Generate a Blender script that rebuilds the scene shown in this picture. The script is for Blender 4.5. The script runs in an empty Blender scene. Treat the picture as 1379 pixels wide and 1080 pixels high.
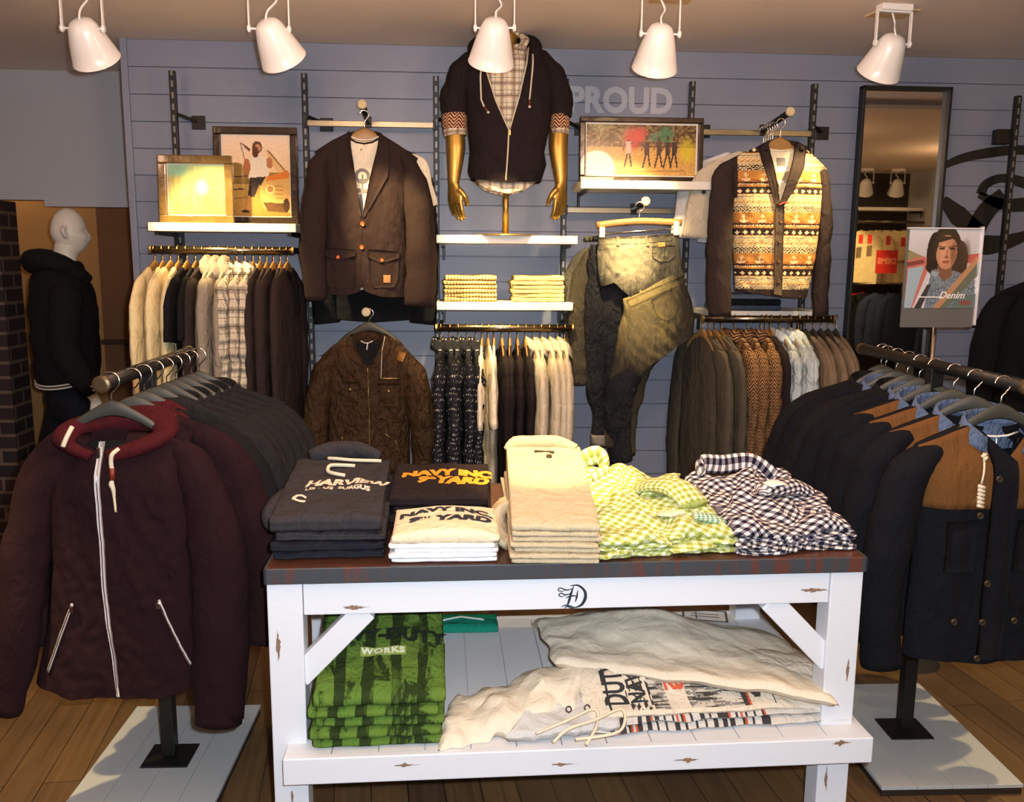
import bpy, bmesh, math, random
import numpy as np
from mathutils import Vector, Matrix, noise

random.seed(7)
PI = math.pi
COL = bpy.context.scene.collection

# ---------------------------------------------------------------- camera model (real metres)
F, PITCH, YAW, ROLL, CH = 1190.0, 0.164, 0.064, 0.008, 1.68
FW = Vector((math.sin(YAW) * math.cos(PITCH), math.cos(YAW) * math.cos(PITCH), -math.sin(PITCH)))
RR = Vector((math.cos(YAW), -math.sin(YAW), 0))
UU = RR.cross(FW)
R2 = RR * math.cos(ROLL) + UU * math.sin(ROLL)
U2 = -RR * math.sin(ROLL) + UU * math.cos(ROLL)
CAM = Vector((0, 0, CH))


def ray(px, py):
    return FW + R2 * ((px - 689.5) / F) + U2 * ((540 - py) / F)


def atY(px, py, Y):
    d = ray(px, py)
    return CAM + d * (Y / d.y)


def atZ(px, py, Z):
    d = ray(px, py)
    return CAM + d * ((Z - CH) / d.z)


# ---------------------------------------------------------------- mesh builder
class MB:
    def __init__(s):
        s.v, s.f, s.uv, s.mi, s.col = [], [], [], [], []
        s.m = 0
        s.c = None

    def vert(s, p, uv=None):
        s.v.append((p[0], p[1], p[2]))
        s.uv.append(uv if uv else (p[0], p[2]))
        return len(s.v) - 1

    def face(s, idx, c=None):
        s.f.append(tuple(idx))
        s.mi.append(s.m)
        s.col.append(c if c is not None else s.c)

    def grid(s, nu, nv, fn, uvf=None, colf=None, close_u=False, flip=False):
        ids = []
        for j in range(nv + 1):
            row = []
            for i in range(nu + (0 if close_u else 1)):
                u, v = i / nu, j / nv
                p = fn(u, v)
                row.append(s.vert(p, uvf(u, v, p) if uvf else None))
            ids.append(row)
        for j in range(nv):
            n = nu
            for i in range(n):
                a, b = ids[j][i], ids[j][(i + 1) % len(ids[j])]
                c, d = ids[j + 1][(i + 1) % len(ids[j])], ids[j + 1][i]
                q = (a, b, c, d) if not flip else (a, d, c, b)
                s.face(q, colf((i + .5) / nu, (j + .5) / nv) if colf else None)
        return ids

    def box(s, c, d, rz=0.0, M=None):
        cx, cy, cz = c
        hx, hy, hz = d[0] / 2, d[1] / 2, d[2] / 2
        b = len(s.v)
        cr, sr = math.cos(rz), math.sin(rz)
        for x, y, z in ((-1, -1, -1), (1, -1, -1), (1, 1, -1), (-1, 1, -1), (-1, -1, 1), (1, -1, 1), (1, 1, 1), (-1, 1, 1)):
            X, Y, Z = x * hx, y * hy, z * hz
            p = Vector((X * cr - Y * sr, X * sr + Y * cr, Z))
            if M is not None:
                p = M @ Vector((X, Y, Z))
            s.vert((cx + p.x, cy + p.y, cz + p.z))
        for q in ((0, 3, 2, 1), (4, 5, 6, 7), (0, 1, 5, 4), (1, 2, 6, 5), (2, 3, 7, 6), (3, 0, 4, 7)):
            s.face([b + k for k in q])

    def bar(s, a, b_, w, t, up=(0, 1, 0)):
        """a box from point a to b_, w across, t along 'up'"""
        a, b_ = Vector(a), Vector(b_)
        d = b_ - a
        z = d.normalized()
        y = Vector(up)
        y = (y - z * y.dot(z)).normalized()
        x = y.cross(z)
        M = Matrix((x, y, z)).transposed()
        s.box((a + b_) / 2, (w, t, d.length), M=M)

    def tube(s, pts, rx, ry=None, seg=10, cap=True, ref=(0, 1, 0), nz=0.0, nf=10.0, seed=0.0, sub=1, ang0=0.0):
        """swept ellipse; rx across, ry along ref. rx, ry: number or list"""
        pts = [Vector(p) for p in pts]
        n = len(pts)
        rx = [rx] * n if not hasattr(rx, '__len__') else list(rx)
        ry = rx if ry is None else ([ry] * n if not hasattr(ry, '__len__') else list(ry))
        if sub > 1:
            P, A, B = [], [], []
            for i in range(n - 1):
                p0, p1, p2, p3 = pts[max(i - 1, 0)], pts[i], pts[i + 1], pts[min(i + 2, n - 1)]
                for k in range(sub):
                    t = k / sub
                    P.append(.5 * ((2 * p1) + (p2 - p0) * t + (2 * p0 - 5 * p1 + 4 * p2 - p3) * t * t + (3 * p1 - p0 - 3 * p2 + p3) * t ** 3))
                    A.append(rx[i] + (rx[i + 1] - rx[i]) * t)
                    B.append(ry[i] + (ry[i + 1] - ry[i]) * t)
            P.append(pts[-1]); A.append(rx[-1]); B.append(ry[-1])
            pts, rx, ry = P, A, B
            n = len(pts)
        ref = Vector(ref)
        rings = []
        dist = 0
        for i in range(n):
            t = (pts[min(i + 1, n - 1)] - pts[max(i - 1, 0)])
            if t.length < 1e-9:
                t = Vector((0, 0, -1))
            t.normalize()
            y = ref - t * ref.dot(t)
            if y.length < 1e-4:
                y = Vector((0, 0, 1)) - t * t.z
            y.normalize()
            x = y.cross(t)
            if i:
                dist += (pts[i] - pts[i - 1]).length
            ring = []
            for k in range(seg):
                a = 2 * PI * k / seg + ang0
                q = pts[i] + x * (math.cos(a) * rx[i]) + y * (math.sin(a) * ry[i])
                if nz:
                    m = noise.noise(Vector((q.x * nf * .8, q.y * nf * .8 + seed, q.z * nf))) + .5 * noise.noise(Vector((q.x * nf * .7 + seed, q.y * nf, q.z * nf * 2.6)))
                    o = (x * math.cos(a) + y * math.sin(a)) * (m * nz)
                    q = q + o
                ring.append(s.vert(q, (a / (2 * PI) * 2 * PI * max(rx[i], .01), dist)))
            rings.append(ring)
        for i in range(n - 1):
            for k in range(seg):
                k2 = (k + 1) % seg
                s.face((rings[i][k], rings[i][k2], rings[i + 1][k2], rings[i + 1][k]))
        if cap:
            s.face(rings[0][::-1])
            s.face(rings[-1])
        return rings

    def lathe(s, prof, c=(0, 0, 0), axis=(0, 0, 1), seg=20, cap=True):
        """prof: (radius, height along axis)"""
        ax = Vector(axis).normalized()
        t = Vector((1, 0, 0)) if abs(ax.x) < .9 else Vector((0, 1, 0))
        x = (t - ax * t.dot(ax)).normalized()
        y = ax.cross(x)
        c = Vector(c)
        rings = []
        for r, h in prof:
            rings.append([s.vert(c + ax * h + x * (r * math.cos(2 * PI * k / seg)) + y * (r * math.sin(2 * PI * k / seg))) for k in range(seg)])
        for i in range(len(rings) - 1):
            for k in range(seg):
                k2 = (k + 1) % seg
                s.face((rings[i][k], rings[i][k2], rings[i + 1][k2], rings[i + 1][k]))
        if cap:
            s.face(rings[0][::-1])
            s.face(rings[-1])

    def build(s, name, mat, parent=None, smooth=False, bevel=0.0, loc=None, subsurf=0, solid=0.0):
        me = bpy.data.meshes.new(name)
        me.from_pydata(s.v, [], s.f)
        mats = mat if isinstance(mat, (list, tuple)) else [mat]
        for m in mats:
            me.materials.append(m)
        if len(mats) > 1:
            me.polygons.foreach_set('material_index', s.mi)
        lv = np.zeros(len(me.loops), dtype=np.int32)
        me.loops.foreach_get('vertex_index', lv)
        uvl = me.uv_layers.new(name='UVMap')
        uvl.data.foreach_set('uv', np.array(s.uv, dtype=np.float32)[lv].ravel())
        if any(c is not None for c in s.col):
            at = me.color_attributes.new('paint', 'FLOAT_COLOR', 'CORNER')
            arr = []
            for f, c in zip(s.f, s.col):
                cc = tuple(c)[:3] if c is not None else (.5, .5, .5)
                arr += [(cc[0], cc[1], cc[2], 1.0)] * len(f)
            at.data.foreach_set('color', np.array(arr, dtype=np.float32).ravel())
        if smooth:
            me.polygons.foreach_set('use_smooth', [True] * len(me.polygons))
        me.update()
        o = bpy.data.objects.new(name, me)
        COL.objects.link(o)
        if parent is not None:
            o.parent = parent
        if loc is not None:
            o.location = loc
        if bevel:
            b = o.modifiers.new('bevel', 'BEVEL')
            b.width = bevel
            b.segments = 2
            b.limit_method = 'ANGLE'
        if solid:
            b = o.modifiers.new('solid', 'SOLIDIFY')
            b.thickness = solid
            b.offset = 0
        if subsurf:
            b = o.modifiers.new('sub', 'SUBSURF')
            b.levels = b.render_levels = subsurf
        return o


def thing(name, label, cat, loc=(0, 0, 0), rotz=0.0, group=None):
    o = bpy.data.objects.new(name, None)
    o.empty_display_size = .1
    COL.objects.link(o)
    o.location = loc
    o.rotation_euler = (0, 0, rotz)
    tag(o, label, cat, group)
    return o


def tag(o, label=None, cat=None, group=None, kind=None):
    if label: o['label'] = label
    if cat: o['category'] = cat
    if group: o['group'] = group
    if kind: o['kind'] = kind
    return o


def struct(name, mb, mat, **k):
    o = mb.build(name, mat, **k)
    o['kind'] = 'structure'
    return o


def dup(root, loc, rotz=None, label=None, group=None, scale=None):
    r = root.copy()
    COL.objects.link(r)
    r.location = loc
    if rotz is not None:
        r.rotation_euler = (0, 0, rotz)
    if scale:
        r.scale = scale
    if label: r['label'] = label
    if group: r['group'] = group
    for ch in list(root.children):
        c = ch.copy()
        COL.objects.link(c)
        c.parent = r
        for g in ch.children:
            d = g.copy()
            COL.objects.link(d)
            d.parent = c
    return r


# ---------------------------------------------------------------- materials
def srgb(r, g, b):
    f = lambda c: (c / 255 / 12.92) if c / 255 <= .04045 else ((c / 255 + .055) / 1.055) ** 2.4
    return (f(r), f(g), f(b), 1.0)


class NT:
    def __init__(s, name):
        s.m = bpy.data.materials.new(name)
        s.m.use_nodes = True
        s.t = s.m.node_tree
        s.b = s.t.nodes['Principled BSDF']

    def n(s, typ, **k):
        nd = s.t.nodes.new(typ)
        for a, b in k.items():
            setattr(nd, a, b)
        return nd

    def l(s, a, b):
        s.t.links.new(a, b)

    def math(s, op, a, b=None, c=None):
        nd = s.n('ShaderNodeMath', operation=op)
        for i, x in enumerate((a, b, c)):
            if x is None: continue
            if isinstance(x, (int, float)): nd.inputs[i].default_value = x
            else: s.l(x, nd.inputs[i])
        return nd.outputs[0]

    def mix(s, fac, a, b, blend='MIX'):
        nd = s.n('ShaderNodeMix', data_type='RGBA', blend_type=blend)
        for i, x in ((0, fac), (6, a), (7, b)):
            if isinstance(x, (int, float)): nd.inputs[i].default_value = x
            elif isinstance(x, tuple): nd.inputs[i].default_value = x
            else: s.l(x, nd.inputs[i])
        return nd.outputs[2]

    def noise(s, scale, detail=3, vec=None, rough=.5, dist=0):
        nd = s.n('ShaderNodeTexNoise')
        nd.inputs['Scale'].default_value = scale
        nd.inputs['Detail'].default_value = detail
        nd.inputs['Roughness'].default_value = rough
        nd.inputs['Distortion'].default_value = dist
        if vec is not None: s.l(vec, nd.inputs['Vector'])
        return nd.outputs['Fac']

    def coord(s, which='Object', scale=None):
        o = s.n('ShaderNodeTexCoord').outputs[which]
        if scale is None: return o
        mp = s.n('ShaderNodeMapping')
        mp.inputs['Scale'].default_value = scale
        s.l(o, mp.inputs['Vector'])
        return mp.outputs[0]

    def ramp(s, fac, stops, interp='LINEAR'):
        nd = s.n('ShaderNodeValToRGB')
        nd.color_ramp.interpolation = interp
        e = nd.color_ramp.elements
        while len(e) < len(stops): e.new(.5)
        for k, (p, c) in enumerate(stops):
            e[k].position = p
            e[k].color = c if len(c) == 4 else (*c, 1)
        s.l(fac, nd.inputs[0])
        return nd.outputs[0]

    def bump(s, h, strength=.3, dist=.01, normal=None):
        nd = s.n('ShaderNodeBump')
        nd.inputs['Strength'].default_value = strength
        nd.inputs['Distance'].default_value = dist
        s.l(h, nd.inputs['Height'])
        if normal is not None: s.l(normal, nd.inputs['Normal'])
        return nd.outputs[0]

    def base(s, c):
        if isinstance(c, tuple): s.b.inputs['Base Color'].default_value = c
        else: s.l(c, s.b.inputs['Base Color'])

    def set(s, **k):
        for a, v in k.items():
            s.b.inputs[a.replace('_', ' ')].default_value = v


MATS = {}


def plain(name, rgb, rough=.6, metal=0.0, var=0.0, bump=0.0, scale=40, coat=0.0):
    if name in MATS: return MATS[name]
    t = NT(name)
    c = srgb(*rgb)
    if var:
        f = t.noise(scale, 4, t.coord())
        d = tuple(x * (1 - var) for x in c[:3]) + (1,)
        l_ = tuple(min(1, x * (1 + var)) for x in c[:3]) + (1,)
        t.base(t.mix(f, d, l_))
    else:
        t.base(c)
    t.set(Roughness=rough, Metallic=metal)
    if coat: t.set(Coat_Weight=coat)
    if bump:
        t.l(t.bump(t.noise(scale * 2, 3, t.coord()), bump, .005), t.b.inputs['Normal'])
    MATS[name] = t.m
    return t.m


def cloth_finish(t, rough=.9, wrinkle=.35, weave=.25, sheen=.0, wscale=16):
    t.set(Roughness=rough)
    t.b.inputs['Sheen Weight'].default_value = sheen
    t.b.inputs['Sheen Roughness'].default_value = .5
    t.b.inputs['Specular IOR Level'].default_value = .15
    w = t.noise(wscale, 3, t.coord('Object', (1, 1, .55)), .55, 1.2)
    w2 = t.noise(wscale * 3.2, 3, t.coord('Object', (1.3, 1, .5)), .6, .8)
    b0 = t.bump(w, min(1, wrinkle * 1.5), .03)
    b1 = t.bump(w2, min(1, wrinkle * 1.1), .008, b0)
    f = t.noise(700, 2, t.coord())
    t.l(t.bump(f, weave, .001, b1), t.b.inputs['Normal'])


def cloth(name, rgb, var=.12, **k):
    if name in MATS: return MATS[name]
    t = NT(name)
    c = srgb(*rgb)
    f = t.noise(260, 3, t.coord())
    t.base(t.mix(f, tuple(x * (1 - var) for x in c[:3]) + (1,), tuple(min(1, x * (1 + var)) for x in c[:3]) + (1,)))
    cloth_finish(t, **k)
    MATS[name] = t.m
    return t.m


def gingham(name, light, mid, dark, size, **k):
    """woven check in the cloth's own UV (metres)"""
    if name in MATS: return MATS[name]
    t = NT(name)
    uv = t.n('ShaderNodeSeparateXYZ')
    t.l(t.n('ShaderNodeUVMap').outputs[0], uv.inputs[0])
    a = t.math('GREATER_THAN', t.math('FRACT', t.math('MULTIPLY', uv.outputs[0], 1 / size)), .5)
    b = t.math('GREATER_THAN', t.math('FRACT', t.math('MULTIPLY', uv.outputs[1], 1 / size)), .5)
    f = t.math('MULTIPLY', t.math('ADD', a, b), .5)
    t.base(t.ramp(f, [(0, srgb(*light)), (.3, srgb(*mid)), (.8, srgb(*dark))], 'CONSTANT'))
    cloth_finish(t, **k)
    MATS[name] = t.m
    return t.m


def plaid(name, ground, c1, c2, size, **k):
    if name in MATS: return MATS[name]
    t = NT(name)
    uv = t.n('ShaderNodeSeparateXYZ')
    t.l(t.n('ShaderNodeUVMap').outputs[0], uv.inputs[0])
    col = srgb(*ground)
    cur = None
    for ax in (0, 1):
        fr = t.math('FRACT', t.math('MULTIPLY', uv.outputs[ax], 1 / size))
        w1 = t.math('LESS_THAN', t.math('ABSOLUTE', t.math('SUBTRACT', fr, .5)), .17)
        w2 = t.math('LESS_THAN', t.math('ABSOLUTE', t.math('SUBTRACT', fr, .5)), .025)
        w3 = t.math('LESS_THAN', t.math('ABSOLUTE', t.math('SUBTRACT', fr, .93)), .02)
        cur = t.mix(t.math('MULTIPLY', w1, .5), cur if cur is not None else col, srgb(*c1))
        cur = t.mix(t.math('MULTIPLY', t.math('MAXIMUM', w2, w3), .75), cur, srgb(*c2))
    t.base(cur)
    cloth_finish(t, **k)
    MATS[name] = t.m
    return t.m


def dotted(name, ground, dot, size, **k):
    if name in MATS: return MATS[name]
    t = NT(name)
    vo = t.n('ShaderNodeTexVoronoi')
    vo.inputs['Scale'].default_value = 1 / size
    vo.inputs['Randomness'].default_value = .35
    t.l(t.n('ShaderNodeUVMap').outputs[0], vo.inputs['Vector'])
    f = t.math('LESS_THAN', vo.outputs['Distance'], .19)
    t.base(t.mix(f, srgb(*ground), srgb(*dot)))
    cloth_finish(t, **k)
    MATS[name] = t.m
    return t.m


def tweed(name, a, b, size, **k):
    """herringbone-like zigzag"""
    if name in MATS: return MATS[name]
    t = NT(name)
    uv = t.n('ShaderNodeSeparateXYZ')
    t.l(t.n('ShaderNodeUVMap').outputs[0], uv.inputs[0])
    z = t.math('PINGPONG', uv.outputs[0], size * 1.5)
    f = t.math('GREATER_THAN', t.math('FRACT', t.math('MULTIPLY', t.math('ADD', z, uv.outputs[1]), 1 / size)), .5)
    t.base(t.mix(f, srgb(*a), srgb(*b)))
    cloth_finish(t, **k)
    MATS[name] = t.m
    return t.m


def painted(name='printed surface', rough=.5, cloth_=False, coat=0.0):
    """colours come from the per-face 'paint' attribute (prints, knits, photographs)"""
    if name in MATS: return MATS[name]
    t = NT(name)
    at = t.n('ShaderNodeAttribute', attribute_name='paint')
    t.base(at.outputs['Color'])
    t.set(Roughness=rough)
    if coat: t.set(Coat_Weight=coat, Coat_Roughness=.03)
    if cloth_: cloth_finish(t)
    MATS[name] = t.m
    return t.m


# ---------------------------------------------------------------- lettering
def text_geo(s, size=1.0, bold=0.0, shear=0.0, space=1.0, sx=1.0):
    cu = bpy.data.curves.new('txt', 'FONT')
    cu.body = s
    cu.size = size
    cu.offset = bold
    cu.shear = shear
    cu.space_character = space
    cu.align_x = 'CENTER'
    cu.resolution_u = 3
    ob = bpy.data.objects.new('txt', cu)
    COL.objects.link(ob)
    dg = bpy.context.evaluated_depsgraph_get()
    dg.update()
    me = bpy.data.meshes.new_from_object(ob.evaluated_get(dg))
    bm = bmesh.new()
    bm.from_mesh(me)
    bmesh.ops.triangulate(bm, faces=bm.faces[:])
    for _ in range(3):
        es = [e for e in bm.edges if e.calc_length() > size * .28]
        if not es: break
        bmesh.ops.subdivide_edges(bm, edges=es, cuts=1)
        bmesh.ops.triangulate(bm, faces=[f for f in bm.faces if len(f.verts) > 3])
    vs = [(v.co.x * sx, v.co.y) for v in bm.verts]
    bm.verts.index_update()
    fs = [tuple(v.index for v in f.verts) for f in bm.faces]
    bm.free()
    bpy.data.objects.remove(ob)
    bpy.data.curves.remove(cu)
    bpy.data.meshes.remove(me)
    return vs, fs


def put_text(mb, s, fn, size, **k):
    """fn(x, y) -> 3D point for text plane coords"""
    vs, fs = text_geo(s, size, **k)
    b = len(mb.v)
    for x, y in vs:
        mb.vert(fn(x, y))
    for f in fs:
        mb.face([b + i for i in f])


def lerp(tab, t):
    """piecewise linear through [(t, value)] sorted by t"""
    if t <= tab[0][0]: return tab[0][1]
    for (a, x), (b, y) in zip(tab, tab[1:]):
        if t <= b:
            return x + (y - x) * (t - a) / (b - a) if b > a else y
    return tab[-1][1]


def sstep(a, b, x):
    t = max(0, min(1, (x - a) / (b - a)))
    return t * t * (3 - 2 * t)
# ================================================================= garments
class Torso:
    """Front + back sheets hung from a shoulder line. Local metres: x right, z up, -y is the front.
    L, R: [(z, x)] outline from hem (low z) to shoulder; top, hem: [(u, z)] heights across; back: top edge of the back sheet."""

    def __init__(s, L, R, top, hem, T=.05, back=None, folds=.008, seed=0.0, nu=44, nv=56, cy=0.0, uvs=1.0, rough=1.0, taper=.14):
        s.L, s.R = sorted(L), sorted(R)
        s.top, s.hem, s.T = top, hem, T
        s.back = back or top
        s.folds, s.seed, s.nu, s.nv, s.cy, s.rough, s.taper = folds, seed, nu, nv, cy, rough, taper

    def pt(s, u, v, side=-1, off=0.0):
        tp = s.top if side < 0 else s.back
        zt, zb = lerp(tp, u), lerp(s.hem, u)
        z = zb + (zt - zb) * v
        xl, xr = lerp(s.L, z), lerp(s.R, z)
        x = xl + u * (xr - xl)
        return Vector((x, s.yy(x, z, u, side) + side * off, z))

    def yy(s, x, z, u, side):
        zs = lerp(s.back, u)
        e = max(0.0, 1 - abs(2 * u - 1) ** 3) ** .5
        drop = max(0, zs - z)
        g = .28 + .72 * sstep(0, s.taper, drop)
        sd = s.seed + (0 if side < 0 else 31.7)
        f = noise.noise(Vector((x * 11, z * 2.6, sd))) + .55 * noise.noise(Vector((x * 24 + z * 9 * s.rough, z * 7, sd + 5))) + .3 * noise.noise(Vector((x * 45, z * 38, sd + 9)))
        f *= s.folds * (.35 + .65 * sstep(0, .3, drop)) * min(1, e * 1.4)
        return s.cy + side * (s.T * e * g + f)

    def front(s, x, z, off=.0):
        xl, xr = lerp(s.L, z), lerp(s.R, z)
        u = min(1, max(0, (x - xl) / (xr - xl)))
        return Vector((x, s.yy(x, z, u, -1) - off, z))

    def make(s, mb, colf=None, backon=True):
        def uvf(u, v, p): return (p[0], p[2])
        a = mb.grid(s.nu, s.nv, lambda u, v: s.pt(u, v, -1), uvf, (lambda u, v: colf(s.pt(u, v, -1))) if colf else None)
        if backon:
            b = mb.grid(s.nu, s.nv, lambda u, v: s.pt(u, v, 1), uvf, (lambda u, v: colf(None)) if colf else None, flip=True)
            for i in range(s.nu):
                u0, u1 = i / s.nu, (i + 1) / s.nu
                if abs(lerp(s.top, u0) - lerp(s.back, u0)) < .03 and abs(lerp(s.top, u1) - lerp(s.back, u1)) < .03:
                    mb.face((a[-1][i], a[-1][i + 1], b[-1][i + 1], b[-1][i]), colf(None) if colf else None)
        return s


def strip(mb, T, A, B, off=.005, m=3, edge=True, dome=0.0, colf=None):
    """a thin raised panel on torso T between the two polylines A and B [(x, z)]"""
    n = max(len(A), len(B)) * 3
    pa = lambda P, t: (lerp([(i / (len(P) - 1), q[0]) for i, q in enumerate(P)], t), lerp([(i / (len(P) - 1), q[1]) for i, q in enumerate(P)], t))
    ids = []
    for j in range(n + 1):
        t = j / n
        a, b = pa(A, t), pa(B, t)
        row = []
        for i in range(m + 1):
            w = i / m
            x, z = a[0] + (b[0] - a[0]) * w, a[1] + (b[1] - a[1]) * w
            o = off + dome * math.sin(PI * w) * math.sin(PI * min(1, max(0, t)))
            row.append(mb.vert(T.front(x, z, o), (x, z)))
        ids.append(row)
    for j in range(n):
        for i in range(m):
            mb.face((ids[j][i], ids[j + 1][i], ids[j + 1][i + 1], ids[j][i + 1]), colf(mb.v[ids[j][i]]) if colf else None)
    if edge:
        per = [r[0] for r in ids] + ids[-1][1:] + [r[-1] for r in ids[::-1]][1:] + ids[0][::-1][1:-1]
        low = []
        for k in per:
            p = mb.v[k]
            q = T.front(p[0], p[2], -.001)
            low.append(mb.vert((p[0], max(q[1], p[1] + .0015), p[2])))
        for k in range(len(per)):
            k2 = (k + 1) % len(per)
            mb.face((per[k], per[k2], low[k2], low[k]))


def line_on(mb, T, P, r=.002, off=.003, seg=6, sub=1):
    """a cord, zip or seam lying on the torso along [(x, z)]"""
    Q = []
    for (a, b) in zip(P, P[1:]):
        n = max(2, int(math.hypot(b[0] - a[0], b[1] - a[1]) / .015))
        for k in range(n):
            Q.append((a[0] + (b[0] - a[0]) * k / n, a[1] + (b[1] - a[1]) * k / n))
    Q.append(P[-1])
    mb.tube([T.front(x, z, off) for x, z in Q], r, seg=seg)


def button(mb, p, r=.008, axis=(0, -1, 0), h=.004):
    mb.lathe([(r * .2, -.002), (r, -.002), (r, h * .6), (r * .85, h), (r * .6, h * .75), (r * .1, h * .75)], p, axis, 14)


SLV_N = [0]


def sleeve(mb, pts, rx, ry, nz=.006, seg=18, sub=6, open_end=True):
    """pts: shoulder to cuff"""
    SLV_N[0] += 1
    r = mb.tube(pts, rx, ry, seg=seg, cap=False, sub=sub, nz=nz, nf=13, seed=SLV_N[0] * 3.1)
    mb.face(r[0][::-1])
    # cuff opening turned in
    c = sum((Vector(mb.v[k]) for k in r[-1]), Vector()) / len(r[-1])
    inn = [mb.vert(c + (Vector(mb.v[k]) - c) * .82) for k in r[-1]]
    t = (Vector(pts[-2]) - Vector(pts[-1])).normalized() * .03
    deep = [mb.vert(c + (Vector(mb.v[k]) - c) * .75 + t) for k in r[-1]]
    n = len(inn)
    for k in range(n):
        k2 = (k + 1) % n
        mb.face((r[-1][k], r[-1][k2], inn[k2], inn[k]))
        mb.face((inn[k], inn[k2], deep[k2], deep[k]))
    mb.face(deep)


def hanger(name='clothes_hanger', wood=None, metal=None, hw=.2, label='', loc=(0, 0, 0), rotz=0, group=None, drop=.075, rr=.019, thick=1.0):
    """origin = where the shoulder bar meets the hook; the hook reaches up by drop"""
    t = thing(name, label, 'hanger', loc, rotz, group)
    m = MB()
    pts, a, b = [], [], []
    for i in range(15):
        w = -1 + 2 * i / 14
        pts.append((hw * w, .004 * abs(w), -.006 - .078 * abs(w) ** 1.35 - .02 * abs(w) ** 6))
        a.append(.006)
        b.append((.017 - .008 * abs(w) + .006 * math.exp(-(w * 5) ** 2)) * thick)
    # ellipse: rx across (vertical here), ry along y
    m.tube(pts, b, a, seg=8, ref=(0, 1, 0))
    m.build('shoulder_bar', wood, t, smooth=True)
    h = MB()
    P = [(0, 0, .01), (0, 0, drop - 2 * rr - .012), (rr * .4, 0, drop - 2 * rr - .002)]
    for k in range(9):
        an = -PI * .32 + k / 8 * PI * 1.3
        P.append((rr * math.cos(an), 0, drop - rr + rr * math.sin(an)))
    h.tube(P, .0022, seg=6, sub=2)
    h.build('hook', metal, t, smooth=True)
    return t


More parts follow.
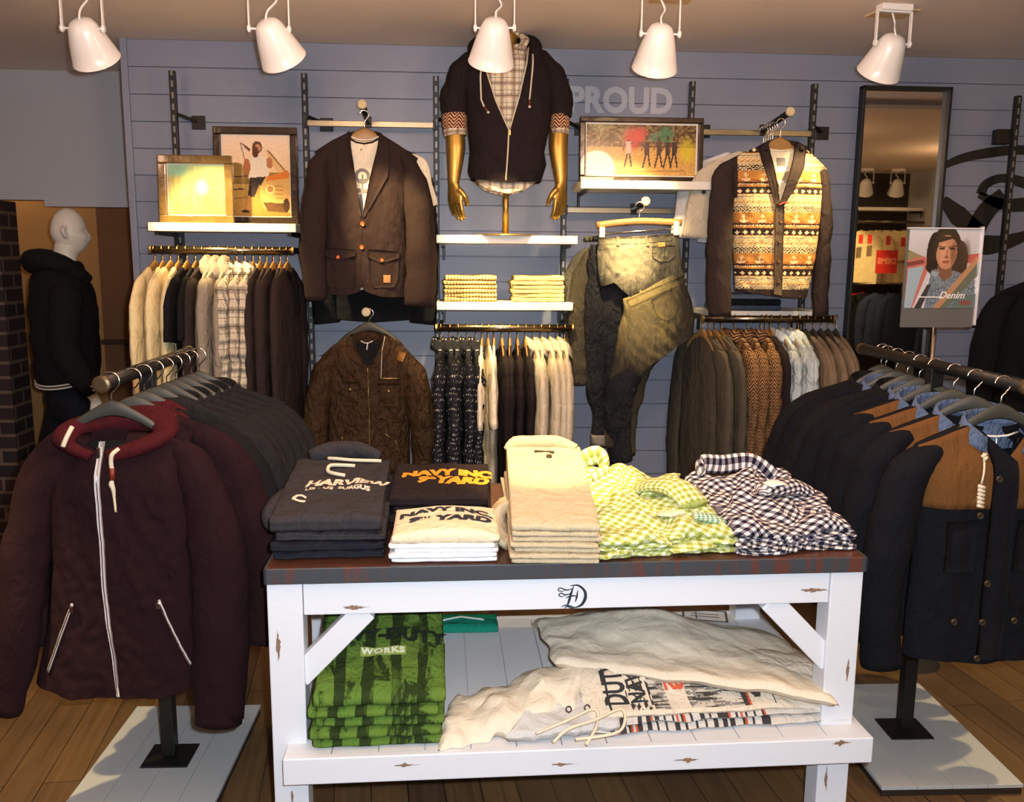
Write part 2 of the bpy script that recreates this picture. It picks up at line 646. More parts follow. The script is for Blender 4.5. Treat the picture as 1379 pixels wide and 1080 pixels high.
def make_top(name, label, cat, body_mat, loc=(0, 0, 0), rotz=0, group=None, sh=.215, L=.66, arm=.60, T=.02, neck=.075, slope=.26,
             vdepth=.07, hood=False, collar=None, collar_mat=None, folds=.006, seed=1.0, spread=.03, slv_r=(.075, .05), flare=0.0,
             yoke=None, yoke_z=-.2, rib=None, closed=True, slv_T=None, nu=30, nv=34, slvz=.006):
    """a shirt, sweater or jacket hanging from its neck point"""
    t = thing(name, label, cat, loc, rotz, group)
    zs = -slope * (sh - neck) - .015
    Lp = [(-L, -sh * .93 - flare), (-L * .55, -sh * .9), (-.2, -sh * .93), (zs, -sh)]
    Rp = [(z, -x) for z, x in Lp]
    un = neck / sh / 2
    top = [(0, zs), (.5 - un, 0)] + ([(.5 - un * .5, -vdepth * .6), (.5, -vdepth), (.5 + un * .5, -vdepth * .6)]) + [(.5 + un, 0), (1, zs)]
    back = [(0, zs), (.5 - un, 0), (.5 - un * .5, -.012), (.5, -.016), (.5 + un * .5, -.012), (.5 + un, 0), (1, zs)]
    hem = [(0, -L + .012), (.5, -L), (1, -L + .012)]
    ts = Torso(Lp, Rp, top, hem, T, back, folds, seed, nu, nv)
    m = MB()
    ts.make(m)
    mats = [body_mat]
    m.build('body', mats, t, smooth=True)
    sT = slv_T or T * 1.15
    for sg in (-1, 1):
        m = MB()
        x0 = sg * (sh - .035)
        ln = arm
        pts = [(sg * (sh - .075), 0, zs + .075 * slope - .036), (sg * (sh - .022), 0, zs - .045), (sg * (sh + .012 + spread * .2), 0, zs - .12), (sg * (sh + .016 + spread * .6), 0, zs - ln * .42), (sg * (sh + .01 + spread), .004, zs - ln * .7), (sg * (sh + spread - .01), 0, zs - ln)]
        rx = [.026, slv_r[0] * .56, slv_r[0] * .76, slv_r[0] * .80, (slv_r[0] + slv_r[1]) / 2 * .82, slv_r[1]]
        ry = [sT * .5, sT * .85, sT * 1.0, sT * 1.05, sT, sT * .85]
        if arm < .35:
            pts = [(sg * (sh - .07), 0, zs + .07 * slope - .036), (sg * (sh - .018), 0, zs - .045), (sg * (sh + .015), 0, zs - .12), (sg * (sh + .035), 0, zs - arm)]
            rx = [.026, slv_r[0] * .56, slv_r[0] * .85, slv_r[0]]
            ry = [sT * .5, sT * .85, sT, sT]
        sleeve(m, pts, rx, ry, nz=slvz)
        s_ = m.build('sleeve', body_mat, t, smooth=True)
    if hood:
        m = MB()
        hz = .028 if T < .03 else .0
        pts = []
        for k in range(13):
            a = -PI * 1.15 + k / 12 * PI * 1.3 + PI * .0
            pts.append((math.sin(a + PI / 2 + PI / 2) * 0 + math.cos(a) * (neck + .028), -.01 - math.sin(a) * .03, -.012 + hz - .045 * (math.cos(k / 12 * 2 * PI) * .5 + .5)))
        r1 = [.02, .03, .036, .04, .042, .044, .046, .044, .042, .04, .036, .03, .02]
        r2 = [.014, .018, .022, .025, .027, .03, .03, .03, .027, .025, .022, .018, .014]
        m.tube(pts, r2, [x * .8 for x in r1], seg=14, sub=3, nz=.008, nf=16, seed=seed, ref=(0, 0, 1))
        m.build('hood', collar_mat or body_mat, t, smooth=True)
    elif collar:
        m = MB()
        h = collar

        def cf(u, v):
            a = -PI * .5 + (u - .5) * 2 * PI * .86
            x = math.cos(a + PI) * 0 + math.sin((u - .5) * 2 * PI * .82) * (neck * .86 + .006 * math.sin(v * PI))
            y = -math.cos((u - .5) * 2 * PI * .82) * -1 * (T + .012)
            # v: stand up then fold outwards
            zz = lerp([(0, -.012), (.4, h * .55), (.55, h * .6), (1, -h * .35)], v) - .05 * (abs(u - .5) * 2) ** 2.2
            k = lerp([(0, 1), (.5, 1.02), (1, 1.28)], v)
            return Vector((x * k, y * k, zz + .003 * noise.noise(Vector((u * 8, v * 3, seed)))))
        m.grid(26, 8, cf)
        m.build('collar', collar_mat or body_mat, t, smooth=True, solid=.004)
    if yoke is not None:
        m = MB()
        zt = lambda u: lerp(top, u)
        for side in (-1, 1):
            def yf(u, v):
                uu = .02 + .96 * u
                tp = ts.top if side < 0 else ts.back
                z1 = lerp(tp, uu) - .002
                z = yoke_z + (z1 - yoke_z) * v
                v2 = (z - lerp(ts.hem, uu)) / (lerp(tp, uu) - lerp(ts.hem, uu))
                return ts.pt(uu, v2, side, .003)
            m.grid(24, 10, yf, flip=side > 0)
        m.build('yoke', yoke, t, smooth=True, solid=.003)
    if rib:
        m = MB()
        for side in (-1, 1):
            m.grid(nu, 3, lambda u, v: ts.pt(u, v * .085, side, .003), flip=side > 0)
        m.build('hem_band', rib, t, smooth=True)
    return t, ts


# ================================================================= folded things
def folded(name, mat, w, d, h0, h1, loc, rz=0.0, parent=None, plies=2, seed=1.0, rnd=.016, drape=.004, nx=26, ny=26, sag=.0, tag_=None, arch=0.0, build=True, topz=None, bulge=0.0, skew=0.0, group=None, uvrot=0.0, side_groove=.0045, wob=0.0):
    """a folded garment: rounded slab w x d, front thickness h0, back h1; bottom plane z=0 at front, origin at front-left-bottom centre.
    topz(u, v): extra height; returns (object, fn top(u,v) -> local point)"""
    m = MB()

    def H(v): return h0 + (h1 - h0) * v

    def top(u, v, o=0.0):
        e = (1 - abs(2 * u - 1) ** 6) * (1 - abs(2 * v - 1) ** 8)
        z = H(v) + arch * math.sin(PI * u) * (1 - .4 * v)
        z += drape * (noise.noise(Vector((u * w * 16, v * d * 16, seed))) + .5 * noise.noise(Vector((u * w * 40, v * d * 30, seed + 3))))
        if topz: z += topz(u, v)
        return Vector(((u - .5) * w + skew * v, v * d, z + o))

    def wrap(u, v):
        # u round the loop: bottom, back.. done as rows of a tube round X
        pass
    # cross-section loop in the (y, z) plane, for each x
    NL = 2 * ny + 16

    def sect(k, x01):
        # k in 0..NL-1 : front side going up (8), top to the back (ny), back side down (8), bottom to the front (ny)
        xe = min(x01, 1 - x01) * w
        ins = max(0, rnd - xe)
        ins = rnd - math.sqrt(max(0, rnd * rnd - ins * ins)) if ins > 0 else 0
        jit = .004 * noise.noise(Vector((x01 * w * 22, seed * 3, 1.7)))
        if k < 8:
            q = (k + .5) / 8
            hh = lambda: H(0)
            z = q * (top(x01, 0).z - 0)
            g = side_groove * abs(math.cos(PI * plies * q)) if plies > 1 else 0
            y = rnd * (abs(2 * q - 1) ** 2.6) + g - bulge * math.sin(PI * q) + ins * .7 + jit
            return y, z * 1.0
        k -= 8
        if k < ny:
            v = (k + .5) / ny
            z = top(x01, v).z
            return v * (d - 2 * rnd) + rnd, z - ins * .8
        k -= ny
        if k < 8:
            q = 1 - (k + .5) / 8
            return d - rnd * (abs(2 * q - 1) ** 2.6), q * top(x01, 1).z
        k -= 8
        v = 1 - (k + .5) / ny
        return v * (d - 2 * rnd) + rnd, 0.0

    def prof(i):
        return [(i / nx)]
    rings = []
    xs = [0, .006, .02, .045] + [.08 + .84 * k / (nx - 8) for k in range(nx - 7)] + [.955, .98, .994, 1]
    for ix, x01 in enumerate(xs):
        ring = []
        for k in range(NL):
            y, z = sect(k, x01)
            # side plies show as grooves too
            gx = 0
            zz = z / max(1e-4, H(0))
            if ix in (0, len(xs) - 1):
                gx = (side_groove * .8 * abs(math.cos(PI * plies * min(1, zz))) if plies > 1 else 0) * (1 if ix == 0 else -1)
                # pull the end cap ring inwards so the ends are rounded
                cy, cz = d / 2, H(y / d) / 2
                y = cy + (y - cy) * .985
                z = cz + (z - cz) * .9
            x = (x01 - .5) * w + skew * (y / d) + gx
            ring.append(m.vert((x, y, z), (x * math.cos(uvrot) - (y + z) * math.sin(uvrot), x * math.sin(uvrot) + (y + z) * math.cos(uvrot))))
        rings.append(ring)
    for i in range(len(rings) - 1):
        for k in range(NL):
            k2 = (k + 1) % NL
            m.face((rings[i][k], rings[i + 1][k], rings[i + 1][k2], rings[i][k2]))
    # end caps as strips across the section
    for ring, fl in ((rings[0], True), (rings[-1], False)):
        a = ring[:8 + ny]          # front + top
        bt = ring[8 + ny:]         # back + bottom, reversed
        b = bt[::-1]
        n = min(len(a), len(b))
        for k in range(n - 1):
            q = (a[k], a[k + 1], b[k + 1], b[k])
            m.face(q if fl else q[::-1])
    if wob:
        m.v = [(x + wob * noise.noise(Vector((x * 7, y * 7, seed))) + wob * .6 * noise.noise(Vector((x * 19, y * 17, seed + 2))), y + wob * noise.noise(Vector((x * 7 + 9, y * 7, seed))) + wob * .5 * noise.noise(Vector((x * 18, y * 19 + 4, seed))), z) for x, y, z in m.v]
    if not build:
        return m, top
    o = m.build(name, mat, parent, smooth=True, loc=loc)
    o.rotation_euler = (0, 0, rz)
    return o, top
# ================================================================= palette
WOODH = plain('hanger wood', (150, 112, 62), .45, var=.15, scale=30)
DARKH = plain('dark hanger', (58, 54, 46), .5)
GREYH = plain('grey hanger', (62, 62, 57), .5, var=.1)
CHROME = plain('bright steel', (205, 205, 205), .22, 1.0)
STEEL = plain('blackened steel', (44, 43, 42), .42, .7, var=.3, bump=.1, scale=60)
BARM = plain('brushed flat bar', (150, 140, 118), .35, .9, var=.15)
RAILM = plain('rail tube', (120, 112, 96), .28, 1.0)
BLACKM = plain('matt black metal', (24, 24, 25), .5, .2)
WHITEP = plain('white lacquer', (226, 224, 220), .3, coat=.2)
SHELFM = plain('white shelf board', (222, 216, 204), .4)
GOLD = plain('dull gold paint', (176, 142, 72), .36, .85)
MANNW = plain('mannequin white', (214, 206, 192), .5)
CORD = plain('cotton cord', (214, 200, 176), .8)
TANLEATHER = plain('tan leather', (164, 108, 52), .6)
COPPER = plain('copper button', (190, 96, 44), .35, .7)
ZIPW = plain('white zip tape', (196, 188, 190), .5)
ZIPM = plain('brass zip', (176, 148, 92), .35, .9)
LABELW = plain('white label', (225, 225, 222), .7)

C_BLAZ = cloth('blazer wool', (44, 32, 30), wrinkle=.2)
C_TEE = cloth('cream jersey', (226, 214, 190), wrinkle=.5)
C_BLACK = cloth('black cloth', (20, 20, 22))
C_NAVY = cloth('dark navy cotton', (15, 16, 22), wrinkle=.3)
C_BROWNJ = cloth('brown waxed cotton', (58, 40, 24), rough=.55, wrinkle=.6, wscale=24)
C_MAROON = cloth('maroon jersey', (33, 14, 18), wrinkle=.25)
C_MAROONIN = cloth('maroon hood lining', (64, 16, 22))
C_CHAR = cloth('charcoal jersey', (30, 30, 31))
C_CREAM = cloth('cream knit', (224, 206, 158), wrinkle=.4)
C_OAT = cloth('oatmeal knit', (190, 178, 156), wrinkle=.45)
C_GREY = cloth('grey marl', (140, 130, 116), var=.3, wrinkle=.45)
C_DKBROWN = cloth('dark brown knit', (48, 38, 36))
C_MIDBROWN = cloth('mid brown cotton', (74, 62, 52))
C_TAUPE = cloth('taupe wool', (112, 96, 78), var=.25)
C_STONE = cloth('dark stone wool', (72, 66, 56), var=.2)
C_DENIML = cloth('pale denim', (176, 186, 190), wrinkle=.6, wscale=22)
C_CHAMB = cloth('blue chambray', (84, 100, 130), wrinkle=.5, wscale=30)
C_TAN = cloth('tan canvas', (100, 66, 34), wrinkle=.3)
C_KHAKI = cloth('khaki twill', (190, 175, 146), wrinkle=.35)
C_SWEAT = cloth('dark grey sweat', (50, 48, 52), var=.2, wrinkle=.35)
C_SWEATN = cloth('navy sweat', (30, 31, 40))
C_WHITE = cloth('white jersey', (232, 232, 236), wrinkle=.2, var=.04)
C_ECRU = cloth('ecru marl', (222, 210, 190), var=.12, wrinkle=.16)
C_ECRU2 = cloth('pale grey marl', (196, 194, 192), var=.12, wrinkle=.2)
C_DUSTBLK = cloth('washed black jersey', (34, 26, 28))
P_PLAID = plaid('plaid flannel', (222, 210, 186), (138, 104, 84), (42, 32, 32), .052, wrinkle=.5)
P_PLAID2 = plaid('brown plaid', (216, 204, 178), (84, 76, 82), (40, 36, 42), .062, wrinkle=.8)
P_DOT = dotted('navy dot', (30, 31, 38), (190, 190, 184), .021, wrinkle=.6)
P_TWEED = tweed('brown tweed', (146, 108, 70), (42, 34, 32), .015, wrinkle=.7)
P_GREENG = gingham('green gingham', (226, 230, 204), (188, 196, 122), (152, 162, 76), .022, wrinkle=.4, wscale=22)
P_NAVYG = gingham('navy gingham', (236, 228, 224), (120, 114, 124), (26, 26, 44), .0215, wrinkle=.4, wscale=22)
P_CHECKT = gingham('cream check', (232, 218, 170), (196, 164, 104), (120, 90, 50), .014, wrinkle=.3)
P_RIBT = gingham('cream rib', (230, 216, 160), (208, 190, 130), (170, 146, 90), .008, wrinkle=.3)
C_CUFFW = tweed('flecked cuff', (206, 156, 120), (40, 22, 24), .015, wrinkle=.2)
PAINT = painted()
PAINTC = painted('knit pattern', cloth_=True)
PAINTG = painted('glossy photograph', rough=.25, coat=.6)
# ================================================================= the room
XL, XR, YB, YW, ZC = -3.2, 5.3, -1.6, 4.4, 2.65
WX0 = -1.535


def floor_mat():
    t = NT('worn oak planks')
    co = t.coord('Object')
    mp = t.n('ShaderNodeMapping')
    mp.inputs['Rotation'].default_value = (0, 0, math.radians(90 - 6))
    t.l(co, mp.inputs['Vector'])
    br = t.n('ShaderNodeTexBrick')
    br.offset = .37
    br.inputs['Scale'].default_value = 1
    br.inputs['Brick Width'].default_value = 1.4
    br.inputs['Row Height'].default_value = .115
    br.inputs['Mortar Size'].default_value = .0022
    br.inputs['Mortar Smooth'].default_value = .1
    br.inputs['Color1'].default_value = srgb(112, 84, 54)
    br.inputs['Color2'].default_value = srgb(80, 60, 42)
    br.inputs['Mortar'].default_value = srgb(24, 16, 12)
    t.l(mp.outputs[0], br.inputs['Vector'])
    st = t.n('ShaderNodeMapping')
    st.inputs['Scale'].default_value = (2.2, 42, 1)
    t.l(mp.outputs[0], st.inputs['Vector'])
    g = t.noise(1, 5, st.outputs[0], .6, .6)
    big = t.noise(2.2, 3, co)
    c = t.mix(t.ramp(g, [(.35, (0, 0, 0)), (.7, (1, 1, 1))]), br.outputs['Color'], t.mix(.55, br.outputs['Color'], srgb(40, 28, 20)))
    c = t.mix(t.ramp(big, [(.35, (0, 0, 0)), (.7, (1, 1, 1))]), c, t.mix(.35, c, srgb(120, 92, 58)))
    t.base(c)
    t.set(Roughness=.5)
    h = t.math('SUBTRACT', t.math('MULTIPLY', g, .3), br.outputs['Fac'])
    t.l(t.bump(h, .35, .004), t.b.inputs['Normal'])
    return t.m


def siding_mat(name, rgb):
    t = NT(name)
    n1 = t.noise(3.0, 4, t.coord('Object', (1, 1, 5)))
    n2 = t.noise(60, 3, t.coord('Object', (1, 1, 8)))
    c = srgb(*rgb)
    a = tuple(x * .9 for x in c[:3]) + (1,)
    b = tuple(x * 1.1 for x in c[:3]) + (1,)
    t.base(t.mix(t.math('MULTIPLY', t.math('ADD', n1, n2), .5), a, b))
    t.set(Roughness=.42)
    t.l(t.bump(n2, .12, .003), t.b.inputs['Normal'])
    return t.m


def ceil_mat():
    t = NT('ceiling plaster')
    t.base(t.mix(t.noise(1.2, 3, t.coord()), srgb(222, 204, 190), srgb(234, 218, 204)))
    t.set(Roughness=.75)
    t.l(t.bump(t.noise(90, 3, t.coord()), .1, .003), t.b.inputs['Normal'])
    return t.m


def brick_mat():
    t = NT('dark brick')
    co = t.coord('Object')
    sp = t.n('ShaderNodeSeparateXYZ')
    t.l(co, sp.inputs[0])
    cb = t.n('ShaderNodeCombineXYZ')
    t.l(t.math('ADD', sp.outputs[0], sp.outputs[1]), cb.inputs[0])
    t.l(sp.outputs[2], cb.inputs[1])
    br = t.n('ShaderNodeTexBrick')
    br.inputs['Scale'].default_value = 1
    br.inputs['Brick Width'].default_value = .215
    br.inputs['Row Height'].default_value = .082
    br.inputs['Mortar Size'].default_value = .009
    br.inputs['Color1'].default_value = srgb(58, 34, 34)
    br.inputs['Color2'].default_value = srgb(34, 24, 28)
    br.inputs['Mortar'].default_value = srgb(112, 92, 78)
    t.l(cb.outputs[0], br.inputs['Vector'])
    t.base(t.mix(t.math('MULTIPLY', t.noise(30, 4, co), .5), br.outputs['Color'], srgb(22, 16, 18)))
    t.set(Roughness=.8)
    t.l(t.bump(t.math('SUBTRACT', t.math('MULTIPLY', t.noise(50, 3, co), .4), br.outputs['Fac']), .7, .008), t.b.inputs['Normal'])
    return t.m


WALLP = siding_mat('blue grey painted siding', (128, 134, 152))
CEIL = ceil_mat()
TANW = plain('tan plaster', (168, 124, 72), .8, var=.06, scale=5)
BROWNW = plain('brown wall', (112, 72, 40), .7, var=.1)
SOFF = plain('white plaster', (176, 175, 180), .75, var=.03)
BRICK = brick_mat()

m = MB(); m.box(((XL + XR) / 2, (YB + 6.0) / 2, -.05), (XR - XL, 6.0 - YB, .1))
struct('floor', m, floor_mat())
m = MB(); m.box(((XL + XR) / 2, (YB + 6.0) / 2, ZC + .05), (XR - XL, 6.0 - YB, .1))
struct('ceiling', m, CEIL)
# back wall: horizontal boards with a small shadow gap
m = MB()
bh = .1225
m.box(((WX0 + XR) / 2, YW + .06, ZC / 2), (XR - WX0, .1, ZC))
k = 0
z = ZC
while z > .0:
    h = min(bh, z)
    m.box(((WX0 + .02 + XR) / 2, YW + .005, z - h / 2), (XR - WX0 - .02, .018, h - .003))
    z -= bh
struct('wall_back', m, WALLP, bevel=.002)
m = MB(); m.box((WX0 + .008, YW - .004, ZC / 2), (.03, .03, ZC)); struct('trim_1', m, WALLP, bevel=.002)
m = MB(); m.box((WX0 + .05, (YW + .12 + 6.0) / 2, ZC / 2), (.1, 6.0 - YW - .12, ZC)); struct('wall_return', m, BROWNW)
m = MB(); m.box(((XL + WX0) / 2, 5.235, (1.96 + ZC) / 2), (WX0 - XL, .1, ZC - 1.96)); struct('wall_soffit', m, SOFF)
m = MB(); m.box(((XL + WX0) / 2, 5.95, ZC / 2), (WX0 - XL, .1, ZC)); struct('wall_alcove', m, TANW)
m = MB(); m.box((-1.93, 5.17, 1.945), (.66, .08, .045)); struct('trim_2', m, SOFF)
m = MB(); m.box((XL - .05, (YB + 6.0) / 2, ZC / 2), (.1, 6.0 - YB, ZC)); struct('wall_left', m, SOFF)
m = MB(); m.box((XR + .05, (YB + 6.0) / 2, ZC / 2), (.1, 6.0 - YB, ZC)); struct('wall_right', m, SOFF)
m = MB(); m.box(((XL + XR) / 2, YB - .05, ZC / 2), (XR - XL, .1, ZC)); struct('wall_front', m, plain('dark shop wall', (40, 33, 30), .7))
m = MB(); m.box(((XL - 2.47) / 2, 5.14, .975), (-2.47 - XL, .22, 1.95)); struct('wall_brick', m, BRICK)
# fitting room door in the alcove
m = MB(); m.box((-1.925, 5.84, 1.0), (.66, .05, 2.0)); d = struct('door_1', m, BROWNW, bevel=.004)
m = MB(); m.box((-1.925, 5.79, 1.11), (.66, .05, .03)); m.build('door_rail', plain('dark rail wood', (50, 34, 24), .5), d, bevel=.004)
m = MB(); m.box((3.1, 3.02, ZC - .012), (3.4, .14, .024)); struct('trim_3', m, SOFF)


# ---------------------------------------------------------------- marks on the back wall
def wall_text(s, px, py, hpx, wpx, name, mat, Y=YW - .0062):
    vs, fs = text_geo(s, 1.0, bold=.042, space=1.02)
    xs = [v[0] for v in vs]; ys = [v[1] for v in vs]
    P = atY(px, py, Y)
    hm = (atY(px, py - hpx, Y) - P).z
    wm = (atY(px + wpx, py, Y) - P).x
    sx = wm / (max(xs) - min(xs)); sy = hm / (max(ys) - min(ys))
    mb = MB()
    for x, y in vs:
        mb.vert((P.x + (x - min(xs)) * sx, Y, P.z + (y - min(ys)) * sy))
    for f in fs: mb.face(f)
    o = mb.build(name, mat)
    return o


LETTER = plain('pale wall lettering', (172, 176, 188), .5)
tag(wall_text('PROUD', 766, 152, 37, 139, 'wall_lettering', LETTER), 'pale grey painted word PROUD on the blue siding above the wide framed photograph', 'lettering')
tag(wall_text('ns', 1283, 446, 42, 66, 'wall_lettering', plain('faint wall lettering', (140, 145, 158), .5)), 'faint pale letters on the blue wall low down right of the standing poster', 'lettering')


def stroke_px(mb, pts, wd, Y=YW - .007):
    """painted brush stroke on the wall; pts in photo pixels, wd widths in pixels"""
    P = [atY(x, y, Y) for x, y in pts]
    sc = (atY(1301, 250, Y) - atY(1300, 250, Y)).x
    Q, W = [], []
    n = len(P)
    for i in range(n - 1):
        p0, p1, p2, p3 = P[max(i - 1, 0)], P[i], P[i + 1], P[min(i + 2, n - 1)]
        for k in range(6):
            t = k / 6
            Q.append(.5 * ((2 * p1) + (p2 - p0) * t + (2 * p0 - 5 * p1 + 4 * p2 - p3) * t * t + (3 * p1 - p0 - 3 * p2 + p3) * t ** 3))
            W.append((wd[i] + (wd[i + 1] - wd[i]) * t) * sc)
    Q.append(P[-1]); W.append(wd[-1] * sc)
    a = []
    for i, q in enumerate(Q):
        d = Q[min(i + 1, len(Q) - 1)] - Q[max(i - 1, 0)]
        nn = Vector((-d.z, 0, d.x)).normalized() * (W[i] / 2)
        a.append((mb.vert((q.x + nn.x, Y, q.z + nn.z)), mb.vert((q.x - nn.x, Y, q.z - nn.z))))
    for (p, q), (r, s_) in zip(a, a[1:]):
        mb.face((p, r, s_, q))


m = MB()
stroke_px(m, [(1255, 232), (1290, 215), (1330, 206), (1379, 202), (1430, 210)], [6, 11, 13, 12, 10])
stroke_px(m, [(1321, 262), (1328, 248), (1350, 240), (1379, 246), (1420, 262)], [14, 12, 11, 14, 16])
stroke_px(m, [(1318, 262), (1345, 274), (1372, 276), (1420, 268)], [8, 14, 18, 14])
stroke_px(m, [(1352, 262), (1328, 285), (1312, 315), (1302, 350)], [20, 26, 26, 18])
stroke_px(m, [(1270, 268), (1290, 290), (1318, 312)], [10, 26, 20])
stroke_px(m, [(1290, 318), (1330, 330), (1379, 318), (1430, 290)], [18, 26, 14, 8])
stroke_px(m, [(1300, 436), (1330, 434), (1379, 420), (1440, 395)], [12, 12, 10, 8])
tag(m.build('wall_scroll_graphic', BLACKM), 'large black painted scroll strokes on the blue wall right of the mirror', 'wall graphic')
# ================================================================= wall fixtures
def slot_mat():
    t = NT('slotted steel')
    sp = t.n('ShaderNodeSeparateXYZ')
    t.l(t.coord('Object'), sp.inputs[0])
    fz = t.math('GREATER_THAN', t.math('FRACT', t.math('MULTIPLY', sp.outputs[2], 20)), .45)
    fx = t.math('LESS_THAN', t.math('ABSOLUTE', sp.outputs[0]), .0045)
    f = t.math('MULTIPLY', fz, fx)
    t.base(t.mix(f, srgb(40, 40, 42), srgb(128, 126, 122)))
    t.set(Roughness=.45, Metallic=.5)
    return t.m


SLOT = slot_mat()
UPX = [(-1.288, 'at the left end of the wall, above the framed photographs'), (-.694, 'left of the dark blazer'),
       (-.09, 'between the blazer and the bust form'), (.518, 'right of the bust form, beside the word PROUD'), (1.12, 'right of the wide framed photograph'),
       (1.712, 'between the patterned cardigan and the mirror'), (2.725, 'at the far right of the wall, past the mirror')]
for i, (x, lab) in enumerate(UPX):
    t = thing('slotted_upright', 'black slotted steel upright ' + lab, 'shelf upright', (x, 4.31, 0), 0, 'slotted uprights along the back wall')
    zt = 2.495 if i < 6 else 2.46
    mb = MB(); mb.box((0, 0, zt / 2), (.026, .03, zt)); mb.build('post', SLOT, t, bevel=.002)
    mb = MB()
    if i == 6:
        mb.box((-.045, .03, 2.27), (.07, .05, .07))
    else:
        mb.bar((.0, .01, 2.31), (.075, .075, 2.285), .016, .016)
        mb.box((.085, .079, 2.28), (.062, .012, .062))
    mb.build('wall_bracket', STEEL, t, bevel=.002)


def crossbar(x0, x1, z, lab):
    t = thing('cross_rail', lab, 'crossbar', ((x0 + x1) / 2, 4.285, z), 0, 'flat crossbars between the uprights')
    mb = MB(); mb.box((0, 0, 0), (x1 - x0 - .002, .012, .026)); mb.build('bar', BARM, t, bevel=.002)
    for sx, xx in ((1, x0), (-1, x1)):
        mb = MB(); mb.box((xx - (x0 + x1) / 2 + sx * .008, -.012, 0), (.012, .022, .045)); mb.build('end_hook', STEEL, t, bevel=.002)


crossbar(-.694, -.09, 2.272, 'flat metal crossbar above the dark blazer')
crossbar(-.694, -.09, 1.405, 'flat metal crossbar above the brown field jacket')
crossbar(.518, 1.12, 1.893, 'flat metal crossbar above the clipped jeans')
crossbar(1.12, 1.712, 2.262, 'flat metal crossbar above the patterned cardigan')


def arm(x, z, l, lab, up=.04):
    t = thing('faceout_arm', lab, 'hanging arm', (x, 4.278, z), 0, 'short hanging arms on the crossbars')
    mb = MB(); mb.tube([(0, 0, 0), (0, -l, up)], .014, seg=14); mb.build('tube', STEEL, t, smooth=True)
    mb = MB(); mb.lathe([(.017, 0), (.02, .003), (.02, .012), (.016, .015)], (0, -l, up), (0, -1, .13)); mb.build('end_cap', plain('pale end disc', (196, 178, 140), .4), t, smooth=False)
    mb = MB(); mb.box((0, .0, 0), (.03, .014, .05)); mb.build('saddle', STEEL, t, bevel=.002)
    return t


arm(-.402, 2.28, .26, 'steel hanging arm holding the dark blazer', .035)
arm(-.402, 1.40, .26, 'steel hanging arm holding the brown field jacket', .02)
arm(.85, 1.90, .26, 'steel hanging arm holding the clipped jeans', .02)
arm(1.46, 2.275, .34, 'steel hanging arm with many spare hangers above the patterned cardigan', .03)


def shelf(x0, x1, z, lab, yf=4.0, th=.036, br=True):
    xc = (x0 + x1) / 2
    t = thing('wall_shelf', lab, 'shelf', (xc, yf, z), 0, 'white shelves on the slotted uprights')
    mb = MB(); mb.box((0, .14, -th / 2), (x1 - x0, .28, th)); mb.build('board', SHELFM, t, bevel=.003)
    for s in (-1, 1):
        mb = MB(); xx = s * ((x1 - x0) / 2 - .03)
        mb.bar((xx, .02, -th - .006), (xx, .295, -th - .012), .012, .018, up=(0, 0, 1))
        mb.bar((xx, .29, -th), (xx, .29, -th - .075), .012, .02)
        mb.build('bracket', STEEL, t, bevel=.001)
    return t


shelf(-1.335, -.70, 1.806, 'long white shelf under the two leaning photographs at the left')
shelf(-.086, .545, 1.765, 'white shelf carrying the gold armed bust form')
shelf(-.086, .53, 1.468, 'white shelf carrying two short stacks of folded tops')
shelf(.555, 1.15, 2.010, 'white shelf under the wide framed photograph')
shelf(1.17, 1.70, 1.432, 'shelf behind the patterned cardigan hem with folded jeans', yf=4.03)


def rail(x0, x1, z, lab, y=4.0, r=.0155):
    t = thing('hanging_rail', lab, 'clothes rail', (x0, y, z), 0, 'wall clothes rails')
    mb = MB(); mb.tube([(0, 0, 0), (x1 - x0, 0, 0)], r, seg=16, ref=(0, 0, 1)); mb.build('tube', RAILM, t, smooth=True)
    for xx in (0.0, x1 - x0):
        mb = MB(); mb.lathe([(r * .3, -.006), (r * 1.25, -.004), (r * 1.25, .004), (r * .3, .006)], (xx, 0, 0), (1, 0, 0)); mb.build('end_cap', ZIPM, t)
        ax = 0.02 if xx == 0 else xx - .02
        mb = MB(); mb.bar((ax, .01, .0), (ax, .30, .0), .014, .026, up=(0, 0, 1)); mb.build('support_arm', BLACKM, t, bevel=.002)
    return t


rail(-1.325, -.715, 1.69, 'brassy clothes rail below the leaning photographs at the left')
rail(-.088, .53, 1.353, 'brassy clothes rail below the folded tops, holding dotted shirts')
rail(1.13, 1.745, 1.398, 'brassy clothes rail below the patterned cardigan')

# ---------------------------------------------------------------- ceiling spotlights
LAMPS = []
LENS = NT('warm lamp face')
LENS.set(Roughness=.3)
LENS.b.inputs['Emission Color'].default_value = (1, .72, .36, 1)
LENS.b.inputs['Emission Strength'].default_value = 6
LENS = LENS.m
INNERW = plain('lamp reflector', (220, 210, 190), .2, .6)
PLATE = plain('beige ceiling plate', (206, 172, 124), .55)


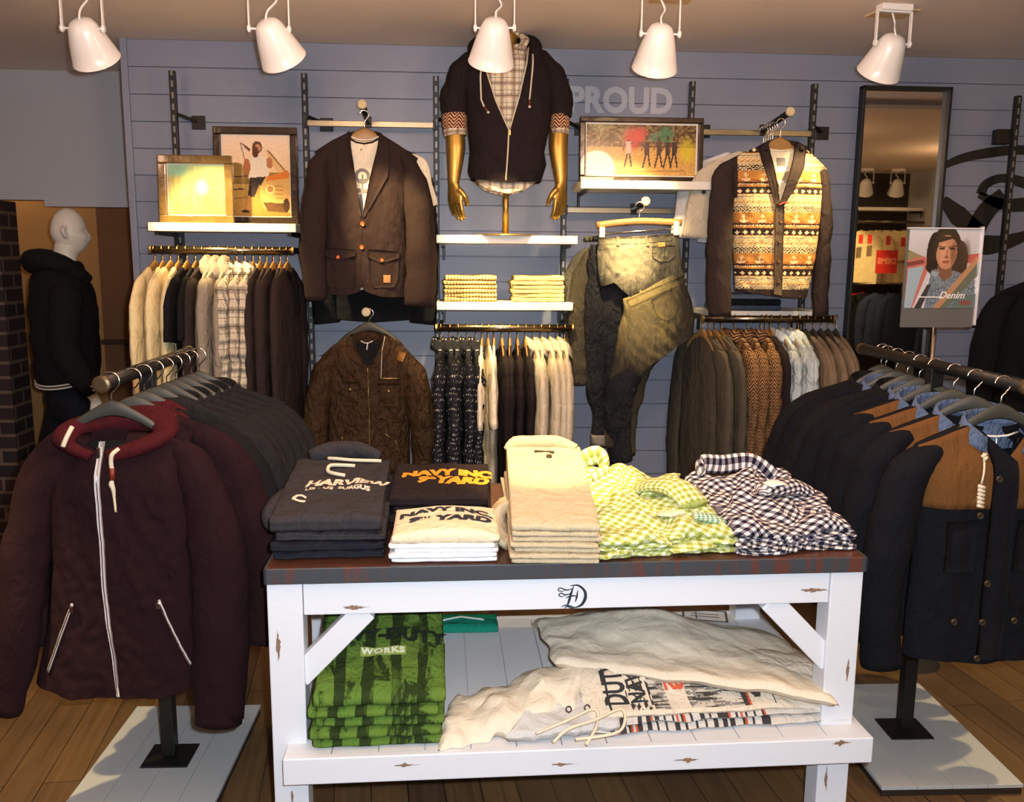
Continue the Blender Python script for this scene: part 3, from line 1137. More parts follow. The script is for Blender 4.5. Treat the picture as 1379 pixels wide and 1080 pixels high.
def lamp(px_piv, px_dome, px_mouth, lab, Y=3.42, twist=0.0, tilt=.10, target=None, power=60, size=48, plate=(.06, .09)):
    piv = atY(px_piv[0], px_piv[1], Y)
    a, b = atY(px_dome[0], px_dome[1], Y), atY(px_mouth[0], px_mouth[1], Y + tilt)
    ax = (b - a).normalized()
    t = thing('ceiling_spotlight', lab, 'spotlight', (piv.x, Y, ZC), twist, 'white bell spotlights on the ceiling')
    Mi = Matrix.Rotation(-twist, 3, 'Z')
    loc = lambda p: Mi @ (Vector(p) - Vector((piv.x, Y, ZC)))
    A = loc(a)
    axl = (Mi @ ax).normalized()
    L = (b - a).length * .95 * 1.02
    prof = [(r_ * .94, h_) for r_, h_ in [(.001, 0), (.026, .003), (.042, .014), (.051, .030), (.059, .055), (.070, .095), (.081, .145), (.092, .2)]]
    k = L / .2
    prof = [(r, h * k) for r, h in prof]
    inner = [(r - .003, h) for r, h in prof[:0:-1]]
    mb = MB(); mb.lathe(prof + [(.088, L + .001)] + inner, A, axl, 40, cap=False)
    mb.build('bell_shade', WHITEP, t, smooth=True)
    mb = MB(); mb.lathe([(.001, L * .55), (.06, L * .55), (.062, L * .6), (.001, L * .61)], A, axl, 24); mb.build('lamp_face', LENS, t)
    # yoke
    pv = A + axl * (L * .22)
    hw = .072
    for s in (-1, 1):
        mb = MB()
        mb.bar((pv.x + s * hw, pv.y, pv.z - .014), (pv.x + s * hw, pv.y, -.028), .005, .017, up=(0, 1, 0))
        mb.build('yoke_arm', WHITEP, t, bevel=.001)
        mb = MB(); mb.lathe([(.004, -.04), (.004, 0), (.011, .0), (.013, .006), (.011, .012), (.002, .013)], (pv.x + s * (hw - .006), pv.y, pv.z), (s, 0, 0), 14)
        mb.build('pivot_knob', WHITEP, t, smooth=False)
    mb = MB(); mb.box((pv.x, pv.y, -.026), (hw * 2 + .005, .02, .005)); mb.build('yoke_bridge', WHITEP, t, bevel=.001)
    mb = MB(); mb.box((pv.x, pv.y, -.012), (.13, .05, .024)); mb.build('driver_box', WHITEP, t, bevel=.003)
    mb = MB(); mb.box((plate[0], plate[1], -.003), (.16, .13, .006)); mb.build('ceiling_plate', PLATE, t)  # thin beige square on the ceiling beside the lamp
    mb = MB(); mb.tube([(pv.x * .5, pv.y + .01, -.024), (pv.x * .5 + .02, pv.y + .02, -.06), A * .7 + Vector((0, .01, -.01)), A + axl * .004], .004, seg=8, sub=5); mb.build('cable', WHITEP, t, smooth=True)
    # the light itself, sitting in the bell mouth
    ld = bpy.data.lights.new('spot_beam', 'SPOT')
    ld.energy = power * 1.7
    ld.color = (1.0, .74, .34)
    ld.spot_size = math.radians(size)
    ld.spot_blend = .55
    ld.shadow_soft_size = .03
    lo = bpy.data.objects.new('spot_beam', ld)
    COL.objects.link(lo)
    p0 = a + ax * (L * .9)
    lo.location = p0
    d = (Vector(target) - p0) if target else ax
    lo.rotation_euler = d.to_track_quat('-Z', 'Y').to_euler()
    return t


lamp((112, 38), (106, 26), (131, 82), 'white bell ceiling spotlight, leftmost of the row, over the mannequin side', target=(-1.0, 4.05, 1.70), power=120, size=44, plate=(.1, .07))
lamp((366, 38), (357, 27), (383, 82), 'white bell ceiling spotlight above the dark blazer, second from the left', target=(-.12, 4.05, 1.55), power=95, size=34)
lamp((668, 44), (668, 24), (661, 86), 'white bell ceiling spotlight hanging in front of the bust form', target=(.22, 4.05, 1.45), power=120, size=42, twist=-.1, plate=(-.04, .08))
lamp((890, 50), (891, 32), (881, 94), 'white bell ceiling spotlight above the wide framed photograph', target=(.76, 4.05, 1.80), power=85, size=44, plate=(.06, .1))
lamp((1203, 62), (1207, 47), (1182, 100), 'white bell ceiling spotlight, rightmost of the row, by the mirror', Y=3.52, target=(1.34, 4.0, 1.55), power=68, size=42, plate=(.06, .12), twist=.1)

# ---------------------------------------------------------------- mirror
def mirror():
    Y = 4.34
    a, b = atY(1161, 112, Y), atY(1280, 122, Y)
    x0, x1, z1 = a.x, b.x, (a.z + b.z) / 2
    z0 = .12
    t = thing('wall_mirror', 'tall black framed mirror standing against the blue wall at the right', 'mirror', ((x0 + x1) / 2, Y, z0))
    w, h = x1 - x0, z1 - z0
    f = .014
    gl = NT('mirror glass'); gl.base((.86, .84, .80, 1)); gl.set(Roughness=.015, Metallic=1.0)
    mb = MB(); mb.box((0, .012, h / 2), (w - f, .006, h - f)); mb.build('mirror_glass', gl.m, t)
    mb = MB()
    mb.box((-w / 2 + f / 2, .0, h / 2), (f, .05, h)); mb.box((w / 2 - f / 2, .0, h / 2), (f, .05, h))
    mb.box((0, 0, f / 2), (w, .05, f)); mb.box((0, 0, h - f / 2), (w, .05, f)); mb.box((0, .022, h / 2), (w, .008, h))
    mb.build('frame', BLACKM, t, bevel=.002)


mirror()
# ================================================================= pictures
class Ras:
    def __init__(s, w, h, c=(128, 128, 128)):
        s.w, s.h = w, h
        s.a = np.zeros((h, w, 3)); s.a[:] = c
        yy, xx = np.mgrid[0:h, 0:w]
        s.X, s.Y = (xx + .5) / w, (yy + .5) / h     # 0..1, y down
        s.asp = h / w

    def put(s, mask, c, al=1.0):
        c = np.array(c, float)
        m_ = (mask.astype(float) * al)[..., None]
        s.a = s.a * (1 - m_) + c * m_

    def poly(s, pts, c, al=1.0):
        n = len(pts); ins = np.zeros_like(s.X, bool)
        for i in range(n):
            x1, y1 = pts[i]; x2, y2 = pts[(i + 1) % n]
            if y1 == y2: continue
            cond = ((s.Y >= min(y1, y2)) & (s.Y < max(y1, y2)))
            xi = x1 + (s.Y - y1) * (x2 - x1) / (y2 - y1)
            ins ^= cond & (s.X < xi)
        s.put(ins, c, al)

    def ell(s, cx, cy, rx, ry, c, al=1.0, soft=False):
        d = ((s.X - cx) / rx) ** 2 + ((s.Y - cy) / ry) ** 2
        s.put((d < 1) if not soft else np.clip(1.3 * (1 - d), 0, 1), c, al)

    def line(s, p, q, wd, c, al=1.0):
        px, py = s.X - p[0], (s.Y - p[1]) * s.asp
        dx, dy = q[0] - p[0], (q[1] - p[1]) * s.asp
        t = np.clip((px * dx + py * dy) / (dx * dx + dy * dy + 1e-9), 0, 1)
        d = np.hypot(px - t * dx, py - t * dy)
        s.put(d < wd / 2, c, al)

    def grad(s, y0, c0, y1, c1):
        m_ = (s.Y >= y0) & (s.Y <= y1)
        t = np.clip((s.Y - y0) / (y1 - y0), 0, 1)[..., None]
        g = np.array(c0) * (1 - t) + np.array(c1) * t
        s.a = np.where(m_[..., None], g, s.a)

    def speck(s, amt, seed=1, sc=1, box=(0, 0, 1, 1), hue=None):
        r = np.random.RandomState(seed)
        n = r.rand(s.h // sc + 1, s.w // sc + 1)
        n = np.kron(n, np.ones((sc, sc)))[:s.h, :s.w] - .5
        m_ = (s.X > box[0]) & (s.Y > box[1]) & (s.X < box[2]) & (s.Y < box[3])
        s.a = s.a + (n * amt * m_)[..., None] * (np.array(hue) if hue else 1)

    def lin(s):
        v = np.clip(s.a, 0, 255) / 255
        return np.where(v <= .04045, v / 12.92, ((v + .055) / 1.055) ** 2.4)


def picture(ras, w, h, name, parent, loc, mat=PAINTG, y=0.0):
    L_ = ras.lin()
    mb = MB()
    mb.grid(ras.w, ras.h, lambda u, v: (w * (u - .5), y, h * v), None, lambda u, v: L_[min(ras.h - 1, int((1 - v) * ras.h)), min(ras.w - 1, int(u * ras.w))])
    return mb.build(name, mat, parent, loc=loc)


def frame_pic(name, lab, px, Y, ras, mat, fw=.035, mat_w=.012, lean=.05, z=None, side='photo', matc=None, group='framed photographs on the shelves'):
    """px: (x0, y0, x1, y1) of the frame in the photo, standing with its foot on z"""
    a, b = atY(px[0], px[3], Y), atY(px[2], px[1], Y)
    w, h = b.x - a.x, b.z - a.z
    zz = z if z is not None else a.z
    t = thing(name, lab, 'picture frame', ((a.x + b.x) / 2, Y, zz), 0, group)
    t.rotation_euler = (-lean, 0, 0)
    d = .03
    mb = MB()
    for s in (-1, 1):
        mb.box((s * (w / 2 - fw / 2), 0, h / 2), (fw, d, h - 2 * fw + .0001))
    mb.box((0, 0, fw / 2), (w, d, fw)); mb.box((0, 0, h - fw / 2), (w, d, fw))
    mb.build('frame', mat, t, bevel=.005)
    mb = MB(); mb.box((0, .006, h / 2), (w - fw * 1.8, .008, h - fw * 1.8)); mb.build('mount', plain('white mount card', (232, 226, 214), .6), t)
    picture(ras, w - 2 * fw - 2 * mat_w, h - 2 * fw - 2 * mat_w, 'photograph', t, (0, .0005, fw + mat_w))
    return t


def frame_mat(name, a, b, rough=.22):
    t = NT(name)
    t.base(t.mix(t.noise(22, 4, t.coord()), srgb(*a), srgb(*b)))
    t.set(Roughness=rough, Coat_Weight=.5)
    t.l(t.bump(t.noise(18, 3, t.coord()), .35, .01), t.b.inputs['Normal'])
    return t.m


FR_DARK = frame_mat('dark battered frame', (22, 18, 16), (60, 44, 30))
FR_GILT = frame_mat('worn gilt frame', (74, 56, 30), (138, 108, 56))

# tall photograph: a surfer beside an off-road car
r = Ras(90, 120, (226, 196, 160))
r.grad(0, (236, 208, 184), .45, (226, 190, 146)); r.grad(.45, (150, 118, 58), .6, (120, 92, 40)); r.grad(.6, (172, 136, 70), 1, (150, 112, 50))
r.poly([(0, .36), (.2, .33), (.4, .38), (.4, .5), (0, .5)], (140, 108, 54))
r.line((.02, .52), (.35, .5), .02, (70, 50, 30)); r.line((.0, .68), (.3, .66), .03, (92, 70, 36)); r.line((.02, .8), (.36, .76), .02, (120, 84, 40))
r.poly([(.26, .08), (.31, .1), (.42, .16), (.4, .2)], (98, 72, 50)); r.line((.27, .1), (.33, .3), .012, (90, 66, 46))
r.poly([(.64, .17), (.72, .2), (.98, .46), (.96, .54), (.84, .46), (.7, .32)], (216, 176, 120)); r.line((.68, .18), (.97, .47), .02, (120, 74, 40))
r.poly([(.4, .25), (.6, .24), (.7, .38), (.68, .5), (.38, .53)], (222, 208, 186)); r.ell(.36, .38, .05, .1, (176, 104, 64)); r.ell(.7, .33, .05, .07, (176, 112, 70))
r.ell(.52, .14, .075, .075, (96, 54, 34)); r.ell(.53, .15, .045, .05, (190, 132, 92)); r.ell(.49, .2, .05, .07, (88, 48, 30))
r.poly([(.4, .52), (.66, .5), (.62, .7), (.54, .6), (.46, .76), (.36, .76)], (48, 36, 34)); r.line((.38, .76), (.36, .92), .05, (180, 124, 80)); r.ell(.32, .94, .06, .02, (40, 30, 24))
r.poly([(.56, .62), (.64, .5), (.98, .44), (1, .5), (1, .95), (.6, .9), (.54, .75)], (206, 162, 92)); r.poly([(.66, .5), (.98, .42), (.99, .52), (.64, .56)], (212, 118, 44))
r.ell(.7, .66, .07, .055, (238, 206, 140)); r.ell(.7, .66, .05, .04, (176, 128, 70))
for k in range(4): r.line((.79, .62 + k * .05), (.88, .62 + k * .05), .02, (110, 76, 40))
r.poly([(.58, .82), (.96, .84), (.94, .95), (.66, .94)], (96, 66, 36)); r.ell(.94, .86, .05, .09, (70, 48, 30))
r.speck(18, 2)
frame_pic('picture_frame', 'tall dark framed photograph of a surfer beside an old car, leaning behind a smaller frame', (291, 168, 399, 299), 4.17, r, FR_DARK, .034, .004, .05, 1.806)
# small photograph: pale streaks and a bright spot on sea green
r = Ras(80, 80, (176, 158, 92))
r.grad(0, (150, 176, 130), .3, (166, 156, 92)); r.grad(.3, (166, 156, 92), 1, (178, 158, 88))
for k in range(26):
    x = random.random(); r.line((x, random.random() * .6), (x + random.uniform(-.12, .05), random.random() * .4 + .6), random.uniform(.015, .05), (206, 192, 134), .3)
r.ell(.12, .1, .3, .18, (110, 172, 150), .7, True); r.ell(.6, .45, .14, .2, (246, 236, 180), .7, True)
r.speck(14, 3)
frame_pic('picture_frame', 'small gilt square frame with washed out sea green photograph, in front of the taller frame', (216, 209, 312, 300), 4.08, r, FR_GILT, .036, .004, .05, 1.806)
# wide photograph: runners in coloured powder
r = Ras(150, 72, (120, 84, 40))
r.grad(0, (86, 66, 30), .5, (128, 96, 44)); r.grad(.45, (196, 146, 74), 1, (206, 160, 84))
r.speck(90, 5, 3, (0, 0, 1, .45)); r.speck(30, 6, 2, (0, .45, 1, 1))
r.ell(.42, .27, .1, .27, (196, 52, 44), .85, True); r.ell(.5, .18, .07, .18, (214, 60, 50), .7, True); r.ell(.72, .2, .09, .22, (48, 120, 84), .8, True); r.ell(.92, .5, .09, .3, (206, 190, 40), .7, True); r.ell(.62, .25, .06, .12, (60, 130, 110), .6, True)
for (x, c, s) in ((.38, (196, 170, 150), .8), (.55, (60, 40, 34), 1.1), (.66, (70, 44, 34), 1.0), (.74, (52, 36, 30), 1.1), (.8, (44, 34, 28), 1.05)):
    r.ell(x, .28 / s, .016, .05, (70, 44, 30)); r.poly([(x - .025, .34), (x + .028, .33), (x + .022, .6), (x - .02, .6)], c)
    r.line((x - .02, .38), (x - .05, .5), .012, (110, 70, 46)); r.line((x + .02, .38), (x + .05, .34), .012, (110, 70, 46))
    r.line((x - .008, .58), (x - .035, .84), .016, (58, 38, 30)); r.line((x + .012, .58), (x + .03, .82), .016, (58, 38, 30))
r.line((.15, .95), (.9, .9), .02, (150, 110, 56), .6)
frame_pic('picture_frame', 'wide black framed photograph of runners in coloured powder on the right shelf', (780, 157, 949, 243), 4.10, r, FR_DARK, .026, .006, .06, 2.010)


# ---------------------------------------------------------------- poster on a stand
def poster():
    r = Ras(120, 156, (196, 198, 206))
    r.grad(0, (202, 204, 212), .5, (178, 176, 178))
    r.poly([(0, .26), (.25, .36), (.3, .42), (0, .4)], (140, 128, 92)); r.poly([(.8, .32), (1, .3), (1, .44), (.8, .42)], (186, 66, 56), .8)
    r.poly([(0, .4), (.22, .34), (.34, .4), (.12, 1), (0, 1)], (186, 108, 96)); r.poly([(.02, .5), (.24, .46), (.1, 1), (0, 1)], (150, 172, 186)); r.poly([(.0, .42), (.22, .38), (.24, .43), (0, .48)], (120, 62, 56))
    r.ell(.52, .30, .23, .34, (44, 34, 32)); r.poly([(.28, .2), (.78, .2), (.84, .5), (.72, .6), (.6, .5), (.42, .5), (.36, .6), (.26, .5)], (46, 34, 32)); r.ell(.72, .38, .12, .24, (52, 40, 36), .9); r.ell(.36, .3, .1, .26, (34, 26, 26)); r.ell(.8, .3, .08, .2, (70, 54, 46), .5, True)
    r.poly([(.28, 1), (.34, .52), (.48, .56), (.66, .52), (.96, .62), (1, 1)], (108, 122, 134)); r.speck(60, 8, 2, (.3, .56, .98, .98))
    r.poly([(.42, .46), (.62, .44), (.64, .58), (.54, .66), (.44, .58)], (120, 82, 64))
    r.ell(.535, .29, .145, .215, (184, 132, 104)); r.ell(.49, .3, .07, .19, (206, 154, 124), .7, True); r.ell(.63, .3, .05, .18, (126, 82, 64), .8, True)
    r.poly([(.37, .1), (.7, .08), (.72, .17), (.6, .12), (.42, .17), (.39, .3), (.36, .24)], (40, 30, 30))
    r.ell(.465, .245, .042, .014, (40, 26, 24)); r.ell(.61, .245, .042, .014, (40, 26, 24)); r.line((.41, .215), (.51, .225), .014, (44, 30, 26)); r.line((.56, .225), (.66, .21), .014, (44, 30, 26))
    r.line((.545, .26), (.53, .345), .014, (140, 92, 72)); r.ell(.54, .352, .03, .012, (120, 76, 60)); r.ell(.535, .41, .052, .013, (120, 56, 52)); r.ell(.535, .42, .04, .01, (166, 88, 80))
    r.ell(.4, .55, .07, .06, (176, 190, 200), .6, True)
    r.poly([(.96, .34), (1, .38), (1, .5), (.52, 1), (.4, 1)], (176, 132, 96)); r.poly([(1, .4), (1, .58), (.6, 1), (.5, 1)], (98, 106, 92)); r.poly([(.72, .86), (1, .82), (1, 1), (.66, 1)], (96, 112, 110))
    r.ell(.86, .93, .1, .04, (150, 60, 56), .7, True)
    r.poly([(.3, .7), (.36, .7), (.24, 1), (.14, 1)], (60, 54, 52))
    Y = 3.36
    a, b = atY(1214, 441, Y), atY(1323, 309, Y)
    w, h = b.x - a.x, b.z - a.z
    sx = atY(1262, 470, Y).x
    t = thing('poster_stand', 'standing shop poster of a long haired man in a car on a slim chrome pole', 'poster stand', (sx, Y, 0))
    ox = (a.x + b.x) / 2 - sx
    foot = h * .2
    mb = MB(); mb.box((ox, .012, a.z + h / 2), (w, .01, h)); mb.build('backing_board', plain('poster board grey', (92, 92, 92), .5), t, bevel=.001)
    o = picture(r, w * .985, h - foot, 'poster_print', t, (ox + .003, .004, a.z + foot), painted('satin poster', rough=.35, coat=.3))
    mb = MB()
    base = a.z + foot
    P = lambda x, y: (ox + x, .002, base + y)
    put_text(mb, 'Denim', lambda x, y: P(x + w * .16, y + (h - foot) * .125), .038, bold=.0006, shear=.35)
    mb.box((ox - w * .13, .002, base + (h - foot) * .142), (w * .32, .001, .004))
    mb.build('poster_lettering', LABELW, t)
    ac = NT('clear acrylic'); ac.set(Roughness=.05); ac.b.inputs['Transmission Weight'].default_value = 1.0; ac.base((1, 1, 1, 1)); ac.b.inputs['IOR'].default_value = 1.2
    mb = MB(); mb.box((ox + w / 2 + .003, .006, a.z + h / 2 + .01), (.006, .024, h)); mb.box((ox, .006, b.z + .003), (w, .024, .005)); mb.build('clear_edge', plain('polished edge', (230, 230, 235), .15, .2), t, bevel=.001)
    mb = MB(); mb.tube([(0, .03, .02), (0, .03, a.z + .1)], .0085, seg=14, ref=(1, 0, 0)); mb.build('pole', CHROME, t, smooth=True)
    mb = MB(); mb.lathe([(.001, 0), (.13, 0), (.13, .008), (.02, .016), (.012, .03), (.001, .03)], (0, .03, 0), (0, 0, 1), 28); mb.build('base_disc', CHROME, t)


poster()
# ================================================================= display table
def distressed():
    t = NT('distressed white paint')
    co = t.coord('Object')
    st = t.coord('Object', (3.5, 3.5, 14))
    n = t.noise(1.8, 5, st, .7, .6)
    k = t.noise(2.3, 2, co)
    f = t.math('MULTIPLY', t.ramp(n, [(.70, (0, 0, 0)), (.76, (1, 1, 1))]), t.ramp(k, [(.56, (0, 0, 0)), (.64, (1, 1, 1))]))
    t.base(t.mix(f, srgb(216, 220, 229), srgb(128, 100, 84)))
    t.set(Roughness=.45)
    t.l(t.bump(t.noise(4, 4, t.coord('Object', (3, 3, 40))), .12, .003), t.b.inputs['Normal'])
    return t.m


def rusty():
    t = NT('rust streaked steel')
    co = t.coord('Object', (26, 1.2, 2.5))
    n = t.noise(1, 5, co, .65, .5)
    big = t.noise(3, 3, t.coord())
    f = t.math('MULTIPLY', t.ramp(n, [(.5, (0, 0, 0)), (.58, (1, 1, 1))]), t.ramp(big, [(.42, (0, 0, 0)), (.55, (1, 1, 1))]))
    t.base(t.mix(t.math('MULTIPLY', f, .75), srgb(62, 66, 72), srgb(104, 52, 34)))
    t.set(Roughness=.5, Metallic=.2)
    t.l(t.bump(n, .2, .003), t.b.inputs['Normal'])
    return t.m


def topmat():
    t = NT('dark stained table top')
    n = t.noise(1.2, 5, t.coord('Object', (3, 16, 3)), .6, .6)
    t.base(t.mix(n, srgb(44, 26, 20), srgb(98, 58, 42)))
    t.set(Roughness=.35)
    t.l(t.bump(n, .2, .003), t.b.inputs['Normal'])
    return t.m


DIST = distressed()
TBX0, TBX1, TBY0, TBY1, TZ = -.482, 1.085, 2.155, 2.97, .9
t = thing('display_table', 'white distressed wooden display table with dark rust streaked top and slatted lower shelf', 'table', ((TBX0 + TBX1) / 2, TBY0, 0), math.radians(1.0))
W = TBX1 - TBX0; Dp = TBY1 - TBY0
mb = MB(); mb.box((0, Dp / 2, TZ - .008), (W - .01, Dp - .01, .016)); mb.build('table_top', topmat(), t, bevel=.002)
mb = MB()
mb.box((0, .004, TZ - .0205), (W, .008, .041)); mb.box((0, Dp - .004, TZ - .0205), (W, .008, .041)); mb.box((-W / 2 + .004, Dp / 2, TZ - .0205), (.008, Dp, .041)); mb.box((W / 2 - .004, Dp / 2, TZ - .0205), (.008, Dp, .041))
mb.build('steel_edge', rusty(), t, bevel=.0015)
lw = .088
for sx in (-1, 1):
    for yy in (.05, Dp - .055):
        mb = MB(); mb.box((sx * (W / 2 - lw / 2 - .004), yy, (TZ - .041) / 2), (lw, .075, TZ - .041)); mb.build('leg', DIST, t, bevel=.003)
for yy in (.032, Dp - .035):
    mb = MB(); mb.box((0, yy, TZ - .041 - .045), (W - 2 * lw - .012, .03, .088)); ap = mb.build('apron', DIST, t, bevel=.002)
    if yy < .1: front_apron = ap
for sx in (-1, 1):
    mb = MB(); mb.box((sx * (W / 2 - .03), Dp / 2, TZ - .041 - .045), (.03, Dp - .18, .088)); mb.build('side_apron', DIST, t, bevel=.002)
    for yy in (.045, Dp - .05):
        xi = W / 2 - lw - .006
        mb = MB(); mb.bar((sx * (xi - .155), yy, TZ - .125), (sx * (xi + .02), yy, TZ - .305), .062, .04); mb.build('corner_brace', DIST, t, bevel=.003)
# knots
KN = plain('bare wood knot', (134, 106, 88), .7, var=.3, scale=60)
# lower shelf of tongue and groove boards
SZ, SX0, SX1, SY0, SY1 = .42, -.44 - (TBX0 + TBX1) / 2, 1.105 - (TBX0 + TBX1) / 2, -.06, .80
mb = MB()
nb = 13
for i in range(nb):
    bw = (SX1 - SX0) / nb
    mb.box((SX0 + bw * (i + .5), (SY0 + SY1) / 2, SZ - .012), (bw - .0025, SY1 - SY0 - .03, .024))
mb.box(((SX0 + SX1) / 2, (SY0 + SY1) / 2, SZ - .02), (SX1 - SX0 - .02, SY1 - SY0 - .05, .02))
mb.build('shelf_boards', plain('painted shelf boards', (216, 218, 224), .45, var=.03), t, bevel=.0015)
for yy in (SY0 + .008, SY1 - .01):
    mb = MB(); mb.box(((SX0 + SX1) / 2, yy, SZ - .035), (SX1 - SX0, .022, .072)); mb.build('shelf_edge_board', DIST, t, bevel=.003)


# scratch marks and knots where the paint has worn through
def scar(mb, x, z, w, h, y):
    n = 28
    ring = []
    for k in range(n):
        a = 2 * PI * k / n
        j = 1 + .9 * noise.noise(Vector((x * 30 + math.cos(a) * 2, z * 30, math.sin(a) * 2.2 + k * .37)))
        ring.append(mb.vert((x + math.cos(a) * w * j, y, z + math.sin(a) * h * j * abs(math.sin(a)) ** .4)))
    mb.face(ring)


xc = (TBX0 + TBX1) / 2
for (px, py, w, h, y) in ((478, 816, .035, .003, .0165), (1100, 797, .038, .003, .0165)):
    mb = MB(); p = atY(px, py, TBY0 + y); scar(mb, p.x - xc, p.z, w, h, y); scar(mb, p.x - xc, p.z, w * .4, h * 1.8, y - .0002); mb.build('worn_patch', KN, t)
for (px, py, w, h, y) in ((545, 1027, .03, .0025, -.0635), (755, 1028, .04, .002, -.0635), (926, 1024, .035, .0025, -.0635), (1135, 1003, .028, .003, -.0635)):
    mb = MB(); p = atY(px, py, TBY0 - .06); scar(mb, p.x - xc, p.z, w, h, y); scar(mb, p.x - xc, p.z, w * .35, h * 2.4, y - .0003); mb.build('worn_patch', KN, t)
for (px, py, w, h) in ((376, 865, .005, .035), (1145, 905, .004, .03), (1115, 1052, .004, .03), (395, 1070, .003, .02)):
    mb = MB(); p = atY(px, py, TBY0 + .0115); scar(mb, p.x - xc, p.z, w, h, .0115); mb.build('worn_patch', KN, t)
# painted script emblem on the apron
mb = MB()


def ink(mb, pts, wd, y, cx, cz, s):
    Q = []
    P = [Vector((cx + x * s, y, cz + z * s)) for x, z in pts]
    n = len(P)
    for i in range(n - 1):
        p0, p1, p2, p3 = P[max(i - 1, 0)], P[i], P[i + 1], P[min(i + 2, n - 1)]
        for k in range(6):
            tt = k / 6
            Q.append((.5 * ((2 * p1) + (p2 - p0) * tt + (2 * p0 - 5 * p1 + 4 * p2 - p3) * tt * tt + (3 * p1 - p0 - 3 * p2 + p3) * tt ** 3), (wd[i] + (wd[i + 1] - wd[i]) * tt) * s))
    Q.append((P[-1], wd[-1] * s))
    a = []
    for i, (q, w) in enumerate(Q):
        d = Q[min(i + 1, len(Q) - 1)][0] - Q[max(i - 1, 0)][0]
        nn = Vector((-d.z, 0, d.x)).normalized() * w / 2
        a.append((mb.vert(q + nn), mb.vert(q - nn)))
    for (p, q), (r, s_) in zip(a, a[1:]):
        mb.face((p, r, s_, q))


pe = atY(770, 804, TBY0 + .016)
cx, cz, s = pe.x - xc, pe.z, .032
Y0 = .0162
ink(mb, [(-.15, .95), (.5, .98), (1.05, .5), (1.12, -.1), (.85, -.65), (.3, -.9), (-.2, -.75), (-.6, -.95)], [.05, .16, .22, .28, .24, .1, .12, .06], Y0, cx, cz, s)
ink(mb, [(.15, .95), (-.05, .3), (-.2, -.3), (-.35, -.75)], [.05, .2, .22, .12], Y0, cx, cz, s)
ink(mb, [(.5, .6), (.42, 0), (.3, -.45)], [.04, .18, .06], Y0, cx, cz, s)
ink(mb, [(.1, .75), (-.4, .6), (-.95, .8), (-1.1, .6), (-.8, .5), (-.5, .62)], [.05, .12, .1, .1, .08, .04], Y0, cx, cz, s)
ink(mb, [(.0, .35), (-.45, .2), (-.9, .35), (-1.05, .15), (-.8, .05), (-.5, .15)], [.05, .12, .1, .1, .08, .04], Y0, cx, cz, s)
ink(mb, [(-.5, -.1), (-.2, .05), (.2, .1), (.45, .02)], [.05, .12, .12, .05], Y0, cx, cz, s)
ink(mb, [(-.85, -.85), (-.5, -.7), (0, -.95), (.4, -.85)], [.04, .12, .12, .04], Y0, cx, cz, s)
mb.build('script_emblem', plain('dark blue ink', (22, 38, 52), .6), t)
# stamped rectangle on the lower shelf
mb = MB()
c = atZ(955, 830, SZ + .001)
M = Matrix.Rotation(math.radians(-14), 3, 'Z')
for (x, y, w, h) in ((0, .045, .15, .008), (0, -.045, .15, .008), (-.075, 0, .008, .098), (.075, 0, .008, .098), (-.03, 0, .004, .08), (0.0, .012, .1, .004), (0, -.01, .1, .004)):
    p = M @ Vector((x, y, 0))
    mb.box((c.x - xc + p.x, c.y - TBY0 + p.y, SZ + .0006), (w, h, .001), rz=math.radians(-14))
mb.build('stamped_mark', plain('faded stamp ink', (84, 86, 90), .7), t)


# ================================================================= floor racks
PBOARD = siding_mat('platform boards', (176, 180, 184))


def floor_rack(x, ypost, bx, by, bw, bl, y0, y1, z, lab, rz=0.0, rzb=0.0):
    """platform board + steel post + horizontal hanging tube running away from the camera"""
    t = thing('clothes_rack', lab, 'clothes rack', (x, ypost, 0), rz)
    nb = 4
    mb = MB()
    cr = Matrix.Rotation(rzb, 3, 'Z')
    for i in range(nb):
        w = bw / nb
        p = cr @ Vector((-bw / 2 + w * (i + .5), 0, 0))
        mb.box((bx - x + p.x, by - ypost + p.y, .029), (w - .0015, bl, .012), rz=rzb)
    mb.build('platform_boards', PBOARD, t, bevel=.001)
    mb = MB(); mb.box((bx - x, by - ypost, .012), (bw - .006, bl - .006, .023), rz=rzb); mb.build('platform_base', plain('dark platform side', (40, 30, 24), .6), t)
    mb = MB(); mb.box((0, 0, .038), (.15, .135, .006), rz=rzb); mb.build('foot_plate', BLACKM, t, bevel=.001)
    mb = MB(); mb.box((0, 0, .04 + (z - .04) / 2), (.042, .042, z - .055), rz=rzb); mb.build('post', STEEL, t, bevel=.002)
    mb = MB(); mb.tube([(0, y0 - ypost, z), (0, y1 - ypost, z)], .0205, seg=18, ref=(0, 0, 1)); mb.build('hanging_tube', STEEL, t, smooth=True)
    for yy, s in ((y0 - ypost, -1), (y1 - ypost, 1)):
        mb = MB(); mb.lathe([(.0225, -.01), (.0235, .0), (.0235, .006), (.016, .009), (.001, .009)], (0, yy, z), (0, s, 0), 20); mb.build('end_cap', plain('bronze end cap', (96, 76, 54), .4, .6), t)
    return t


floor_rack(-.945, 2.755, -.955, 2.66, .45, .86, 2.40, 3.18, 1.33, 'steel floor rack with grey platform at the left, hung with maroon and charcoal jackets', 0, -.02)
floor_rack(1.577, 2.80, 1.572, 2.80, .46, .67, 2.32, 3.33, 1.33, 'steel floor rack with grey platform at the right, hung with navy jackets', 0, -.02)
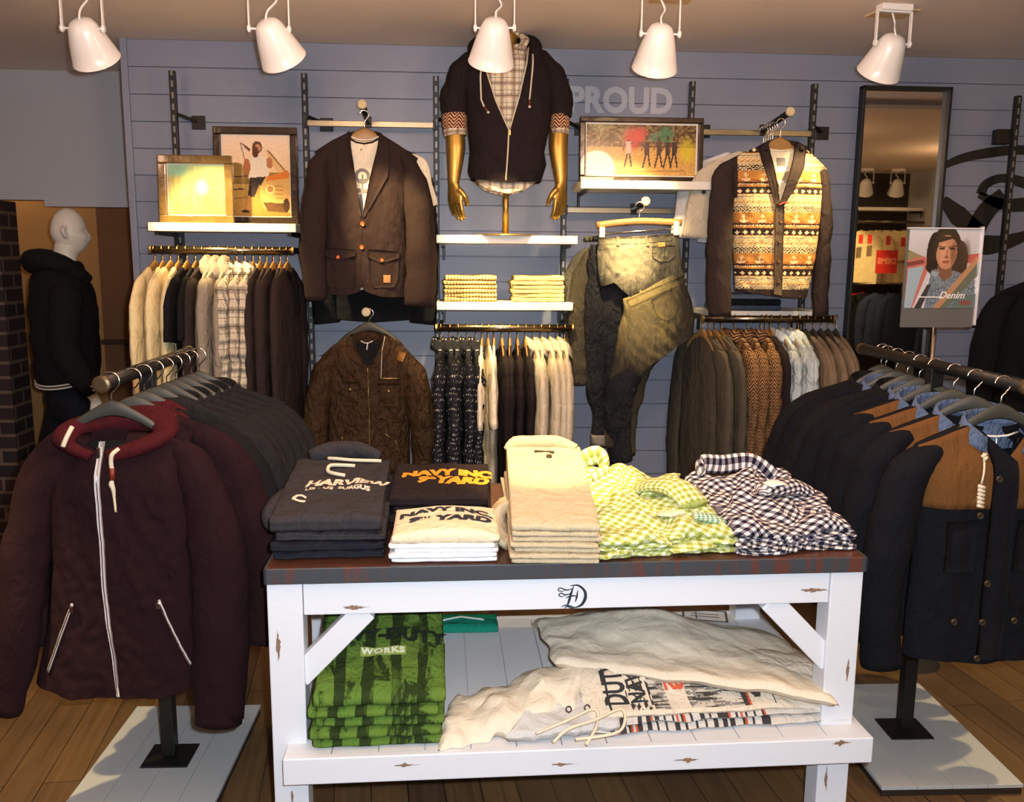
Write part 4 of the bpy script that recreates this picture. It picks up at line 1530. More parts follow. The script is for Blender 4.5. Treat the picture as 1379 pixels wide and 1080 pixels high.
# ================================================================= garments shown face on
class Hero:
    """turns photo pixels on the plane Y into local metres of a thing standing at loc"""

    def __init__(s, px, py, Y):
        s.Y = Y
        s.o = atY(px, py, Y)
        s.loc = (s.o.x, Y, s.o.z)

    def s(s_, x, y):
        p = atY(x, y, s_.Y)
        return (p.x - s_.o.x, p.z - s_.o.z)

    def pl(s, *P): return [s.s(*p) for p in P]

    def torso(s, L, R, top, hem, back=None, **k):
        cv = lambda Q: sorted([(s.s(*q)[1], s.s(*q)[0]) for q in Q])
        Lz, Rz = cv(L), cv(R)

        def uz(Q):
            out = []
            for q in Q:
                x, z = s.s(*q)
                xl, xr = lerp(Lz, z), lerp(Rz, z)
                out.append((min(1, max(0, (x - xl) / (xr - xl))), z))
            return sorted(out, key=lambda a: a[0])
        return Torso(Lz, Rz, uz(top), uz(hem), back=uz(back) if back else None, **k)

    def tube(s, mb, P, rx, ry, dy=None, **k):
        """P: pixel path; radii in metres"""
        pts = []
        for i, q in enumerate(P):
            x, z = s.s(q[0], q[1])
            pts.append((x, (q[2] if len(q) > 2 else 0), z))
        sleeve(mb, pts, rx, ry, **k)


# ---------------------------------------------------------------- dark blazer over a cream tee
H = Hero(491, 184, 4.0)
hanger('clothes_hanger', WOODH, CHROME, .15, 'wooden hanger holding the dark blazer and the tee inside it', (H.o.x, 4.0, H.o.z + .012), .06, drop=.098, thick=1.5)
make_top('black_jacket', 'black jacket hanging behind the dark blazer with only its hem showing', 'jacket', C_BLACK, (H.o.x + .02, 4.13, H.o.z - .01), 0, sh=.20, L=.80, arm=.76, T=.03, seed=19, spread=.03, slv_r=(.07, .06))
t = thing('blazer', 'dark brown wool blazer with copper buttons on a wooden hanger over a cream tee', 'blazer', H.loc)
T1 = H.torso([(424, 204), (434, 240), (438, 300), (436, 350), (434, 398)], [(563, 213), (552, 240), (548, 300), (550, 350), (548, 402)],
             [(424, 204), (447, 190), (471, 178), (474, 200), (482, 250), (490, 292), (498, 250), (508, 205), (512, 180), (535, 194), (563, 213)],
             [(434, 395), (470, 397), (484, 393), (489, 386), (496, 393), (515, 399), (548, 400)],
             back=[(424, 204), (447, 190), (471, 178), (491, 184), (512, 180), (535, 194), (563, 213)], T=.055, folds=.011, seed=2.2, nu=90, nv=70)
mb = MB(); T1.make(mb); mb.build('body', C_BLAZ, t, smooth=True)
mb = MB(); H.tube(mb, [(446, 203, .0), (432, 222, -.008), (426, 270, -.03), (424, 335, -.045), (428, 404, -.05)], [.022, .042, .056, .056, .044], [.025, .045, .05, .048, .038], nz=.011); mb.build('sleeve', C_BLAZ, t, smooth=True)
mb = MB(); H.tube(mb, [(541, 210, .0), (554, 230, -.008), (564, 280, -.03), (568, 345, -.045), (565, 412, -.055)], [.022, .044, .064, .07, .066], [.025, .045, .05, .05, .045], nz=.011); mb.build('sleeve', C_BLAZ, t, smooth=True)
mb = MB(); strip(mb, T1, H.pl((471, 177), (474, 200), (482, 250), (489, 292)), H.pl((458, 188), (456, 215), (458, 238), (487, 292)), .006, dome=.003); mb.build('lapel', C_BLAZ, t, smooth=True)
mb = MB(); strip(mb, T1, H.pl((512, 179), (508, 205), (498, 250), (491, 293)), H.pl((524, 190), (527, 218), (523, 240), (493, 293)), .007, dome=.003); mb.build('lapel', C_BLAZ, t, smooth=True)
mb = MB()
mb.tube([Vector((*[H.s(x, y)[0]], yy, H.s(x, y)[1])) for x, y, yy in ((471, 190, -.03), (471, 182, -.01), (479, 179, .02), (491, 178, .028), (504, 179, .02), (513, 183, -.01), (513, 190, -.03))], .010, .007, seg=10, sub=3)
mb.build('collar', C_BLAZ, t, smooth=True)
for A, B, bx in ((((440, 334), (460, 334), (481, 337)), ((440, 345), (459, 351), (481, 344)), (458, 346)), (((497, 336), (518, 337), (539, 340)), ((496, 345), (515, 355), (538, 347)), (516, 350))):
    mb = MB(); strip(mb, T1, H.pl(*A), H.pl(*B), .0085); f = mb.build('pocket_flap', C_BLAZ, t, smooth=True)
    mb = MB(); x, z = H.s(*bx); button(mb, T1.front(x, z, .0095), .0085); o = mb.build('button', COPPER, f)
for A, B in ((((442, 346), (441, 375), (446, 386)), ((480, 346), (480, 378), (478, 388))), (((498, 347), (499, 378), (505, 387)), ((538, 349), (537, 375), (532, 386)))):
    mb = MB(); strip(mb, T1, H.pl(*A), H.pl(*B), .0045, m=5); mb.build('patch_pocket', C_BLAZ, t, smooth=True)
for bx in ((490, 302), (489, 333)):
    mb = MB(); x, z = H.s(*bx); button(mb, T1.front(x, z, .004), .0105); mb.build('button', COPPER, t)
mb = MB(); line_on(mb, T1, H.pl((490, 293), (489, 330), (487, 370), (492, 392)), .0012, .001); mb.build('front_edge', C_BLAZ, t, smooth=True)
mb = MB(); strip(mb, T1, H.pl((518, 370), (518, 380)), H.pl((527, 370), (527, 380)), .0065, m=1); mb.build('leather_label', TANLEATHER, t)
# tee inside
t = thing('cream_tee', 'cream tee with grey ring print worn inside the dark blazer', 't-shirt', (H.o.x, 4.0, H.o.z))
T2 = H.torso([(428, 208), (440, 240), (442, 390)], [(560, 216), (545, 240), (542, 392)], [(428, 208), (470, 186), (480, 191), (491, 193), (502, 191), (512, 186), (560, 216)],
             [(442, 388), (491, 390), (542, 390)], back=[(428, 208), (470, 184), (491, 187), (512, 184), (560, 216)], T=.032, folds=.006, seed=5, nu=40, nv=40)
mb = MB(); T2.make(mb); mb.build('body', C_TEE, t, smooth=True)
mb = MB(); line_on(mb, T2, H.pl((471, 187), (480, 192), (491, 194), (502, 192), (511, 187)), .004, .001); mb.build('neckband', C_DKBROWN, t, smooth=True)
mb = MB(); line_on(mb, T2, H.pl((472, 184), (481, 188), (491, 189), (502, 188), (511, 184)), .004, .0); mb.build('neckband', C_TEE, t, smooth=True)
mb = MB(); H.tube(mb, [(548, 214, .03), (562, 225, .04), (573, 250, .04), (582, 277, .04)], [.03, .05, .03, .026], [.01, .014, .014, .012], nz=.002); mb.build('sleeve', C_TEE, t, smooth=True)
mb = MB(); H.tube(mb, [(438, 212, .03), (426, 225, .04), (418, 245, .04), (413, 262, .04)], [.02, .03, .02, .01], [.01, .014, .014, .012], nz=.002); mb.build('sleeve', C_TEE, t, smooth=True)
PR = plain('grey tee print', (118, 110, 108), .8)
mb = MB()
cx, cz = H.s(489, 238)
mb.tube([T2.front(cx + .026 * math.cos(a), cz + .026 * math.sin(a), .0012) for a in [2 * PI * k / 20 for k in range(21)]], .007, .0012, seg=6, ref=(0, 1, 0), cap=False)
for (a, b, c, d, w) in ((489, 236, 489, 262, .004), (481, 257, 500, 258, .009), (487, 262, 488, 288, .008), (483, 243, 494, 243, .004)):
    p, q = H.s(a, b), H.s(c, d)
    mb.tube([T2.front(p[0] + (q[0] - p[0]) * k / 5, p[1] + (q[1] - p[1]) * k / 5, .0012) for k in range(6)], w, .0012, seg=6)
mb.build('chest_print', PR, t)
mb = MB(); x, z = H.s(487, 202); mb.lathe([(.001, 0), (.004, 0), (.004, .001), (.001, .001)], T2.front(x, z, .001), (0, -1, 0), 10)
mb.build('chest_print', PR, t)

# ---------------------------------------------------------------- brown field jacket
H = Hero(497, 447, 4.0)
hanger('clothes_hanger', DARKH, CHROME, .15, 'dark hanger holding the brown field jacket', (H.o.x, 4.015, H.o.z + .03), -.05, drop=.072)
t = thing('field_jacket', 'brown waxed field jacket with zips and flap pockets below the dark blazer', 'jacket', H.loc)
T1 = H.torso([(434, 478), (440, 510), (442, 560), (440, 650)], [(562, 486), (554, 515), (552, 560), (553, 655)],
             [(434, 478), (450, 464), (473, 450), (478, 462), (487, 478), (497, 492), (508, 478), (515, 462), (519, 449), (540, 462), (562, 486)],
             [(440, 650), (497, 654), (553, 652)], back=[(434, 478), (450, 464), (473, 450), (497, 446), (519, 449), (540, 462), (562, 486)], T=.06, folds=.017, seed=8, nu=70, nv=70)
mb = MB(); T1.make(mb); mb.build('body', C_BROWNJ, t, smooth=True)
mb = MB(); H.tube(mb, [(448, 480, 0), (436, 497, -.005), (428, 540, -.02), (422, 590, -.03), (420, 640, -.03)], [.022, .044, .060, .06, .05], [.025, .045, .055, .05, .04], nz=.013); mb.build('sleeve', C_BROWNJ, t, smooth=True)
mb = MB(); H.tube(mb, [(550, 486, 0), (560, 503, -.005), (567, 545, -.02), (572, 590, -.03), (573, 640, -.03)], [.022, .044, .060, .06, .05], [.025, .045, .055, .05, .04], nz=.013); mb.build('sleeve', C_BROWNJ, t, smooth=True)
for A, B in ((((474, 449), (476, 462), (486, 478), (496, 492)), ((468, 454), (467, 466), (474, 480), (488, 490))), (((518, 448), (516, 462), (509, 478), (499, 492)), ((525, 453), (526, 466), (521, 480), (508, 490)))):
    mb = MB(); strip(mb, T1, H.pl(*A), H.pl(*B), .012, dome=.006); mb.build('collar', C_BROWNJ, t, smooth=True)
mb = MB(); strip(mb, T1, H.pl((476, 462), (487, 480), (497, 494)), H.pl((516, 462), (509, 480), (500, 494)), -.022, edge=False); mb.build('lining', C_BLACK, t, smooth=True)
mb = MB(); mb.tube([(H.s(x, y)[0], -.03, H.s(x, y)[1]) for x, y in ((487, 458), (492, 461), (497, 461), (503, 458))], .002, seg=6); mb.tube([(H.s(496, 461)[0], -.03, H.s(496, 461)[1]), (H.s(495, 470)[0], -.035, H.s(495, 470)[1])], .002, seg=6); mb.build('hanging_loop', LABELW, t)
mb = MB(); line_on(mb, T1, H.pl((497, 492), (499, 550), (499, 650)), .0022, .002); mb.build('front_zip', ZIPM, t, smooth=True)
mb = MB(); line_on(mb, T1, H.pl((519, 452), (516, 470), (515, 507)), .0014, .016); mb.build('collar_cord', CORD, t, smooth=True)
mb = MB(); line_on(mb, T1, H.pl((513, 507), (540, 507)), .0022, .004); mb.build('chest_zip', ZIPM, t, smooth=True)
for (a, b, c, d) in ((510, 514, 540, 522), (462, 512, 486, 520)):
    mb = MB(); strip(mb, T1, H.pl((a, b), ((a + c) / 2, b), (c, b)), H.pl((a, d), ((a + c) / 2, d + 5), (c, d)), .010); f = mb.build('pocket_flap', C_BROWNJ, t, smooth=True)
    mb = MB(); x, z = H.s((a + c) / 2, d + 1); button(mb, T1.front(x, z, .011), .006); mb.build('button', ZIPM, f)
    mb = MB(); strip(mb, T1, H.pl((a + 1, d), (a + 2, d + 22)), H.pl((c - 1, d), (c - 2, d + 22)), .006, m=5, dome=.006); mb.build('patch_pocket', C_BROWNJ, t, smooth=True)
for P in (((519, 580), (530, 588)), ((534, 590), (545, 625)), ((463, 585), (458, 620))):
    mb = MB(); line_on(mb, T1, H.pl(*P), .002, .004); mb.build('pocket_zip', ZIPM, t, smooth=True)
for P in (((537, 470), (535, 483), (543, 486), (548, 474)),):
    mb = MB(); strip(mb, T1, H.pl(P[0], P[1]), H.pl(P[3], P[2]), .007); mb.build('epaulette', cloth('tan waxed cotton', (120, 84, 44), rough=.6), t, smooth=True)

# ---------------------------------------------------------------- patterned cardigan
H = Hero(1050, 197, 3.92)
hanger('clothes_hanger', WOODH, CHROME, .15, 'wooden hanger holding the patterned cardigan', (H.o.x, 3.92, H.o.z + .014), .05, drop=.103, thick=1.5)
t = thing('patterned_cardigan', 'cream and brown fair isle pattern cardigan with dark sleeves and shawl collar', 'cardigan', H.loc)
T1 = H.torso([(968, 222), (984, 250), (986, 300), (988, 350), (990, 392)], [(1114, 228), (1110, 250), (1104, 300), (1097, 350), (1086, 400)],
             [(968, 222), (1000, 206), (1032, 192), (1035, 215), (1039, 245), (1044, 274), (1054, 245), (1064, 215), (1070, 193), (1090, 206), (1114, 228)],
             [(990, 391), (1040, 399), (1086, 401)], back=[(968, 222), (1000, 206), (1032, 192), (1050, 196), (1070, 193), (1090, 206), (1114, 228)], T=.055, folds=.008, seed=12, nu=132, nv=190)
KB, KC, KO, KR, KT = [tuple(srgb(*c)[:3]) for c in ((48, 36, 34), (226, 206, 158), (178, 122, 60), (120, 64, 44), (150, 120, 84))]
BANDS = []


def knit(p):
    if p is None: return KB
    sx, sz = 1 / .0038, 1 / .0034
    cx_ = int(math.floor((p.x + .5) * sx)); r = int(math.floor((-p.z) * sz))
    if p.x < -.235 - 0 or False: return KB
    r = r % 52
    if r < 2: return KB
    if r < 9:                                   # diamonds
        rr = abs(r - 5); c = cx_ % 8
        return KC if abs(c - 4) + rr <= 2 else KB
    if r < 11: return KO if r == 9 else KC
    if r < 14: return KB if (cx_ + r) % 2 else KC
    if r < 17: return KC if r != 15 else KT
    if r < 20: return KO if (cx_ // 2 + r) % 3 else KC
    if r < 24: return KC if r % 2 else KT
    if r < 32:                                   # lattice
        return KC if ((cx_ + r) % 4 == 0 or (cx_ - r) % 4 == 0) else KB
    if r < 34: return KO
    if r < 46:                                   # anchors
        c = cx_ % 20 - 10; q = 45 - r
        if c == 0 and 1 <= q <= 10: return KC
        if q == 8 and abs(c) <= 2: return KC
        if q in (1, 2) and abs(c) <= 2: return KC
        if q in (2, 3) and 2 <= abs(c) <= 4: return KC
        if q == 10 and abs(c) <= 1: return KC
        return KO if q > 2 or (cx_ + q) % 2 else KR
    if r < 48: return KB
    if r < 50: return KC if cx_ % 2 else KR
    return KO


def cardcol(p):
    if p is None: return KB
    zb = H.s(1040, 388)[1]
    if p.z < zb - .004: return KB
    # dark raglan shoulders
    xl = H.s(992, 220)[0]; xr = H.s(1110, 220)[0]
    if p.x < xl and p.z > H.s(0, 255)[1]: return KB
    return knit(p)


mb = MB(); T1.make(mb, cardcol); mb.build('body', PAINTC, t, smooth=True)
mb = MB(); H.tube(mb, [(984, 226, 0), (974, 240, -.005), (968, 300, -.02), (965, 360, -.03), (966, 425, -.03)], [.03, .05, .056, .055, .05], [.03, .045, .05, .045, .04], nz=.008); mb.build('sleeve', C_DKBROWN, t, smooth=True)
mb = MB(); H.tube(mb, [(1104, 230, .01), (1108, 245, .012), (1110, 300, .012), (1108, 360, .012), (1106, 425, .012)], [.02, .032, .036, .036, .036], [.03, .045, .045, .04, .035], nz=.008); mb.build('sleeve', C_DKBROWN, t, smooth=True)
mb = MB(); strip(mb, T1, H.pl((1032, 190), (1035, 215), (1039, 245), (1044, 275)), H.pl((1020, 197), (1022, 220), (1030, 248), (1037, 276)), .010, dome=.005); mb.build('shawl_collar', C_DKBROWN, t, smooth=True)
mb = MB(); strip(mb, T1, H.pl((1070, 191), (1064, 215), (1054, 245), (1044, 277)), H.pl((1084, 198), (1079, 222), (1066, 250), (1051, 276)), .011, dome=.005); mb.build('shawl_collar', C_DKBROWN, t, smooth=True)
mb = MB(); mb.tube([Vector((H.s(x, y)[0], yy, H.s(x, y)[1])) for x, y, yy in ((1027, 203, -.04), (1030, 195, -.015), (1039, 191, .015), (1050, 190, .024), (1062, 191, .015), (1072, 195, -.015), (1077, 203, -.04))], .010, .008, seg=10, sub=3); mb.build('shawl_collar', C_DKBROWN, t, smooth=True)
mb = MB(); strip(mb, T1, H.pl((1038, 275), (1037, 330), (1035, 395)), H.pl((1050, 276), (1048, 330), (1046, 397)), .008); mb.build('button_placket', C_MIDBROWN, t, smooth=True)
for q in ((1045, 299), (1043, 325), (1042, 351), (1041, 378)):
    mb = MB(); x, z = H.s(*q); button(mb, T1.front(x, z, .009), .0075); mb.build('button', plain('brown horn button', (110, 70, 40), .4), t)
mb = MB(); line_on(mb, T1, H.pl((1042, 277), (1049, 274), (1055, 274)), .003, .012); mb.build('loop_label', plain('red woven label', (160, 50, 30), .6), t)
t = thing('cream_tee', 'cream tee with grey chest band worn inside the patterned cardigan', 't-shirt', (H.o.x, 3.92, H.o.z))
T2 = H.torso([(978, 226), (992, 250), (994, 385)], [(1106, 232), (1098, 250), (1084, 392)], [(978, 226), (1030, 199), (1040, 201), (1050, 202), (1060, 201), (1070, 200), (1106, 232)],
             [(994, 384), (1040, 388), (1084, 390)], T=.03, folds=.005, seed=15, nu=50, nv=50)
g1 = tuple(srgb(150, 138, 112)[:3]); g0 = tuple(srgb(226, 214, 184)[:3])
za, zb_ = H.s(1050, 232)[1], H.s(1050, 246)[1]


def teec(p):
    if p is None: return g0
    w = p.z + 3.2 * p.x * p.x + .0
    return g1 if zb_ < w - .004 < za else g0


mb = MB(); T2.make(mb, teec); mb.build('body', PAINTC, t, smooth=True)
mb = MB(); line_on(mb, T2, H.pl((1032, 200), (1041, 203), (1050, 204), (1060, 203), (1069, 201)), .004, .001); mb.build('neckband', C_TEE, t, smooth=True)
mb = MB(); strip(mb, T2, H.pl((1044, 213), (1044, 224)), H.pl((1056, 213), (1056, 224)), .002, m=1); mb.build('chest_print', PR, t)
# pale tops hanging on the same arm behind the cardigan
for k, (dx, col, lab) in enumerate(((-.10, C_ECRU2, 'pale grey top hanging behind the patterned cardigan on its left'), (-.06, C_OAT, 'oatmeal top hanging just behind the patterned cardigan'))):
    g, _ = make_top('pale_sweater', lab, 'sweater', col, (H.o.x + dx, 4.10 - k * .05, H.o.z - .005), -.15 + .05 * k, sh=.21, L=.42, arm=.34, T=.02, seed=20 + k, spread=.02, vdepth=.05)
for k in range(5):
    hanger('clothes_hanger', WOODH, CHROME, .15, 'spare wooden hanger on the arm behind the patterned cardigan', (H.o.x - .005, 4.00 + .03 * k, H.o.z + .014), random.uniform(-.1, .1), 'spare hangers behind the patterned cardigan', drop=.098)

# ---------------------------------------------------------------- bust form with hoodie
H = Hero(681, 316, 4.10)
t = thing('bust_form', 'gold armed torso form in dark zip hoodie and plaid shirt on white shelf', 'mannequin', (H.o.x, 4.10, 1.765))
H.o = Vector((H.o.x, 4.1, 1.765))
q = H.s
mb = MB(); mb.lathe([(.001, 0), (.15, 0), (.15, .006), (.02, .01), (.001, .01)], (0, 0, 0), (0, 0, 1), 32)
mb.build('base_disc', GOLD, t)
mb = MB(); mb.tube([(0, 0, .008), (0, 0, q(680, 240)[1])], .013, seg=16, ref=(1, 0, 0)); mb.build('pole', GOLD, t, smooth=True)


def hand(mb, W, ax, side, nrm, s=1.0, curl=.35, thumb=1):
    """fingers hang from wrist W along ax; side: across the palm (towards the thumb); nrm: back of hand"""
    ax, side, nrm = ax.normalized(), side.normalized(), nrm.normalized()
    mb.tube([W, W + ax * .03 * s, W + ax * .065 * s, W + ax * .095 * s], [.024 * s, .033 * s, .041 * s, .037 * s], [.019 * s, .016 * s, .0145 * s, .011 * s], seg=14, ref=nrm, sub=2)
    for i, (o, ln) in enumerate(((.029, .072), (.0105, .082), (-.008, .076), (-.026, .058))):
        b = W + ax * .085 * s + side * o * s
        P = [b]; d = ax.copy()
        for k, f in enumerate((.45, .3, .25)):
            d = (d - nrm * curl * (.5 + k * .35 + i * .06)).normalized()
            P.append(P[-1] + d * ln * f * s)
        mb.tube(P, [.0098 * s, .0092 * s, .0085 * s, .0065 * s], seg=10, ref=nrm, sub=3)
    b = W + ax * .03 * s + side * .026 * s
    d = (ax * .75 + side * .55 - nrm * .3).normalized()
    P = [b, b + d * .032 * s, b + d * .032 * s + (ax * .9 + side * .15 - nrm * .4).normalized() * .028 * s, b + d * .032 * s + (ax * .95 - nrm * .5).normalized() * .05 * s]
    mb.tube(P, [.014 * s, .012 * s, .0105 * s, .0075 * s], seg=10, ref=nrm, sub=3)


def remesh(o, vox, sm=6):
    w_ = o.modifiers.new('weld', 'WELD'); w_.merge_threshold = .0004
    r_ = o.modifiers.new('remesh', 'REMESH'); r_.mode = 'VOXEL'; r_.voxel_size = vox; r_.use_smooth_shade = True
    s_ = o.modifiers.new('smooth', 'SMOOTH'); s_.iterations = sm; s_.factor = .5
    return o


mb = MB()
V3 = lambda px, py, y: Vector((q(px, py)[0], y, q(px, py)[1]))
# arms, hands and the unseen trunk are one body
mb.tube([V3(630, 96, .01), V3(618, 125, .01), V3(613, 165, -.01), V3(614, 200, -.03), V3(612, 235, -.045), V3(611, 250, -.05)], [.03, .04, .044, .043, .03, .0225], [.03, .04, .044, .04, .026, .019], seg=18, sub=4)
hand(mb, V3(611, 247, -.05), Vector((.10, -.05, -1)), Vector((.75, -.65, 0)), Vector((-.65, -.75, 0)), 1.02, .22)
mb.tube([V3(735, 98, .01), V3(748, 125, .01), V3(752, 165, -.01), V3(751, 200, -.03), V3(753, 235, -.045), V3(754, 250, -.05)], [.03, .04, .044, .043, .03, .0225], [.03, .04, .044, .04, .026, .019], seg=18, sub=4)
hand(mb, V3(754, 247, -.05), Vector((-.03, -.05, -1)), Vector((-.8, -.6, 0)), Vector((.6, -.8, 0)), 1.02, .24)
mb.tube([V3(682, 46, .01), V3(682, 70, .01), V3(682, 78, .0), V3(682, 110, .0), V3(682, 160, .0), V3(682, 210, .0), V3(682, 250, .0)], [.05, .05, .12, .16, .14, .13, .125], [.05, .05, .045, .055, .055, .055, .055], seg=24, sub=3)
remesh(mb.build('body', GOLD, t, smooth=True), .0035, 5)
# hoodie
TH = H.torso([(612, 84), (620, 120), (629, 165), (633, 205), (630, 232), (636, 246)], [(752, 88), (747, 120), (742, 165), (733, 205), (736, 222), (728, 247)],
             [(612, 84), (625, 73), (642, 66), (650, 92), (666, 142), (683, 180), (697, 135), (706, 95), (712, 64), (735, 70), (752, 88)],
             [(636, 243), (682, 249), (728, 246)], back=[(612, 84), (625, 73), (642, 64), (682, 60), (712, 62), (735, 70), (752, 88)], T=.125, folds=.014, seed=31, nu=90, nv=70, cy=-.0, taper=.11, rough=2.0)
mb = MB(); TH.make(mb); mb.build('hoodie_body', C_DUSTBLK, t, smooth=True)
for P, rx in ((((634, 86, 0), (622, 100, .0), (613, 130, .005), (613, 158, -.005)), [.036, .060, .064, .062]), (((731, 87, 0), (744, 102, .0), (753, 130, .005), (754, 160, -.005)), [.036, .060, .06, .05])):
    mb = MB(); H.tube(mb, P, rx, [.06, .075, .07, .062], nz=.013); mb.build('hoodie_sleeve', C_DUSTBLK, t, smooth=True)
for P, rx in ((((612, 155, -.008), (613, 176, -.012)), [.058, .055]), (((753, 157, -.008), (753, 176, -.012)), [.047, .046])):
    mb = MB(); H.tube(mb, P, rx, [.06, .058], nz=.002, sub=3); mb.build('flecked_cuff', C_CUFFW, t, smooth=True)
for P, rx in ((((613, 172, -.012), (614, 184, -.014)), [.053, .051]), (((753, 172, -.012), (753, 182, -.014)), [.044, .044])):
    mb = MB(); H.tube(mb, P, rx, [.056, .055], nz=.003, sub=3); mb.build('shirt_cuff', P_PLAID, t, smooth=True)
for P in (((652, 96, -.07), (640, 78, -.05), (640, 62, .0), (655, 52, .05), (682, 48, .075), (706, 52, .05), (718, 60, .0), (720, 76, -.05), (712, 96, -.07)),):
    mb = MB(); mb.tube([V3(*p) for p in P], [.02, .028, .034, .04, .042, .04, .034, .028, .02], [.02, .026, .03, .034, .036, .034, .03, .026, .02], seg=14, sub=4, nz=.006, ref=(0, 0, 1)); mb.build('hood', C_DUSTBLK, t, smooth=True)
TP = H.torso([(622, 90), (640, 165), (640, 245)], [(742, 92), (726, 165), (722, 245)], [(622, 90), (655, 66), (668, 60), (682, 66), (698, 60), (710, 66), (742, 92)],
             [(640, 246), (655, 256), (682, 263), (706, 256), (722, 246)], T=.10, folds=.008, seed=33, nu=50, nv=60, taper=.1)
mb = MB(); TP.make(mb); mb.build('plaid_shirt', P_PLAID, t, smooth=True)
mb = MB(); strip(mb, TP, H.pl((678, 66), (679, 150), (680, 262)), H.pl((687, 66), (687, 150), (685, 262)), .004); mb.build('shirt_placket', P_PLAID, t, smooth=True)
mb = MB()
mb.tube([V3(*p) for p in ((662, 66, -.075), (662, 56, -.05), (668, 48, .0), (684, 45, .03), (702, 48, 0), (706, 58, -.04), (700, 70, -.075))], .02, .012, seg=10, sub=4, ref=(0, 0, 1)); mb.build('shirt_collar', P_PLAID, t, smooth=True)
mb = MB(); line_on(mb, TH, H.pl((650, 92), (666, 142), (683, 180)), .003, .002); line_on(mb, TH, H.pl((711, 66), (706, 95), (697, 135), (684, 180)), .003, .002); line_on(mb, TH, H.pl((683, 180), (682, 205), (679, 246)), .0035, .002); mb.build('zip', plain('pale zip', (206, 192, 160), .5), t, smooth=True)
mb = MB(); x, z = q(684, 184); mb.box(TH.front(x, z, .006), (.010, .006, .022)); mb.build('zip_pull', ZIPM, t, bevel=.001)
for P, E_ in ((((648, 88), (646, 110), (647, 140), (651, 150)), ((651, 150), (656, 157))), (((716, 72), (714, 100), (711, 130), (710, 141)), ((710, 141), (710, 150)))):
    mb = MB(); line_on(mb, TH, H.pl(*P), .0036, .006); c_ = mb.build('drawstring', CORD, t, smooth=True)
    mb = MB(); line_on(mb, TH, H.pl(*E_), .0048, .007); mb.build('leather_tip', plain('oxblood tip', (96, 34, 26), .5), c_, smooth=True)
    mb = MB(); x, z = q(*E_[1]); mb.lathe([(.001, -.004), (.006, -.003), (.006, .004), (.001, .006)], TH.front(x, z, .007), (0, 0, -1), 10); mb.build('cord_knot', CORD, c_, smooth=True)
# ---------------------------------------------------------------- maroon hoodie, nearest on the left rack
H = Hero(146, 590, 2.44)
MAR = H
hanger('clothes_hanger', GREYH, CHROME, .15, 'grey hanger nearest on the left rack, holding the hoodie with white zip', (H.o.x + .01, 2.455, 1.262), .0, drop=.093, rr=.024)
t = thing('zip_hoodie', 'maroon zip hoodie with white zip and cords, nearest on the left floor rack', 'hoodie', H.loc)
T1 = H.torso([(52, 628), (68, 680), (72, 760), (66, 840), (50, 915)], [(262, 600), (262, 680), (262, 760), (268, 840), (272, 920)],
             [(52, 628), (80, 606), (108, 588), (120, 596), (134, 602), (143, 606), (153, 602), (168, 596), (186, 586), (225, 586), (262, 600)],
             [(50, 914), (110, 926), (172, 925), (225, 926), (272, 918)], back=[(52, 628), (80, 606), (108, 586), (146, 578), (186, 582), (225, 586), (262, 600)], T=.07, folds=.014, seed=41, nu=80, nv=80)
mb = MB(); T1.make(mb); mb.build('body', C_MAROON, t, smooth=True)
mb = MB(); H.tube(mb, [(92, 622, 0), (60, 652, -.005), (40, 740, -.02), (30, 850, -.035), (22, 950, -.04)], [.03, .052, .066, .06, .036], [.03, .05, .055, .05, .03], nz=.010); mb.build('sleeve', C_MAROON, t, smooth=True)
mb = MB(); H.tube(mb, [(232, 604, .01), (264, 640, .005), (296, 740, -.02), (302, 850, -.035), (300, 955, -.045)], [.032, .058, .082, .08, .068], [.03, .05, .058, .055, .045], nz=.010); mb.build('sleeve', C_MAROON, t, smooth=True)
mb = MB(); H.tube(mb, [(301, 935, -.042), (300, 962, -.046)], [.070, .066], [.047, .045], nz=.001, sub=3); mb.build('cuff', C_MAROON, t, smooth=True)
mb = MB()
V3 = lambda px, py, y: Vector((H.s(px, py)[0], y, H.s(px, py)[1]))
mb.tube([V3(*p) for p in ((136, 606, -.075), (112, 598, -.06), (92, 590, -.02), (96, 580, .03), (128, 574, .07), (168, 572, .08), (206, 574, .06), (222, 584, .0), (198, 596, -.05), (158, 606, -.075))], [.014, .024, .034, .04, .044, .046, .044, .036, .026, .014], [.014, .02, .026, .03, .032, .032, .03, .026, .02, .014], seg=16, sub=4, nz=.007, ref=(0, 0, 1))
mb.build('hood', C_MAROONIN, t, smooth=True)
mb = MB(); strip(mb, T1, H.pl((112, 596), (125, 604), (140, 608)), H.pl((186, 592), (170, 602), (150, 608)), -.04, edge=False); mb.build('neck_lining', C_BLACK, t, smooth=True)
mb = MB(); P = H.pl((139, 592), (141, 640), (148, 720), (153, 800), (162, 860), (170, 922)); Q_ = H.pl((146, 592), (148, 640), (154, 720), (159, 800), (167, 860), (174, 922))
strip(mb, T1, P, Q_, .005); z_ = mb.build('front_zip', ZIPW, t, smooth=True)
mb = MB(); line_on(mb, T1, H.pl((143, 596), (145, 640), (151, 720), (156, 800), (165, 860), (172, 922)), .0016, .0075); mb.build('zip_teeth', CHROME, z_, smooth=True)
mb = MB(); x, z = H.s(142, 605); mb.box(T1.front(x, z, .012), (.009, .006, .03)); mb.build('zip_pull', CHROME, z_, bevel=.001)
